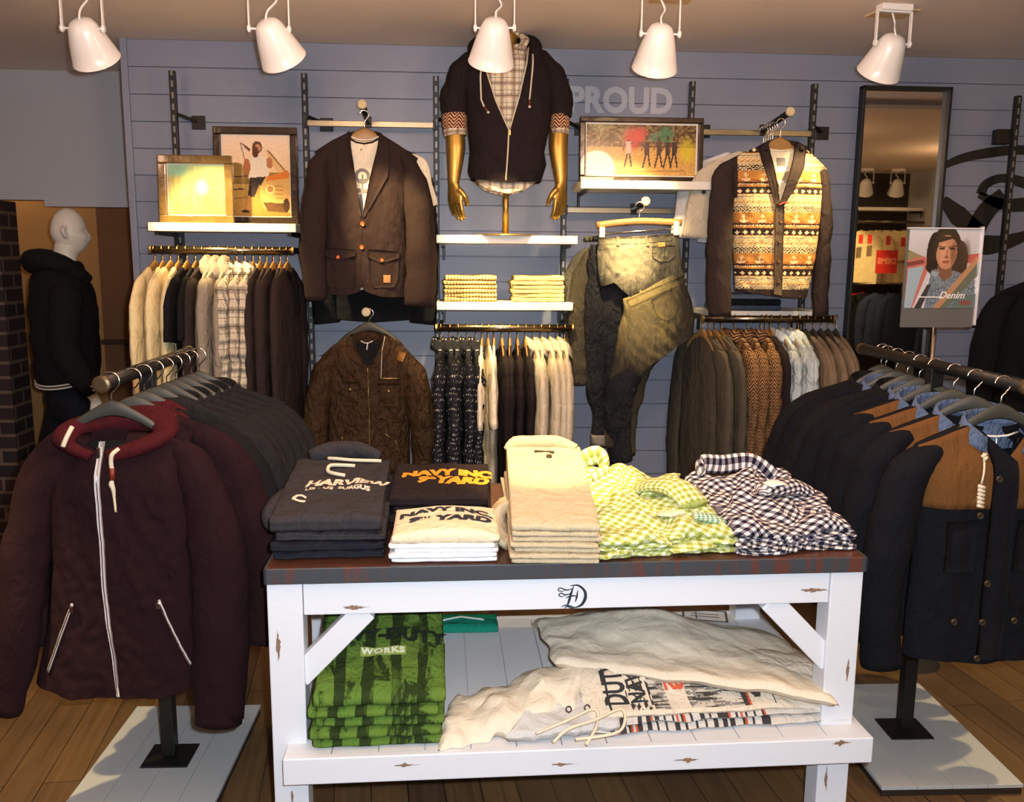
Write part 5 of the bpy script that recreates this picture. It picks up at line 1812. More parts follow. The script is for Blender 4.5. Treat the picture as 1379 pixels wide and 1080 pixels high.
for P in (((111, 801), (92, 850), (75, 894)), ((223, 797), (242, 842), (264, 890))):
    mb = MB(); line_on(mb, T1, H.pl(*P), .0042, .004); pz = mb.build('pocket_zip', ZIPW, t, smooth=True)
    mb = MB(); line_on(mb, T1, H.pl(*P), .0018, .0085); mb.build('zip_teeth', CHROME, pz, smooth=True)
    mb = MB(); x, z = H.s(P[0][0], P[0][1] + 6); mb.box(T1.front(x, z, .011), (.008, .005, .018)); mb.build('zip_pull', CHROME, pz, bevel=.001)
mb = MB(); mb.tube([V3(*p) for p in ((112, 568, -.07), (108, 580, -.085), (104, 592, -.09))], .0062, seg=10, sub=4); mb.build('drawstring', CORD, t, smooth=True)
mb = MB(); mb.tube([V3(*p) for p in ((175, 596, -.08), (168, 602, -.09), (166, 612, -.088), (167, 624, -.085))], .0058, seg=10, sub=4); c_ = mb.build('drawstring', CORD, t, smooth=True)
mb = MB(); mb.tube([V3(167, 620, -.086), V3(167, 636, -.084)], .007, seg=10); mb.build('leather_tip', plain('russet leather tip', (120, 42, 24), .5), c_, smooth=True)
mb = MB(); mb.tube([V3(*p) for p in ((167, 636, -.084), (166, 641, -.086), (168, 648, -.084), (169, 660, -.082), (171, 678, -.082))], [.004, .0075, .006, .0035, .003], seg=8, sub=3); mb.build('cord_knot', CORD, c_, smooth=True)

# ---------------------------------------------------------------- the rest of the left rack
LR = -.942
g = 'jackets behind the first maroon hoodie on the left rack'
rackL = [(2.53, C_MAROON, C_MAROONIN, 'second maroon hoodie with red hood on the left rack, right behind the first', .03),
         (2.62, C_BLACK, C_MAROONIN, 'black hoodie with red lined hood, third along the left rack', -.02),
         (2.71, C_CHAR, C_CHAR, 'charcoal hoodie fourth along the left rack', .04)]
for i, (y, c1, c2, lab, rz) in enumerate(rackL):
    gz = 1.235 - .004 * i
    make_top('zip_hoodie', lab, 'hoodie', c1, (LR + .035 + .015 * i, y, gz), rz - .05, 'hoodies on the left rack', sh=.235, L=.66, arm=.64, T=.045, hood=True, collar_mat=c2, seed=50 + i, spread=.10, slv_r=(.085, .06), slv_T=.045, folds=.013, slvz=.009, nu=36, nv=40)
proto, _ = make_top('charcoal_jacket', 'charcoal jacket on the left rack, just behind the hoodies', 'jacket', C_CHAR, (LR + .07, 2.79, 1.225), -.03, 'charcoal jackets at the back of the left rack', sh=.235, L=.64, arm=.62, T=.032, collar=.04, seed=57, spread=.10, slv_r=(.08, .055), slv_T=.04, folds=.012)
for i in range(4):
    dup(proto, (LR + .08 + .01 * i, 2.86 + .072 * i, 1.225), -.03 + .03 * (i % 2), ['charcoal jacket fifth from the front of the left rack', 'charcoal jacket sixth from the front of the left rack', 'charcoal jacket seventh from the front of the left rack', 'charcoal jacket farthest back on the left rack'][i], 'charcoal jackets at the back of the left rack')
hp = hanger('clothes_hanger', GREYH, CHROME, .15, 'grey hanger second along the left rack', (LR + .03, 2.535, 1.262), .03, 'grey hangers along the left rack', drop=.093, rr=.024)
ORD = ['third', 'fourth', 'fifth', 'sixth', 'seventh', 'eighth']
for i, y in enumerate((2.62, 2.71, 2.79, 2.86, 2.932, 3.004)):
    dup(hp, (LR + .03 + .005 * i, y + .005, 1.262), random.uniform(-.08, .08), 'grey hanger %s along the left rack' % ORD[i])
dup(hp, (LR + .06, 3.08, 1.262), .05, 'grey hanger farthest back on the left rack')

# ---------------------------------------------------------------- navy and tan jackets on the right rack
RX0 = 1.535


def rxx(y): return RX0 + (y - 2.35) * .10


def donkey(loc, rz, lab, seed=1.0, full=True):
    t, ts = make_top('work_jacket', lab, 'jacket', C_NAVY, loc, rz, 'navy and tan work jackets on the right rack', sh=.245, L=.70, arm=.66, T=.06, vdepth=.10, seed=seed, spread=.05, slv_r=(.085, .06), slv_T=.055, folds=.012, yoke=C_TAN, yoke_z=-.235, neck=.09, nu=50, nv=60, slope=.30)
    # shirt collar of chambray standing inside the neck
    mb = MB()
    N_ = 24

    def cf(u, v):
        a = (u - .5) * 2 * PI * .80
        x = math.sin(a) * (.088 + .016 * v); y = math.cos(a) * .055 + .0
        zz = lerp([(0, -.02), (.45, .03), (.6, .034), (1, -.012)], v) - .065 * (abs(u - .5) * 2) ** 2.4
        return Vector((x * (1 + .18 * max(0, v - .5)), y * (1 + .3 * max(0, v - .5)), zz))
    mb.grid(N_, 8, cf); mb.build('collar', C_CHAMB, t, smooth=True, solid=.004)
    if full:
        mb = MB(); strip(mb, ts, [(-.06, -.02), (-.05, -.07), (-.042, -.11), (-.04, -.68)], [(.03, -.10), (.03, -.14), (.032, -.2), (.034, -.68)], .012, m=6); mb.build('placket', C_NAVY, t, smooth=True)
        DB = plain('dull snap button', (96, 86, 72), .35, .8)
        for (x, z) in ((-.03, -.145), (-.03, -.33), (-.035, -.45), (-.04, -.565), (-.045, -.675), (-.075, -.25), (.07, -.25), (-.12, -.565), (.06, -.565)):
            mb = MB(); button(mb, ts.front(x, z, .0135), .0095); mb.build('snap_button', DB, t)
        for s in (-1, 1):
            mb = MB()
            x0 = s * .072 - .0
            line_on(mb, ts, [(x0 + .005, -.075), (x0 + .002, -.10)], .0028, .010)
            for k in range(2): mb.tube([ts.front(x0 - .004 + .006 * k, -.085 - .008 * k, .012), ts.front(x0 + .012, -.078 - .008 * k, .013)], .0045, seg=8)
            line_on(mb, ts, [(x0 + .003, -.10), (x0 - .004, -.16)], .003, .010)
            for k in range(6): mb.tube([ts.front(x0 - .014, -.165 - .011 * k, .011), ts.front(x0 + .004, -.170 - .011 * k, .013)], .0052, seg=8)
            mb.build('knotted_cord', CORD if s < 0 else CORD, t, smooth=True)
        mb = MB(); strip(mb, ts, [(-.16, -.27), (-.155, -.42)], [(-.07, -.27), (-.07, -.42)], .005, m=4); mb.build('patch_pocket', C_NAVY, t, smooth=True)
        mb = MB(); strip(mb, ts, [(.05, -.27), (.05, -.42)], [(.15, -.27), (.15, -.42)], .005, m=4); mb.build('patch_pocket', C_NAVY, t, smooth=True)
        mb = MB()
        mb.grid(16, 6, lambda u, v: Vector(((u - .5) * .15, .035 - .02 * math.sin(PI * u), -.005 - .075 * v)))
        mb.build('back_lining', C_CHAMB, t, smooth=True)
        mb = MB(); mb.tube([(-.07, .012, -.03), (-.035, .004, -.038), (0, .002, -.04), (.035, .004, -.038), (.07, .012, -.03)], .003, seg=8); mb.tube([(0, .0, -.045), (0, -.004, -.08)], .002, seg=6); mb.build('neck_tape', LABELW, t, smooth=True)
    return t


zG = 1.225
donkey((rxx(2.36), 2.375, zG - .005), .02, 'navy work jacket with tan yoke and blue collar, nearest on the right rack', 61)
donkey((rxx(2.5) - .015, 2.51, zG), -.12, 'navy work jacket with tan yoke, second on the right rack', 62, False)
donkey((rxx(2.63) - .02, 2.645, zG), -.2, 'navy work jacket with tan yoke, third on the right rack', 63, False)
donkey((rxx(2.77) - .02, 2.785, zG), -.2, 'navy work jacket with a narrow strip of tan yoke showing, fourth on the right rack', 64, False)
lab4 = ['black jacket with blue chambray collar, fifth on the right rack', 'black jacket sixth on the right rack', 'black jacket with blue collar, seventh on the right rack', 'black jacket farthest back on the right rack']
for i, y in enumerate((2.90, 3.0, 3.10, 3.20)):
    make_top('dark_jacket', lab4[i], 'jacket', C_BLACK if i % 2 else C_NAVY, (rxx(y) - .03 - .01 * i, y, zG), -.22, 'dark jackets at the back of the right rack', sh=.24, L=.68, arm=.64, T=.042, collar=.05, collar_mat=C_CHAMB if i % 2 == 0 else C_BLACK, seed=70 + i, spread=.11, slv_r=(.085, .06), slv_T=.048, folds=.012)
hp = hanger('clothes_hanger', GREYH, CHROME, .15, 'dark grey hanger at the near end of the right rack', (rxx(2.36), 2.37, 1.262), .02, 'grey hangers along the right rack', drop=.093, rr=.024)
for i, y in enumerate((2.51, 2.645, 2.785, 2.90, 3.0, 3.10, 3.20)):
    dup(hp, (rxx(y) - .01, y, 1.262), -.15 + random.uniform(-.05, .05), 'dark grey hanger %s along the right rack' % ['second', 'third', 'fourth', 'fifth', 'sixth', 'seventh', 'eighth'][i])
dup(hp, (rxx(3.27), 3.27, 1.262), -.1, 'empty dark grey hanger at the far end of the right rack')
# ================================================================= standing mannequin in the alcove (faces away to the right)
def mannequin():
    Y = 4.72
    hp = atY(99, 280, Y)
    top = hp.z
    ang = math.radians(112)
    base = atY(90, 400, Y)
    t = thing('shop_mannequin', 'white headed mannequin in black hooded jacket and dark jeans at the far left', 'mannequin', (base.x, Y, 0), ang)
    S = top / 1.86
    V = lambda x, y, z: Vector((x * S, y * S, z * S))     # local: -y is forward, +x its left
    # ---- body (head, neck, trunk, hands, legs) in one skin
    mb = MB()
    # head
    def head(u, v):
        a = 2 * PI * u; b = PI * (v - .5)
        x = .068 * math.cos(b) * math.cos(a); y = .084 * math.cos(b) * math.sin(a); z = .118 * math.sin(b)
        if z < -.02: x *= 1 + (z + .02) * 3.2; y *= 1 + ((z + .02) * 4.0 if y > 0 else (z + .02) * 1.1)
        if y < 0 and z < 0: y -= .012 * math.cos(b)
        # brow, eye hollows, nose, lips
        f = max(0, -math.sin(a))
        y += .010 * f * math.exp(-((z - .005) / .018) ** 2) * (1 if abs(x) > .012 else 0)
        y -= .010 * math.exp(-(x / .014) ** 2 - ((z + .03) / .026) ** 2) * (1 if math.sin(a) < 0 else 0)
        y -= .005 * math.exp(-(x / .026) ** 2 - ((z + .072) / .010) ** 2) * (1 if math.sin(a) < 0 else 0)
        y -= .004 * math.exp(-(x / .03) ** 2 - ((z + .108) / .016) ** 2) * (1 if math.sin(a) < 0 else 0)
        return V(x, y - .03, z + 1.742)
    hr = mb.grid(40, 34, lambda u, v: head(u, .02 + .96 * v), close_u=True)
    mb.face(hr[0][::-1]); mb.face(hr[-1])
    for s in (-1, 1):
        mb.tube([V(s * .064, -.02, 1.71), V(s * .073, -.012, 1.728), V(s * .077, -.004, 1.75), V(s * .070, -.018, 1.768)], [.008, .012, .014, .008], [.006, .01, .012, .006], seg=8, sub=2)
    mb.tube([V(0, -.015, 1.67), V(0, .0, 1.58), V(0, .01, 1.52)], [.055, .055, .075], [.058, .058, .07], seg=16, sub=3)
    mb.tube([V(0, .01, 1.55), V(0, .01, 1.48), V(0, .005, 1.38), V(0, 0, 1.2), V(0, 0, 1.05), V(0, 0, .92)], [.08, .17, .19, .155, .145, .16], [.06, .09, .11, .1, .095, .11], seg=20, sub=3)
    arms = []
    for s, fx in ((-1, -.10), (1, .06)):
        P = [V(s * .18, .0, 1.46), V(s * .225, .01, 1.34), V(s * .25, .02, 1.18), V(s * .26, .0 + fx * .4, 1.05), V(s * .262, fx * 1.0, .92)]
        arms.append(P)
        mb.tube(P, [.05, .046, .04, .036, .024], seg=12, sub=3)
        hand(mb, P[-1], Vector((0, fx * .6, -1)), Vector((0, -1, 0)), Vector((s, 0, 0)), S * .98, .18)
    legs = []
    for s, f in ((-1, -.20), (1, .22)):
        P = [V(s * .085, 0, .93), V(s * .095, f * .30, .72), V(s * .10, f * .62, .49), V(s * .10, f * .92 + (.03 if f > 0 else .02), .27), V(s * .10, f * 1.15 + (.03 if f > 0 else .03), .085)]
        legs.append(P)
        mb.tube(P, [.088, .08, .056, .052, .038], seg=14, sub=3)
        a = P[-1]
        mb.tube([a + V(0, .04, -.045), a + V(0, -.02, -.045), a + V(0, -.1, -.056), a + V(0, -.17, -.062)], [.032, .04, .044, .028], [.03, .036, .024, .014], seg=12, sub=2, ref=(0, 0, 1))
    remesh(mb.build('body', MANNW, t, smooth=True), .006, 2)
    # ---- jeans
    mb = MB()
    mb.tube([V(0, 0, 1.06), V(0, 0, .98), V(0, .01, .9), V(0, 0, .82)], [.16, .175, .18, .15], [.115, .125, .13, .11], seg=20, sub=3)
    for P in legs:
        Q = [p.copy() for p in P]
        mb.tube(Q, [.112, .1, .08, .074, .068], seg=16, sub=5, nz=.012, nf=14, seed=3)
    remesh(mb.build('jeans', cloth('dark indigo denim', (20, 22, 30), wrinkle=.5), t, smooth=True), .011, 2)
    # ---- shoes
    for P in legs:
        a = P[-1]
        mb = MB()
        mb.tube([a + V(0, .06, -.05), a + V(0, 0, -.04), a + V(0, -.07, -.05), a + V(0, -.15, -.062), a + V(0, -.2, -.065)], [.034, .042, .046, .046, .03], [.034, .05, .04, .024, .016], seg=14, sub=3, ref=(0, 0, 1))
        mb.build('shoe', C_BLACK, t, smooth=True)
    # ---- jacket with hood
    mb = MB()
    mb.tube([V(0, .02, 1.60), V(0, .02, 1.55), V(0, .02, 1.48), V(0, .02, 1.36), V(0, .02, 1.2), V(0, .02, 1.06), V(0, .01, .97)], [.09, .15, .215, .235, .23, .215, .19], [.09, .12, .145, .165, .165, .16, .145], seg=28, sub=5, nz=.012, nf=10, seed=4)
    for P in arms:
        Q = [p.copy() for p in P[:4]] + [P[4] + Vector((0, 0, .05))]
        mb.tube(Q, [.075, .078, .072, .065, .052], seg=16, sub=5, nz=.012, nf=14, seed=9)
    remesh(mb.build('varsity_jacket', C_BLACK, t, smooth=True), .011, 3)
    mb = MB()
    mb.tube([V(-.07, -.1, 1.50), V(-.11, -.03, 1.56), V(-.10, .07, 1.60), V(0, .125, 1.60), V(.10, .07, 1.60), V(.11, -.03, 1.56), V(.07, -.1, 1.50)], [.03, .05, .066, .075, .066, .05, .03], [.03, .045, .055, .06, .055, .045, .03], seg=16, sub=5, nz=.012, nf=12, ref=(0, 0, 1))
    mb.build('hood', C_BLACK, t, smooth=True)
    RIBW = plain('white rib stripe', (190, 186, 178), .8)
    for z in (.985, 1.0):
        mb = MB()
        P = [V(.198 * math.cos(a), .02 + .152 * math.sin(a), z + .012 * math.sin(a * 2)) for a in [2 * PI * k / 36 for k in range(37)]]
        mb.tube(P, .0045, seg=6, cap=False, ref=(0, 0, 1)); mb.build('hem_stripe', RIBW, t, smooth=True)
    for P in arms:
        d = (P[4] - P[3]).normalized(); c = P[4] + Vector((0, 0, .05))
        for k in (0, 1):
            cc = c - d * (.012 + .022 * k)
            mb = MB(); mb.tube([cc + Vector((.054 * math.cos(a), .054 * math.sin(a), 0)) for a in [2 * PI * j / 20 for j in range(21)]], .004, seg=6, cap=False, ref=(0, 0, 1)); mb.build('cuff_stripe', RIBW, t, smooth=True)
    mb = MB(); mb.lathe([(.001, 0), (.16, 0), (.16, .006), (.001, .008)], (0, 0, 0), (0, 0, 1), 30); mb.build('base_plate', CHROME, t)


mannequin()
# ================================================================= jeans on a clip hanger
def denim_mat(name, dark, light, cx, cz, rx, rz, px=None):
    """washed denim: the wear patch belongs to the cloth (object space)"""
    t = NT(name)
    co = t.coord('Object')
    mp = t.n('ShaderNodeMapping')
    mp.inputs['Location'].default_value = (-cx / rx, 0, -cz / rz)
    mp.inputs['Scale'].default_value = (1 / rx, .01, 1 / rz)
    t.l(co, mp.inputs['Vector'])
    gr = t.n('ShaderNodeTexGradient', gradient_type='SPHERICAL')
    t.l(mp.outputs[0], gr.inputs[0])
    n = t.noise(28, 4, t.coord('Object', (2.2, 1, .6)), .65, .8)
    f = t.math('ADD', t.math('MULTIPLY', gr.outputs['Fac'], 1.1), t.math('MULTIPLY', t.math('SUBTRACT', n, .5), .75))
    t.base(t.ramp(f, [(.05, srgb(*dark)), (.75, srgb(*light))]))
    cloth_finish(t, wrinkle=.35, wscale=20)
    MATS[name] = t.m
    return t.m


DN1 = denim_mat('washed denim', (62, 60, 54), (170, 162, 132), -.05, -.16, .16, .16)
DN2 = denim_mat('dirty washed denim', (54, 50, 42), (138, 126, 84), .0, -.36, .2, .3)
DN3 = cloth('raw black denim', (30, 31, 36), wrinkle=.6, wscale=26)
H = Hero(862, 300, 3.98)
# clip hanger
t = thing('clip_hanger', 'wooden trouser hanger with clear clips holding the washed jeans', 'hanger', (H.o.x, 4.0, H.o.z), -.12)
mb = MB()
mb.tube([(-.19, 0, -.012), (-.1, 0, .0), (0, 0, .008), (.1, 0, .006), (.19, 0, .002)], .015, .008, seg=10, sub=4, ref=(0, 1, 0)); mb.build('shoulder_bar', WOODH, t, smooth=True)
mb = MB(); P = [(0, 0, .012), (0, 0, .05)] + [(.02 * math.cos(a), 0, .072 + .02 * math.sin(a)) for a in [-PI * .35 + k / 8 * PI * 1.3 for k in range(9)]]
mb.tube(P, .0022, seg=6, sub=2); mb.build('hook', CHROME, t, smooth=True)
mb = MB(); mb.tube([(-.18, -.004, -.05), (.18, -.004, -.022)], .003, seg=8); mb.build('wire_bar', CHROME, t, smooth=True)
for x in (-.165, .165):
    mb = MB(); mb.box((x, -.008, -.05 + (.165 + x) * .08), (.024, .02, .06)); mb.build('clip', plain('pale plastic clip', (206, 204, 196), .3), t, bevel=.003)

V3 = lambda px, py, y: Vector((H.s(px, py)[0], y, H.s(px, py)[1]))


def leg(mb, P, rx, ry, nz=.012): sleeve(mb, [V3(*p) for p in P], rx, ry, nz=nz, seg=20, sub=6)


t = thing('washed_jeans', 'washed faded jeans clipped front outward on the wooden trouser hanger', 'jeans', (H.o.x, 3.98, H.o.z))
TJ = H.torso([(806, 320), (804, 345), (806, 372), (812, 400)], [(914, 314), (917, 345), (922, 380), (930, 415)], [(806, 319), (835, 320), (860, 318), (890, 316), (914, 313)],
             [(812, 385), (826, 380), (838, 392), (850, 402), (880, 412), (930, 410)], T=.035, folds=.014, seed=81, nu=60, nv=40, taper=.05, rough=3)
mb = MB(); TJ.make(mb); mb.build('seat', DN1, t, smooth=True)
mb = MB(); strip(mb, TJ, H.pl((806, 320), (860, 319), (914, 314)), H.pl((806, 329), (860, 328), (915, 323)), .004, m=2); mb.build('waistband', DN1, t, smooth=True)
mb = MB(); strip(mb, TJ, H.pl((876, 332), (876, 346), (886, 352)), H.pl((906, 330), (908, 344), (898, 352)), .005, m=4); mb.build('back_pocket', DN1, t, smooth=True)
mb = MB(); strip(mb, TJ, H.pl((883, 327), (884, 333)), H.pl((893, 326), (893, 332)), .008, m=1); mb.build('brand_patch', TANLEATHER, t)
for px in (829, 868, 903):
    mb = MB(); strip(mb, TJ, H.pl((px, 318), (px, 331)), H.pl((px + 4, 318), (px + 4, 331)), .007, m=1); mb.build('belt_loop', DN1, t)
mb = MB(); leg(mb, [(872, 395, .0), (856, 440, -.005), (842, 490, -.01), (832, 530, -.01), (826, 575, .0), (824, 602, .0)], [.075, .072, .06, .05, .048, .046], [.045, .045, .04, .035, .03, .03]); mb.build('trouser_leg', DN2, t, smooth=True)
mb = MB(); leg(mb, [(895, 380, .02), (893, 420, .02), (882, 455, .02), (862, 505, .02), (850, 560, .03), (846, 615, .03)], [.09, .1, .08, .045, .04, .038], [.04, .04, .035, .03, .028, .026]); mb.build('trouser_leg', DN2, t, smooth=True)
mb = MB(); leg(mb, [(826, 372, .035), (826, 410, .04), (826, 470, .04), (824, 540, .04)], [.07, .075, .06, .045], [.02, .03, .03, .03]); mb.build('trouser_leg', DN3, t, smooth=True)  # black backing added for the shaded interior between the legs, no third leg
t = thing('dark_jeans', 'dark jeans with a slanting back pocket, hung half folded over the washed pair', 'jeans', (H.o.x, 3.98, H.o.z))
TK = H.torso([(838, 402), (840, 430), (840, 460), (842, 500)], [(920, 378), (930, 405), (934, 430), (932, 452)], [(838, 402), (855, 396), (880, 382), (900, 372), (920, 368)],
             [(840, 520), (855, 505), (870, 490), (900, 470), (932, 450)], T=.055, folds=.018, seed=85, nu=60, nv=46, taper=.05, rough=3, cy=-.02)
mb = MB(); TK.make(mb); mb.build('seat', DN2, t, smooth=True)
mb = MB(); strip(mb, TK, H.pl((872, 402), (880, 425), (893, 430)), H.pl((898, 388), (908, 408), (905, 424)), .006, m=4); mb.build('back_pocket', DN2, t, smooth=True)
mb = MB(); strip(mb, TK, H.pl((842, 404), (880, 386), (918, 371)), H.pl((846, 412), (883, 394), (921, 379)), .006, m=2); mb.build('waistband', DN2, t, smooth=True)
mb = MB(); leg(mb, [(850, 500, -.02), (838, 520, -.02), (832, 555, -.01), (834, 590, 0), (838, 622, 0)], [.06, .07, .065, .055, .05], [.045, .05, .045, .035, .03]); mb.build('trouser_leg', DN3, t, smooth=True)
for k, (P, rx, m_, lab) in enumerate((
        ([(806, 330, .05), (800, 400, .03), (803, 460, .03), (806, 520, .03), (810, 560, .03), (812, 600, .03)], [.03, .042, .05, .05, .045, .045], DN3, 'raw black jeans with turned up cuffs hanging behind the washed pair'),
        ([(802, 335, .08), (789, 370, .07), (781, 420, .06), (783, 470, .06), (785, 520, .06)], [.02, .05, .05, .045, .045], DN2, 'grey jeans hanging at the left of the clip hanger'),
        ([(797, 335, .12), (780, 365, .11), (773, 400, .10), (776, 450, .10), (778, 500, .10)], [.02, .04, .045, .04, .04], DN1, 'pale washed jeans farthest left behind the clip hanger'))):
    t = thing('hung_jeans', lab, 'jeans', (H.o.x, 3.98, H.o.z))
    mb = MB(); leg(mb, P, rx, [r * .75 for r in rx], .014); mb.build('trouser_leg', m_, t, smooth=True)
    P2 = [(x + 9, y, z + .035) for x, y, z in P]
    mb = MB(); leg(mb, P2, rx, [r * .7 for r in rx], .014); mb.build('trouser_leg', m_, t, smooth=True)
    mb = MB(); mb.tube([V3(P[0][0] - 4, 322, P[0][2]), V3(P[0][0] + 12, 320, P[0][2] + .03)], .012, .012, seg=8); mb.build('waistband', m_, t, smooth=True)
    if k == 0:
        for P_ in (P, P2):
            mb = MB(); a = P_[-1]; sleeve(mb, [V3(a[0] - .5, a[1] - 14, a[2]), V3(*a)], [.05, .05], [.038, .038], nz=.004, seg=16, sub=3); mb.build('turned_cuff', cloth('denim wrong side', (122, 116, 110)), t, smooth=True)
# ================================================================= clothes on the wall rails
HPROTO = {}


def rail_item(kind_fn, x, y, z, rz, hang_lab, hang_group, hmat=WOODH, hang=True):
    """puts a hanger on the rail at (x, y, z=rail centre); garment by kind_fn(loc, rz)"""
    zz = z + .0155 - .075 + .0
    if hang:
        key = hmat.name
        if key not in HPROTO:
            HPROTO[key] = hanger('clothes_hanger', hmat, ZIPM, .165, hang_lab, (x, y, zz), rz, hang_group, drop=.078)
        else:
            dup(HPROTO[key], (x, y, zz), rz, hang_lab, hang_group)
    return kind_fn((x, y, zz - .012), rz)


def run_rail(x0, z, y, items, gname, zs=0.0, hand_=1):
    """items: list of (n, spacing, builder kwargs, names/labels...)"""
    x = x0
    for it in items:
        proto = None
        for k in range(it['n']):
            x += it['dx']
            rz = it.get('rz', PI / 2) + it.get('jit', .06) * math.sin(k * 2.3 + x * 40)
            lab = it['labs'][k] if k < len(it['labs']) else it['labs'][-1]
            grp = it['group']
            hl = ('%s hanger on the %s, %s' % ('wooden' if it.get('hm', WOODH) is WOODH else 'dark', gname, 'holding ' + it['short']))
            if proto is None:
                def fn(loc, r_):
                    kw = dict(it['kw'])
                    t, _ = make_top(it['name'], lab, it['cat'], it['mat'], loc, r_, grp, **kw)
                    return t
                proto = rail_item(fn, x, y, z, rz, hl, 'hangers holding %s on the %s' % (it['short'], gname), it.get('hm', WOODH), it.get('hang', True))
            else:
                s = 1 + .02 * math.sin(k * 5.1)
                rail_item(lambda loc, r_: dup(proto, loc, r_, lab, grp, scale=(1, 1, s)), x, y, z, rz, hl, 'hangers holding %s on the %s' % (it['short'], gname), it.get('hm', WOODH), it.get('hang', True))


O5 = ['leftmost', 'second', 'third', 'fourth', 'fifth', 'sixth', 'seventh']


def L_(fmt, n): return [fmt % O5[i] for i in range(n)]


run_rail(-1.345, 1.69, 4.0, [
    dict(n=4, dx=0.0336, name='cream_cardigan', cat='cardigan', short='cream knits', mat=C_CREAM, group='cream knits on the left rail', labs=L_('cream knit cardigan, %s of the four on the left rail', 4), kw=dict(T=.019, L=.66, arm=.60, slv_r=(.085, .06), spread=.01, seed=101, folds=.006, sh=.21)),
    dict(n=2, dx=0.0368, name='black_tee', cat='t-shirt', short='black tees', mat=C_BLACK, group='black tees on the left rail', labs=['black short sleeved tee beside the cream knits on the left rail', 'black short sleeved tee beside the brown sweater on the left rail'], kw=dict(T=.02, L=.66, arm=.26, slv_r=(.10, .09), spread=.05, seed=103)),
    dict(n=1, dx=0.0320, name='brown_sweater', cat='sweater', short='the brown sweater', mat=C_DKBROWN, group=None, labs=['dark brown sweater between black tees and grey hoodies'], kw=dict(T=.022, L=.68, arm=.6, slv_r=(.08, .06), seed=104)),
    dict(n=3, dx=0.0368, name='grey_hoodie', cat='hoodie', short='grey marl hoodies', mat=C_GREY, group='grey marl hoodies on the left rail', labs=L_('grey marl hoodie, %s of three on the left rail', 3), kw=dict(T=.024, L=.72, arm=.64, slv_r=(.09, .065), spread=.01, hood=True, seed=105, folds=.008)),
    dict(n=3, dx=0.0352, name='plaid_shirt', cat='shirt', short='plaid shirts', mat=P_PLAID2, group='plaid shirts on the left rail', labs=L_('brown and cream plaid shirt, %s of three on the left rail', 3), kw=dict(T=.024, L=.78, arm=.68, slv_r=(.085, .055), spread=.0, collar=.045, seed=107, folds=.014, slvz=.016)),
    dict(n=5, dx=0.0296, name='dark_sweater', cat='sweater', short='dark sweaters', mat=C_DKBROWN, group='dark sweaters on the left rail', labs=L_('dark brown sweater, %s of five at the right end of the left rail', 5), kw=dict(T=.02, L=.86, arm=.76, slv_r=(.085, .06), spread=.0, seed=109, folds=.006)),
], 'left rail')
run_rail(-.108, 1.353, 4.0, [
    dict(n=5, dx=0.0399, name='dotted_shirt', cat='shirt', short='dotted shirts', mat=P_DOT, group='navy dotted shirts on the middle rail', labs=L_('navy shirt with small white dots, %s of five on the middle rail', 5), kw=dict(T=.022, L=.74, arm=.64, slv_r=(.085, .055), spread=.02, collar=.05, seed=111, folds=.013, slvz=.014), hm=DARKH),
    dict(n=3, dx=0.0273, name='cream_tee', cat='t-shirt', short='cream tees', mat=C_TEE, group='cream tees on the middle rail', labs=L_('cream tee, %s of three beside the dotted shirts on the middle rail', 3), kw=dict(T=.014, L=.66, arm=.30, slv_r=(.10, .085), spread=.03, seed=113, folds=.006, sh=.20)),
    dict(n=4, dx=0.0357, name='dark_tee', cat='t-shirt', short='dark tees', mat=C_DUSTBLK, group='dark tees on the middle rail', labs=L_('dark brown tee, %s of four on the middle rail', 4), kw=dict(T=.016, L=.70, arm=.5, slv_r=(.085, .06), spread=.0, seed=115, sh=.19)),
    dict(n=5, dx=0.0357, name='oatmeal_sweater', cat='sweater', short='oatmeal sweaters', mat=C_OAT, group='oatmeal sweaters on the middle rail', labs=L_('oatmeal sweater, %s of five at the right end of the middle rail', 5), kw=dict(T=.02, L=.72, arm=.68, slv_r=(.085, .055), spread=.03, collar=.05, seed=117, folds=.006)),
], 'middle rail')
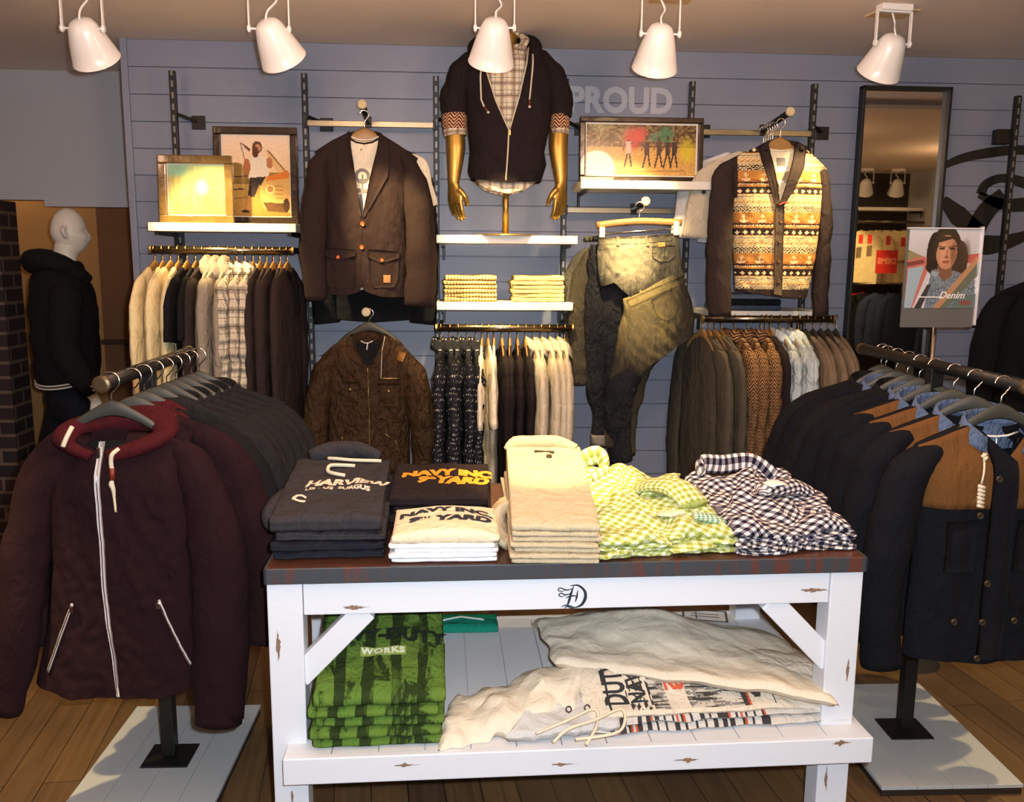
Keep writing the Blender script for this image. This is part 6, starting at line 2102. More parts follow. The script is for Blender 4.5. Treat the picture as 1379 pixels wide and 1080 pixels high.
run_rail(1.10, 1.398, 4.0, [
    dict(n=4, dx=.030, name='charcoal_cardigan', cat='cardigan', short='charcoal cardigans', mat=C_STONE, group='charcoal cardigans on the right wall rail', labs=L_('charcoal wool cardigan, %s of four on the right wall rail', 4), kw=dict(T=.02, L=.76, arm=.68, slv_r=(.09, .065), spread=.06, seed=121, folds=.007), rz=PI / 2 + .1),
    dict(n=3, dx=.062, name='tweed_shirt', cat='shirt', short='patterned shirts', mat=P_TWEED, group='brown patterned shirts on the right wall rail', labs=L_('brown zigzag patterned shirt, %s of three on the right wall rail', 3), kw=dict(T=.032, L=.78, arm=.68, slv_r=(.085, .055), spread=.0, collar=.05, seed=123, folds=.014, slvz=.016)),
    dict(n=2, dx=.022, name='black_shirt', cat='shirt', short='black shirts', mat=C_DUSTBLK, group='black shirts on the right wall rail', labs=['black shirt beside the patterned shirts on the right wall rail', 'black shirt beside the pale denim shirts'], kw=dict(T=.018, L=.80, arm=.7, slv_r=(.085, .055), spread=.0, seed=125)),
    dict(n=3, dx=.044, name='denim_shirt', cat='shirt', short='pale denim shirts', mat=C_DENIML, group='pale denim shirts on the right wall rail', labs=L_('pale denim shirt, %s of three on the right wall rail', 3), kw=dict(T=.024, L=.62, arm=.56, slv_r=(.08, .05), spread=.0, collar=.05, seed=127, folds=.014, slvz=.018)),
    dict(n=5, dx=.036, name='taupe_sweater', cat='sweater', short='taupe sweaters', mat=C_TAUPE, group='taupe sweaters on the right wall rail', labs=L_('taupe wool sweater, %s of five at the right end of the right wall rail', 5), kw=dict(T=.022, L=.62, arm=.56, slv_r=(.09, .065), spread=.03, seed=129, folds=.007), hm=DARKH),
], 'right wall rail')

# far right: a black coat hanging on the last upright
p = atY(1375, 385, 4.12)
t0, _ = make_top('black_coat', 'long black coat hanging on the far right upright, cut by the photo edge', 'coat', C_BLACK, (p.x + .12, 4.12, p.z + .03), .1, sh=.24, L=.95, arm=.62, T=.06, collar=.06, seed=131, spread=.05)
hanger('clothes_hanger', DARKH, CHROME, .17, 'hanger holding the long black coat at the far right', (p.x + .12, 4.12, p.z + .045), .1, drop=.09)
# ================================================================= folded clothes
# two short stacks on the middle wall shelf
for (x0, px1, mat, n, lab, grp, w) in ((.085 - .02, 0, P_CHECKT, 6, 'folded cream checked top, %s from the bottom of the left shelf stack', 'checked tops in the left shelf stack', .24), (.375, 0, P_RIBT, 6, 'folded cream ribbed top, %s from the bottom of the right shelf stack', 'ribbed tops in the right shelf stack', .235)):
    z = 1.469
    o = None
    nm = ['first', 'second', 'third', 'fourth', 'fifth', 'topmost and sixth']
    for k in range(n):
        h = .0195 + (.004 if k == n - 1 else 0)
        lb = (lab % nm[k])
        if k in (0, 2, 5) or o is None:
            o, _ = folded('folded_shirt', mat, w - .006 * (k % 2), .22, h, h, (x0 + .004 * math.sin(k * 3), 4.02 + .003 * (k % 2), z), .02 * math.sin(k * 7), plies=2, seed=k * 3.3 + w, rnd=.008, drape=.0035, nx=20, ny=14, side_groove=.003)
            tag(o, lb, 'folded shirt', grp)
        else:
            c = o.copy(); COL.objects.link(c); c.location = (x0 + .005 * math.sin(k * 3), 4.02 + .003 * (k % 2), z); c.rotation_euler = (0, 0, .03 * math.sin(k * 5)); tag(c, lb, 'folded shirt', grp)
        z += h - .0008
# folded jeans on the shelf below the cardigan
z = 1.433
for k, (mt, lb) in enumerate(((cloth('slate denim', (70, 78, 96)), 'folded slate blue jeans under the patterned cardigan, bottom one'), (DN3, 'folded black jeans under the patterned cardigan, middle one'), (cloth('grey denim', (112, 116, 124)), 'folded grey jeans with pale label under the patterned cardigan, top one'))):
    o, _ = folded('folded_jeans', mt, .30 - .02 * k, .24, .026, .026, (1.36 + .01 * k, 4.035, z), .0, plies=2, seed=90 + k, rnd=.01, drape=.005, nx=20, ny=14)
    tag(o, lb, 'folded jeans', 'folded jeans on the shelf under the cardigan')
    z += .0255

TT = TZ + .001
ORDN = ['bottom', 'second from bottom', 'third from bottom', 'fourth from bottom', 'fifth from bottom', 'sixth from bottom', 'seventh from bottom', 'top']


def stack(n, name, cat, lab, grp, mats, w, d, h0, h1, loc, rz=0, last=None, jx=.006, **k):
    """a pile of n folded garments; returns list of (object, topfn)"""
    out = []
    z0 = 0.0
    zb = 0.0
    M = math.atan2(0, 1)
    for i in range(n):
        mt = mats[i % len(mats)]
        hh0, hh1 = (h0, h1) if i < n - 1 or not last else last
        th = math.atan2(zb - z0, d)
        kk = dict(k); kk['seed'] = k.get('seed', 1) + i * 2.7
        if i < n - 1: kk.pop('topz', None); kk['arch'] = k.get('arch', 0) * .0
        o, top = folded(name, mt, w + .006 * math.sin(i * 2.1), d, hh0, hh1, (loc[0] + jx * math.sin(i * 3.7), loc[1] + .004 * math.cos(i * 2.9), loc[2] + z0), rz + .02 * math.sin(i * 1.9), **kk)
        o.rotation_euler = (th, 0, o.rotation_euler[2])
        which = 'top' if i == n - 1 else ORDN[i]
        tag(o, lab % which, cat, grp)
        out.append((o, top))
        z0 += hh0 - .001; zb += hh1 - .001
    return out


def on_top(obj_top, parent, name, mat, txts, off=.0015):
    """txts: list of (string, cu, cv, size, kwargs, warp) printed on the top sheet; cu in metres from centre, cv metres from the front"""
    o, top, w, d = obj_top
    for (s, cx, cy, size, kw, warp) in txts:
        mb = MB()

        def fn(x, y):
            X, Y_ = cx + x, cy + y + warp(x)
            u = min(.99, max(.01, X / w + .5)); v = Y_ / d
            if v < 0:
                # over the front fold, running down the front face
                h = top(u, 0).z
                q = min(1, -v * d / max(h, .01))
                return Vector((X, -.004 + .002, h * (1 - q)))
            p = top(u, min(1, v), off)
            return Vector((X, p.y, p.z))
        put_text(mb, s, fn, size, **kw)
        mb.build(name, mat, o)


ZERO = lambda x: 0
# ---- dark grey sweatshirts, left end of the table
S1 = stack(4, 'folded_sweatshirt', 'sweatshirt', 'dark grey folded sweatshirt at the left table end, %s of its stack', 'dark sweatshirts stacked at the left end of the table', [C_SWEATN, C_SWEATN, C_SWEAT, C_SWEAT], .285, .48, .025, .037, (-.327, 2.195, TT), .03, last=(.046, .054), plies=2, seed=7, rnd=.014, drape=.009, side_groove=.005)
o, top = S1[-1]
on_top((o, top, .285, .48), o, 'chest_lettering', plain('cream print', (206, 196, 176), .8), [('HARVIEW', .03, .228, .062, dict(bold=.003, shear=.15, sx=.82), lambda x: -x * x * 1.6 + .01), ('US · US  SURGUS', .01, .202, .024, dict(bold=.001), lambda x: -x * x * 1.6), ('C', -.085, .115, .05, dict(bold=.003), ZERO)])
mb = MB()
P = lambda x, y, z: top(x / .285 + .5, y / .48, z)
mb.tube([P(-.045, .455, .006), P(-.02, .44, .010), P(.03, .43, .010), P(.09, .43, .008), P(.115, .432, .006)], .0052, seg=8, sub=4); mb.build('drawstring', CORD, o, smooth=True)
mb = MB()
mb.tube([P(.04, .395, .006), P(.0, .392, .010), P(-.03, .37, .010), P(-.032, .34, .010), P(-.01, .315, .008), P(.02, .305, .006)], .0055, seg=8, sub=4); mb.build('drawstring', CORD, o, smooth=True)
mb = MB()
mb.tube([P(-.16, .13, -.07), P(-.165, .17, -.055), P(-.155, .23, -.045), P(-.14, .28, -.03)], [.02, .03, .028, .012], [.026, .034, .03, .014], seg=14, sub=4, nz=.006); mb.build('folded_sleeve', C_SWEAT, o, smooth=True)
mb = MB()
mb.tube([P(-.10, .46, .004), P(-.04, .478, .018), P(.05, .476, .020), P(.11, .455, .008)], [.012, .024, .024, .012], [.018, .03, .03, .018], seg=12, sub=4, nz=.006, ref=(0, 0, 1)); mb.build('hood', C_SWEAT, o, smooth=True)
# ---- black print tees behind
S2 = stack(4, 'folded_tee', 't-shirt', 'black folded tee with orange lettering behind the white tees, %s of its stack', 'black tees stacked on the table', [C_DUSTBLK], .285, .27, .024, .033, (-.045, 2.43, TT), -.02, last=(.036, .044), plies=2, seed=17, rnd=.012, drape=.005)
o, top = S2[-1]
on_top((o, top, .285, .27), o, 'chest_lettering', plain('orange print', (206, 142, 30), .7), [('NAVY INC', .018, .165, .058, dict(bold=.0042, shear=.0, sx=.98), lambda x: -x * x * 1.5), ('9', -.055, .108, .058, dict(bold=.004, shear=.25), ZERO), ('th', -.025, .127, .028, dict(bold=.002), ZERO), ('YARD', .062, .10, .064, dict(bold=.0045, shear=.2, sx=.92), lambda x: -x * .12)])
# ---- white / ecru tees in front
S3 = stack(5, 'folded_tee', 't-shirt', 'white folded tee at the front of the table, %s of its stack', 'white tees stacked at the front of the table', [C_WHITE], .272, .23, .0135, .0135, (-.031, 2.165, TT), -.01, last=(.022, .028), plies=1, seed=27, rnd=.010, drape=.002, arch=.018)
o, top = S3[-1]
o.data.materials[0] = cloth('ecru jersey', (224, 210, 180), var=.05)
o['label'] = 'ecru folded tee with dark blue lettering on top of the white tee stack'
on_top((o, top, .272, .23), o, 'chest_lettering', plain('dark blue print', (30, 36, 52), .7), [('NAVY INC.', .0, .145, .052, dict(bold=.0035, sx=.98), lambda x: -x * x * 2.6 + .02), ('9', -.088, .083, .055, dict(bold=.0036, shear=.2), ZERO), ('TH', -.057, .107, .022, dict(bold=.001), ZERO), ('YARD', .045, .083, .060, dict(bold=.0042, shear=.12, sx=.92), lambda x: -x * x * 1.2 + .004)])
# ---- khaki chinos
S4 = stack(7, 'folded_chinos', 'chinos', 'khaki folded chinos in the middle of the table, %s of the tall stack', 'khaki chinos stacked in the middle of the table', [C_KHAKI], .225, .50, .0155, .0215, (.252, 2.14, TT), -.07, last=(.020, .086), plies=1, seed=37, rnd=.008, drape=.003, side_groove=.002, jx=.005, skew=-.03)
o, top = S4[-1]
mb = MB()
W_, D_ = .225, .50
P = lambda x, y, z: top(x / W_ + .5, y / D_, z)
mb.tube([P(-.03, .44, .002), P(.03, .437, .002)], .001, .009, seg=6, ref=(0, 1, .3)); mb.build('waist_label', plain('black woven label', (34, 30, 26), .7), o)
mb = MB(); button(mb, P(.012, .405, .003), .009, (0, -.4, 1)); mb.build('waist_button', plain('dark horn button', (56, 44, 34), .4), o)
mb = MB(); mb.tube([P(-.112, .47, -.01), P(-.085, .482, .01), P(-.03, .487, .012), P(.04, .485, .012), P(.1, .474, -.0)], [.008, .014, .014, .014, .008], [.012, .02, .02, .02, .012], seg=10, sub=4, ref=(0, 0, 1)); mb.build('waistband', C_KHAKI, o, smooth=True)
mb = MB(); mb.tube([P(-.1, .30, -.075), P(-.135, .24, -.085), P(-.14, .18, -.10), P(-.12, .10, -.115)], [.01, .02, .02, .01], [.04, .05, .04, .03], seg=10, sub=4, nz=.004); mb.build('folded_leg', C_KHAKI, o, smooth=True)


# ---- rumpled checked shirts: loose heaps, sleeves and collars showing
def rumple(amp, sd, edge=.6):
    def f(u, v):
        return amp * (noise.noise(Vector((u * 3.1, v * 3.4, sd))) * 1.1 + .55 * noise.noise(Vector((u * 8, v * 8, sd + 3))) + .5 * abs(noise.noise(Vector((u * 5 + v * 4, v * 3, sd + 6))))) * (1 if edge is None else (1 - abs(2 * u - 1) ** 4 * edge))
    return f


def heap(n, name, cat, lab, grp, mat, w, d, h0, h1, loc, rz, seed, amp=.016, last=None):
    out = []
    z0 = zb = 0
    for i in range(n):
        hh = last if (last and i == n - 1) else (h0, h1)
        a = amp * (.35 if i < n - 1 else 1)
        o, top = folded(name, mat, w * (1 + .03 * math.sin(i * 2.3 + seed)), d * (1 + .02 * math.cos(i * 3 + seed)), hh[0], hh[1], (loc[0] + .008 * math.sin(i * 4 + seed), loc[1] + .006 * math.cos(i * 3 + seed), loc[2] + z0), rz + .04 * math.sin(i * 2.6 + seed), plies=1, seed=seed + i, rnd=.014, drape=.008, nx=44, ny=40, topz=rumple(a, seed + i), wob=.034, uvrot=.3 + .15 * i)
        o.rotation_euler = (math.atan2(zb - z0, d), 0, o.rotation_euler[2])
        tag(o, lab % ('top' if i == n - 1 else ORDN[i]), cat, grp)
        out.append((o, top)); z0 += hh[0] - .002; zb += hh[1] - .002
    return out


G1 = heap(4, 'checked_shirt', 'shirt', 'lime green checked shirt in the rumpled pile, %s one', 'green checked shirts piled on the table', P_GREENG, .40, .42, .014, .026, (.56, 2.19, TT), .16, 5.0, .036, last=(.026, .056))
o, top = G1[-1]
P = lambda x, y, z: top(x / .40 + .5, y / .42, z)
mb = MB(); mb.tube([P(-.155, .36, .010), P(-.165, .40, .022), P(-.12, .425, .034), P(-.06, .42, .030), P(-.045, .385, .014), P(-.09, .36, .01)], [.008, .012, .014, .014, .012, .008], [.022, .028, .03, .03, .026, .02], seg=12, sub=5, ref=(0, 0, 1), nz=.003); mb.build('collar', P_GREENG, o, smooth=True)
mb = MB(); mb.tube([P(.02, .30, .012), P(.06, .26, .016), P(.10, .18, .014), P(.12, .10, .01)], [.03, .045, .05, .045], [.012, .018, .02, .014], seg=14, sub=5, nz=.006, ref=(0, 0, 1)); mb.build('folded_sleeve', P_GREENG, o, smooth=True)
mb = MB(); mb.tube([P(.03, .13, .006), P(.05, .10, .012), P(.06, .075, .01)], [.02, .034, .03], [.005, .007, .005], seg=12, sub=3, ref=(0, 0, 1)); mb.build('white_collar_lining', cloth('pale collar lining', (226, 220, 196)), o, smooth=True)
mb = MB(); mb.tube([P(.10, .065, .0), P(.16, .06, -.01), P(.20, .085, -.02)], [.02, .03, .02], [.012, .016, .01], seg=12, sub=4, nz=.006, ref=(0, 0, 1)); mb.build('turned_cuff', gingham('teal gingham', (226, 230, 210), (150, 180, 150), (90, 140, 130), .012), o, smooth=True)
G2 = heap(5, 'checked_shirt', 'shirt', 'black and white checked shirt in the rumpled pile, %s one', 'black and white checked shirts piled on the table', P_NAVYG, .33, .40, .013, .022, (.905, 2.21, TT), .10, 9.0, .034, last=(.024, .05))
o, top = G2[-1]
P = lambda x, y, z: top(x / .33 + .5, y / .40, z)
mb = MB(); mb.tube([P(-.13, .36, .008), P(-.12, .395, .024), P(-.05, .40, .03), P(.04, .39, .026), P(.11, .36, .012)], [.01, .014, .014, .014, .01], [.022, .03, .03, .028, .02], seg=12, sub=5, ref=(0, 0, 1), nz=.003); mb.build('collar', P_NAVYG, o, smooth=True)
mb = MB(); mb.tube([P(-.03, .17, .014), P(.02, .19, .024), P(.09, .215, .022), P(.15, .22, .0)], [.024, .035, .04, .03], [.012, .02, .022, .016], seg=14, sub=5, nz=.006, ref=(0, 0, 1)); mb.build('folded_sleeve', P_NAVYG, o, smooth=True)
mb = MB(); mb.tube([P(-.015, .165, .035), P(.02, .178, .044), P(.05, .185, .043)], [.018, .024, .02], [.003, .004, .003], seg=12, sub=3, ref=(0, 0, 1)); mb.build('neck_label', LABELW, o, smooth=True)

# ================================================================= lower shelf
LS = SZ + .001


def green_print():
    t = NT('green printed jersey')
    uv = t.n('ShaderNodeSeparateXYZ'); t.l(t.n('ShaderNodeUVMap').outputs[0], uv.inputs[0])
    n = t.noise(9, 4, t.coord('Object', (1.6, .5, .5)), .6, .4)
    bars = t.math('GREATER_THAN', t.math('FRACT', t.math('ADD', t.math('MULTIPLY', uv.outputs[0], 14), t.math('MULTIPLY', n, .5))), .62)
    n2 = t.noise(26, 4, t.coord('Object', (1, .5, .5)), .65, .5)
    m_ = t.math('MAXIMUM', t.math('MULTIPLY', bars, t.ramp(n, [(.34, (0, 0, 0)), (.44, (1, 1, 1))])), t.ramp(n2, [(.54, (0, 0, 0)), (.62, (1, 1, 1))]))
    c = t.mix(t.noise(5, 2, t.coord()), srgb(72, 118, 46), srgb(106, 122, 52))
    t.base(t.mix(t.math('MULTIPLY', m_, .88), c, srgb(28, 38, 20)))
    cloth_finish(t, wrinkle=.4)
    return t.m


GP = green_print()
S5 = stack(5, 'folded_tee', 't-shirt', 'green printed folded tee on the lower shelf, %s of its stack', 'green printed tees stacked on the lower shelf', [GP], .335, .36, .029, .044, (-.205, 2.118, LS), .02, last=(.040, .072), plies=1, seed=57, rnd=.016, drape=.006, side_groove=.004, jx=.009, bulge=.004)
o, top = S5[-1]
on_top((o, top, .335, .36), o, 'chest_lettering', plain('black print', (24, 34, 18), .8), [('NAVY-DUTY', .0, .215, .066, dict(bold=.004, sx=.92), lambda x: -x * x * 1.2)])
P = lambda x, y, z: top(x / .335 + .5, y / .36, z)
mb = MB(); mb.grid(12, 4, lambda u, v: P(-.055 + .12 * u, .150 + .034 * v, .0012)); mb.build('lettering_panel', plain('olive print panel', (150, 164, 80), .8), o, smooth=True)
on_top((o, top, .335, .36), o, 'panel_lettering', plain('pale print', (226, 232, 200), .8), [('WORKS', .004, .157, .030, dict(bold=.0016, space=1.15), ZERO)], off=.0028)
# pale sweatshirts spilled along the shelf


def drape_mesh(name, mat, quad, zt, loc=(0, 0, 0), nx=60, ny=36, seed=0.0, amp=.01, th=.03, parent=None, colf=None, wob=.014):
    """a cloth slab: quad = corner points (x, y) front-left, front-right, back-right, back-left; zt(u, v) height of its upper side"""
    a, b, c, d = [Vector((*q, 0)) for q in quad]
    mb = MB()

    def e(u, v):
        k = min(u, 1 - u, v * 1.3, 1 - v)
        return math.sqrt(1 - (1 - max(0, min(1, k / .06))) ** 2)

    def pos(u, v, o=0, under=False):
        p = (a * (1 - u) + b * u) * (1 - v) + (d * (1 - u) + c * u) * v
        wx = noise.noise(Vector((u * 7, v * 5, seed))) * wob
        wy = noise.noise(Vector((u * 9 + 3, v * 4, seed + 8))) * wob
        n1 = noise.noise(Vector((p.x * 9, p.y * 11, seed))) + .6 * noise.noise(Vector((p.x * 22 + p.y * 12, p.y * 20, seed + 4)))
        h = zt(u, v) + amp * n1
        ee = e(u, v)
        z = h - th / 2 * (1 - ee) if not under else h - th / 2 - th / 2 * ee
        return Vector((p.x + wx, p.y + wy, max(.001, z + o)))
    mb.grid(nx, ny, pos, lambda u, v, p: (p[0], p[1]), colf)
    mb.grid(nx, ny, lambda u, v: pos(u, v, 0, True), lambda u, v, p: (p[0], p[1]), (lambda u, v: colf(.5, .99)) if colf else None, flip=True)
    return mb.build(name, mat, parent, smooth=True, loc=loc), pos


def zramp(f0, f1): return lambda u, v: f0 + (f1 - f0) * v


ec = tuple(srgb(214, 202, 184)[:3])
ecd = tuple(srgb(60, 58, 60)[:3])
ecr = tuple(srgb(190, 88, 60)[:3])
ec2 = tuple(srgb(198, 194, 190)[:3])
PC = [tuple(srgb(*c)[:3]) for c in ((66, 62, 60), (134, 130, 124), (196, 188, 176))]
PALES = []
# bottom layers: their edges peek out at the front and right
for i, (q, h, lab) in enumerate((
        (((.30, 2.135), (1.085, 2.185), (1.085, 2.62), (.36, 2.60)), .022, 'pale grey sweatshirt lying flat at the very bottom of the lower shelf heap'),
        (((.33, 2.145), (1.075, 2.19), (1.065, 2.63), (.38, 2.62)), .044, 'pale grey sweatshirt second from the bottom of the lower shelf heap'))):
    def col(u, v, i=i):
        if v < .09 and .12 < u < .70:
            k = noise.noise(Vector((u * 30, i * 5, 1))) + .4 * math.sin(u * 190)
            return ecd if k > .12 else (ecr if -.34 < k < -.26 else ec2)
        return ec2
    o, _ = drape_mesh('pale_sweatshirt', PAINTC, q, (lambda u, v, h=h: h), (0, 0, LS), seed=61 + i, amp=.004, nx=120, colf=col, th=.022)
    tag(o, lab, 'sweatshirt')


# the printed one: its print shows on the slope below the folded sweatshirt
def prnt(u, v):
    if .02 < v < .36 and .09 < u < .93:
        xx = (u - .09) / .84; yy = (v - .02) / .34
        if xx < .012: return ecd
        if xx < .09: return ec
        if xx < .20:
            return ecd if noise.noise(Vector((xx * 70, yy * 6, 3))) > .12 else ec
        if .27 < xx < .37: return ec
        if xx < .62:
            k = noise.noise(Vector((xx * 8, yy * 26, 7))) + .3 * noise.noise(Vector((xx * 60, yy * 30, 2)))
            return PC[0 if k > .18 else (1 if k > -.1 else 2)]
        if xx < .72:
            if (xx - .69) ** 2 * 400 + (yy - .55) ** 2 * 3 < .5: return PC[0]
            return ecr if .64 < xx < .65 else (PC[0] if xx < .64 else ec)
        if .76 < xx < .765 or .86 < xx < .865: return ecd
        return ec
    return ec


def zt3(u, v): return .060 + .062 * sstep(0, .34, v) - .02 * sstep(.75, 1, u) - .04 * sstep(.4, .9, v)


o3, pos3 = drape_mesh('printed_sweatshirt', PAINTC, ((.35, 2.155), (1.06, 2.195), (1.05, 2.60), (.28, 2.58)), zt3, (0, 0, LS), seed=66, amp=.004, nx=210, ny=110, colf=prnt, th=.022, wob=.008)
tag(o3, 'ecru sweatshirt with black DUTY lettering in the middle of the lower shelf heap', 'sweatshirt')


def put3(s, u0, v0, size, rot, mat, name, sx=1.0, bold=.003):
    mb = MB()
    ca, sa = math.cos(rot), math.sin(rot)

    def fn(x, y):
        X, Y_ = x * ca - y * sa, x * sa + y * ca
        return pos3(min(.99, max(.01, u0 + X / .71)), min(.99, max(.012, v0 + Y_ / .43)), .0022)
    put_text(mb, s, fn, size, sx=sx, bold=bold)
    return mb.build(name, mat, o3)


BP = plain('black sweat print', (40, 40, 44), .8)
put3('DUTY', .165, .20, .085, PI / 2, BP, 'print_lettering', .52)
put3('NAVY', .235, .19, .06, PI / 2, BP, 'print_lettering', .66, .002)
put3('KS', .36, .15, .085, 0, plain('red sweat print', (196, 84, 56), .8), 'print_lettering', .62)
put3('645', .765, .19, .062, PI / 2, BP, 'print_lettering', .7)
put3('6', .83, .12, .05, PI / 2, BP, 'print_lettering', .8)


# the big one folded over the top
def zt4(u, v):
    f = .142 - .030 * u
    return f + .060 * math.exp(-((u - .42) / .24) ** 2) * sstep(.08, .75, v) - .03 * sstep(.7, 1, v) - .02 * sstep(.8, 1, u)


o4, _ = drape_mesh('pale_sweatshirt', C_ECRU, ((.275, 2.315), (1.02, 2.135), (1.035, 2.64), (.24, 2.68)), zt4, (0, 0, LS), seed=71, amp=.008, nx=80, ny=50, th=.034)
tag(o4, 'large ecru sweatshirt folded over the top of the heap on the lower shelf', 'sweatshirt')
os_, _ = drape_mesh('trailing_sleeve', C_ECRU, ((-.05, 2.10), (.33, 2.20), (.42, 2.50), (-.02, 2.335)), lambda u, v: (.040 + .095 * u ** 1.2) * (.45 + .55 * math.sin(PI * min(1, v * 1.05)) ** .7) + .012 * math.sin(u * 19 + v * 4) * math.sin(PI * u), seed=83, amp=.012, nx=70, ny=34, th=.05, parent=o4, wob=.02)
o6, pos6 = drape_mesh('hooded_sweatshirt', C_ECRU2, ((.12, 2.11), (.43, 2.14), (.46, 2.30), (.24, 2.30)), lambda u, v: .040 + .03 * sstep(0, .6, v), (0, 0, LS), seed=76, amp=.009, nx=60, ny=36, th=.03)
tag(o6, 'pale grey sweatshirt with cream drawstrings at the front of the lower shelf heap', 'sweatshirt')
Pz = lambda px, py, z: (lambda p: Vector((p.x, p.y, z)))(atZ(px, py, z))
for P in (((722, 988, .47), (760, 972, .495), (800, 955, .51), (804, 975, .485), (790, 1003, .466)), ((745, 1000, .468), (765, 982, .49), (800, 970, .50), (838, 955, .51), (834, 985, .48), (775, 996, .472))):
    mb = MB(); mb.tube([Pz(*p) - Vector((0, 0, LS)) for p in P], .0042, seg=8, sub=6); mb.build('drawstring', CORD, o6, smooth=True)
for px, py in ((766, 955), (791, 953)):
    mb = MB(); c = Pz(px, py, .512) - Vector((0, 0, LS)); mb.tube([c + Vector((.007 * math.cos(a), .004 * math.sin(a), .006 * math.sin(a))) for a in [2 * PI * k / 12 for k in range(13)]], .0018, seg=6, cap=False, ref=(0, 0, 1)); mb.build('metal_eyelet', STEEL, o6, smooth=True)
# teal top at the back
o, top = folded('folded_tee', cloth('teal jersey', (24, 132, 108)), .24, .12, .03, .03, (.02, 2.80, LS), 0, plies=2, seed=88)
tag(o, 'teal folded top with a white neck cord at the back of the lower shelf', 'folded shirt')
mb = MB(); mb.tube([top(.2, .4, .003), top(.45, .6, .003), top(.55, .55, .003), top(.8, .35, .003)], .003, seg=6, sub=3); mb.build('neck_cord', LABELW, o, smooth=True)
# ================================================================= what the mirror sees: the opposite side of the shop
MY = 4.352


def mp(px, py, Yr):
    p = atY(px, py, 2 * MY - Yr)
    return Vector((p.x, Yr, p.z))


YO = -1.2
a, b = mp(1150, 300, YO), mp(1225, 300, YO)
rail(a.x - .1, b.x + .5, a.z + .01, 'clothes rail on the opposite side of the shop, seen in the mirror', y=YO)
for k in range(4):
    p = mp(1170 + 13 * k, 306, YO)
    nm = ['first', 'second', 'third', 'fourth', 'fifth', 'sixth'][k]
    if k == 0:
        cp, _ = make_top('cream_shirt', 'cream shirt reflected in the mirror, %s from the left' % nm, 'shirt', C_CREAM, (p.x, YO, p.z - .03), PI + .3, 'cream shirts reflected in the mirror', sh=.2, L=.62, arm=.3, T=.03, seed=141, slv_r=(.08, .07), nu=16, nv=16)
    else:
        dup(cp, (p.x, YO - .01 * k, p.z - .03), PI + .3, 'cream shirt reflected in the mirror, %s from the left' % nm)
RED = plain('red sale card', (190, 36, 30), .5)
for i, (px, py) in enumerate(((1159, 322), (1171, 322), (1196, 324), (1216, 326))):
    p = mp(px, py, YO + .25)
    mb = MB(); mb.box((0, 0, 0), (.05, .004, .10)); o = mb.build('price_tag', RED, None, loc=p)
    tag(o, 'small red price tag reflected in the mirror, %s from the left' % ['first', 'second', 'third', 'fourth'][i], 'price tag', 'red price tags reflected in the mirror')
p0, p1 = mp(1178, 368, YO + .3), mp(1209, 337, YO + .3)
t = thing('sale_sign', 'red sign with reversed pale lettering reflected in the mirror', 'sign', ((p0.x + p1.x) / 2, YO + .3, p0.z))
mb = MB(); mb.box((0, 0, (p1.z - p0.z) / 2), (abs(p1.x - p0.x), .01, p1.z - p0.z)); mb.build('sign_board', RED, t)
mb = MB(); put_text(mb, 'DEMS', lambda x, y: Vector((-x, .0065, (p1.z - p0.z) * .42 + y)), .085, bold=.004); mb.build('sign_lettering', plain('faded sign lettering', (226, 130, 100), .6), t)
rl = mp(1150, 382, YO + .1); rr_ = mp(1225, 382, YO + .1)
rail(rl.x - .1, rr_.x + .5, rl.z, 'lower clothes rail on the opposite side of the shop, seen in the mirror', y=YO + .1)
for k, (px, c, lab) in enumerate(((1153, cloth('red wool', (170, 20, 24)), 'red coat reflected in the mirror'), (1166, C_BLACK, 'black jacket reflected in the mirror beside the red coat'), (1182, cloth('navy sweat cotton', (40, 48, 72)), 'navy sweatshirt with round pale print reflected in the mirror'), (1203, cloth('navy sweat cotton', (40, 48, 72)), 'plain navy sweatshirt reflected in the mirror'))):
    p = mp(px, 390, YO + .15)
    t_, ts = make_top('reflected_garment' if 0 else ['red_coat', 'black_jacket', 'navy_sweatshirt', 'navy_sweatshirt'][k], lab, ['coat', 'jacket', 'sweatshirt', 'sweatshirt'][k], c, (p.x, YO + .12 + .07 * k, p.z - .03), PI, None, sh=.2, L=.7, arm=.6, T=.03, seed=151 + k, nu=16, nv=16)
    if k == 2:
        mb = MB(); mb.tube([ts.front(.0 + .05 * math.cos(a), -.25 + .07 * math.sin(a), .004) for a in [2 * PI * j / 20 for j in range(21)]], .006, .002, seg=6, cap=False); mb.build('round_print', plain('cream round print', (190, 176, 130), .7), t_)
        mb = MB(); put_text(mb, 'ARC', lambda x, y: ts.front(x, -.15 + y, .004), .05, bold=.003); mb.build('print_lettering', plain('cream round print', (190, 176, 130), .7), t_)
LP = [o for o in bpy.data.objects if o.get('category') == 'spotlight'][3]
for px, lab in ((1166, 'white bell spotlight across the shop, left one in the mirror'), (1208, 'white bell spotlight across the shop, right one in the mirror')):
    p = mp(px, 258, YO + .15)
    dup(LP, (p.x, YO + .15, ZC), PI + .3, lab, 'bell spotlights on the opposite side of the shop')
# shelf line above
c0, c1 = mp(1150, 279, YO - .05), mp(1242, 280, YO - .05)
shelf(c0.x, c1.x, c0.z, 'white shelf on the opposite side of the shop, seen in the mirror', yf=YO - .3)
# ================================================================= camera and light
cd = bpy.data.cameras.new('camera')
cd.sensor_width = 36
cd.lens = F / 1379 * 36
cd.clip_start = .05
co = bpy.data.objects.new('camera', cd)
COL.objects.link(co)
Mx = Matrix((R2, U2, -FW)).transposed().to_4x4()
Mx.translation = CAM
co.matrix_world = Mx
bpy.context.scene.camera = co


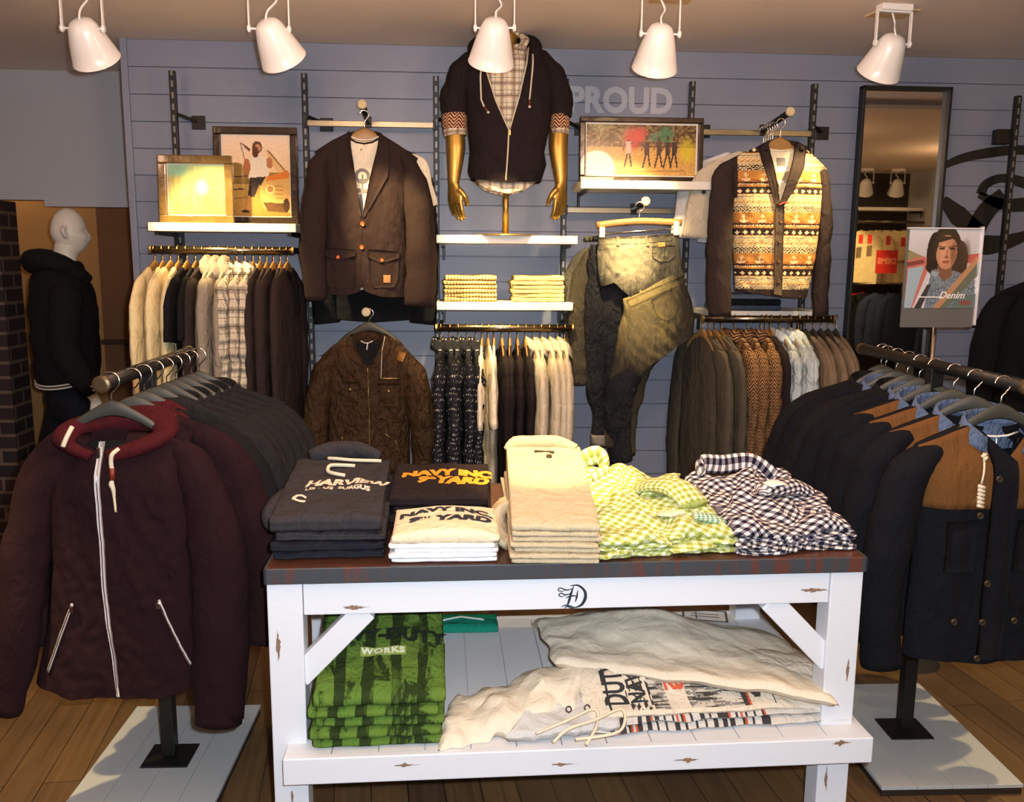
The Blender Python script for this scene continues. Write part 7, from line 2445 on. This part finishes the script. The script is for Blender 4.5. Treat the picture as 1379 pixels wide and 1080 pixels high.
def area(loc, target, size, power, color, name='ceiling_fill', sy=None):
    ld = bpy.data.lights.new(name, 'AREA')
    ld.energy = power
    ld.color = color
    ld.size = size
    if sy:
        ld.shape = 'RECTANGLE'; ld.size_y = sy
    o = bpy.data.objects.new(name, ld)
    COL.objects.link(o)
    o.location = loc
    o.rotation_euler = (Vector(target) - Vector(loc)).to_track_quat('-Z', 'Y').to_euler()
    return o


# the camera's own flash, just beside and above the lens
fl = bpy.data.lights.new('camera_flash', 'SPOT')
fl.energy = 272
fl.color = (.86, .93, 1.0)
fl.spot_size = math.radians(105)
fl.spot_blend = .6
fl.shadow_soft_size = .022
fo = bpy.data.objects.new('camera_flash', fl)
COL.objects.link(fo)
fo.location = CAM + R2 * .055 + U2 * .05 + FW * .02
fo.rotation_euler = FW.to_track_quat('-Z', 'Y').to_euler()

WARM = (1.0, .62, .30)


def spot(loc, target, power, size, color=(1.0, .72, .32), blend=.5, r=.03):
    ld = bpy.data.lights.new('shop_spot', 'SPOT')
    ld.energy = power; ld.color = color
    ld.spot_size = math.radians(size); ld.spot_blend = blend; ld.shadow_soft_size = r
    o = bpy.data.objects.new('shop_spot', ld)
    COL.objects.link(o)
    o.location = loc
    o.rotation_euler = (Vector(target) - Vector(loc)).to_track_quat('-Z', 'Y').to_euler()


# a nearer row of shop spots, over the table and the racks
spot((.30, 2.05, 2.45), (.27, 2.60, 1.10), 230, 23)
spot((.62, 2.2, 2.45), (.55, 2.6, .95), 22, 24)
spot((-1.75, 1.9, 2.45), (-1.7, 2.35, 0), 240, 52)
spot((2.5, 2.9, 2.45), (2.2, 2.6, 0), 150, 60)
spot((-.2, 3.4, 2.5), (.35, 3.3, 0), 40, 60)
# added warm fill to brighten the room, placed where no lamp hangs
def glow(loc, power, color=WARM, r=.12):
    ld = bpy.data.lights.new('warm_fill', 'POINT')
    ld.energy = power; ld.color = color; ld.shadow_soft_size = r
    o = bpy.data.objects.new('warm_fill', ld)
    COL.objects.link(o)
    o.location = loc


area((.2, .6, 2.62), (.2, .6, 0), 2.4, 44, WARM)  # broad fill panel added near the ceiling for warm ambient light
glow((-2.75, 5.6, 2.35), 5, (1.0, .68, .38), .1)
glow((-.5, 2.45, 2.42), 26, (1.0, .60, .40))
glow((.9, 2.45, 2.42), 30, (1.0, .60, .40))
glow((-1.9, 2.5, 2.42), 11, (1.0, .60, .40))
glow((2.55, 1.6, 2.3), 12)
glow((4.6, .9, 2.3), 16)
glow((3.1, -.7, 2.4), 14, (1.0, .66, .3))
spot((4.0, .2, 2.55), (4.1, -1.2, 1.4), 170, 55)
w = bpy.data.worlds.new('world')
bpy.context.scene.world = w
w.use_nodes = True
w.node_tree.nodes['Background'].inputs[0].default_value = (.9, .7, .5, 1)
w.node_tree.nodes['Background'].inputs[1].default_value = .05
sc = bpy.context.scene
sc.view_settings.view_transform = 'Standard'
sc.view_settings.look = 'None'
sc.view_settings.gamma = 1
sc.view_settings.use_curve_mapping = False
sc.view_settings.exposure = 0.0
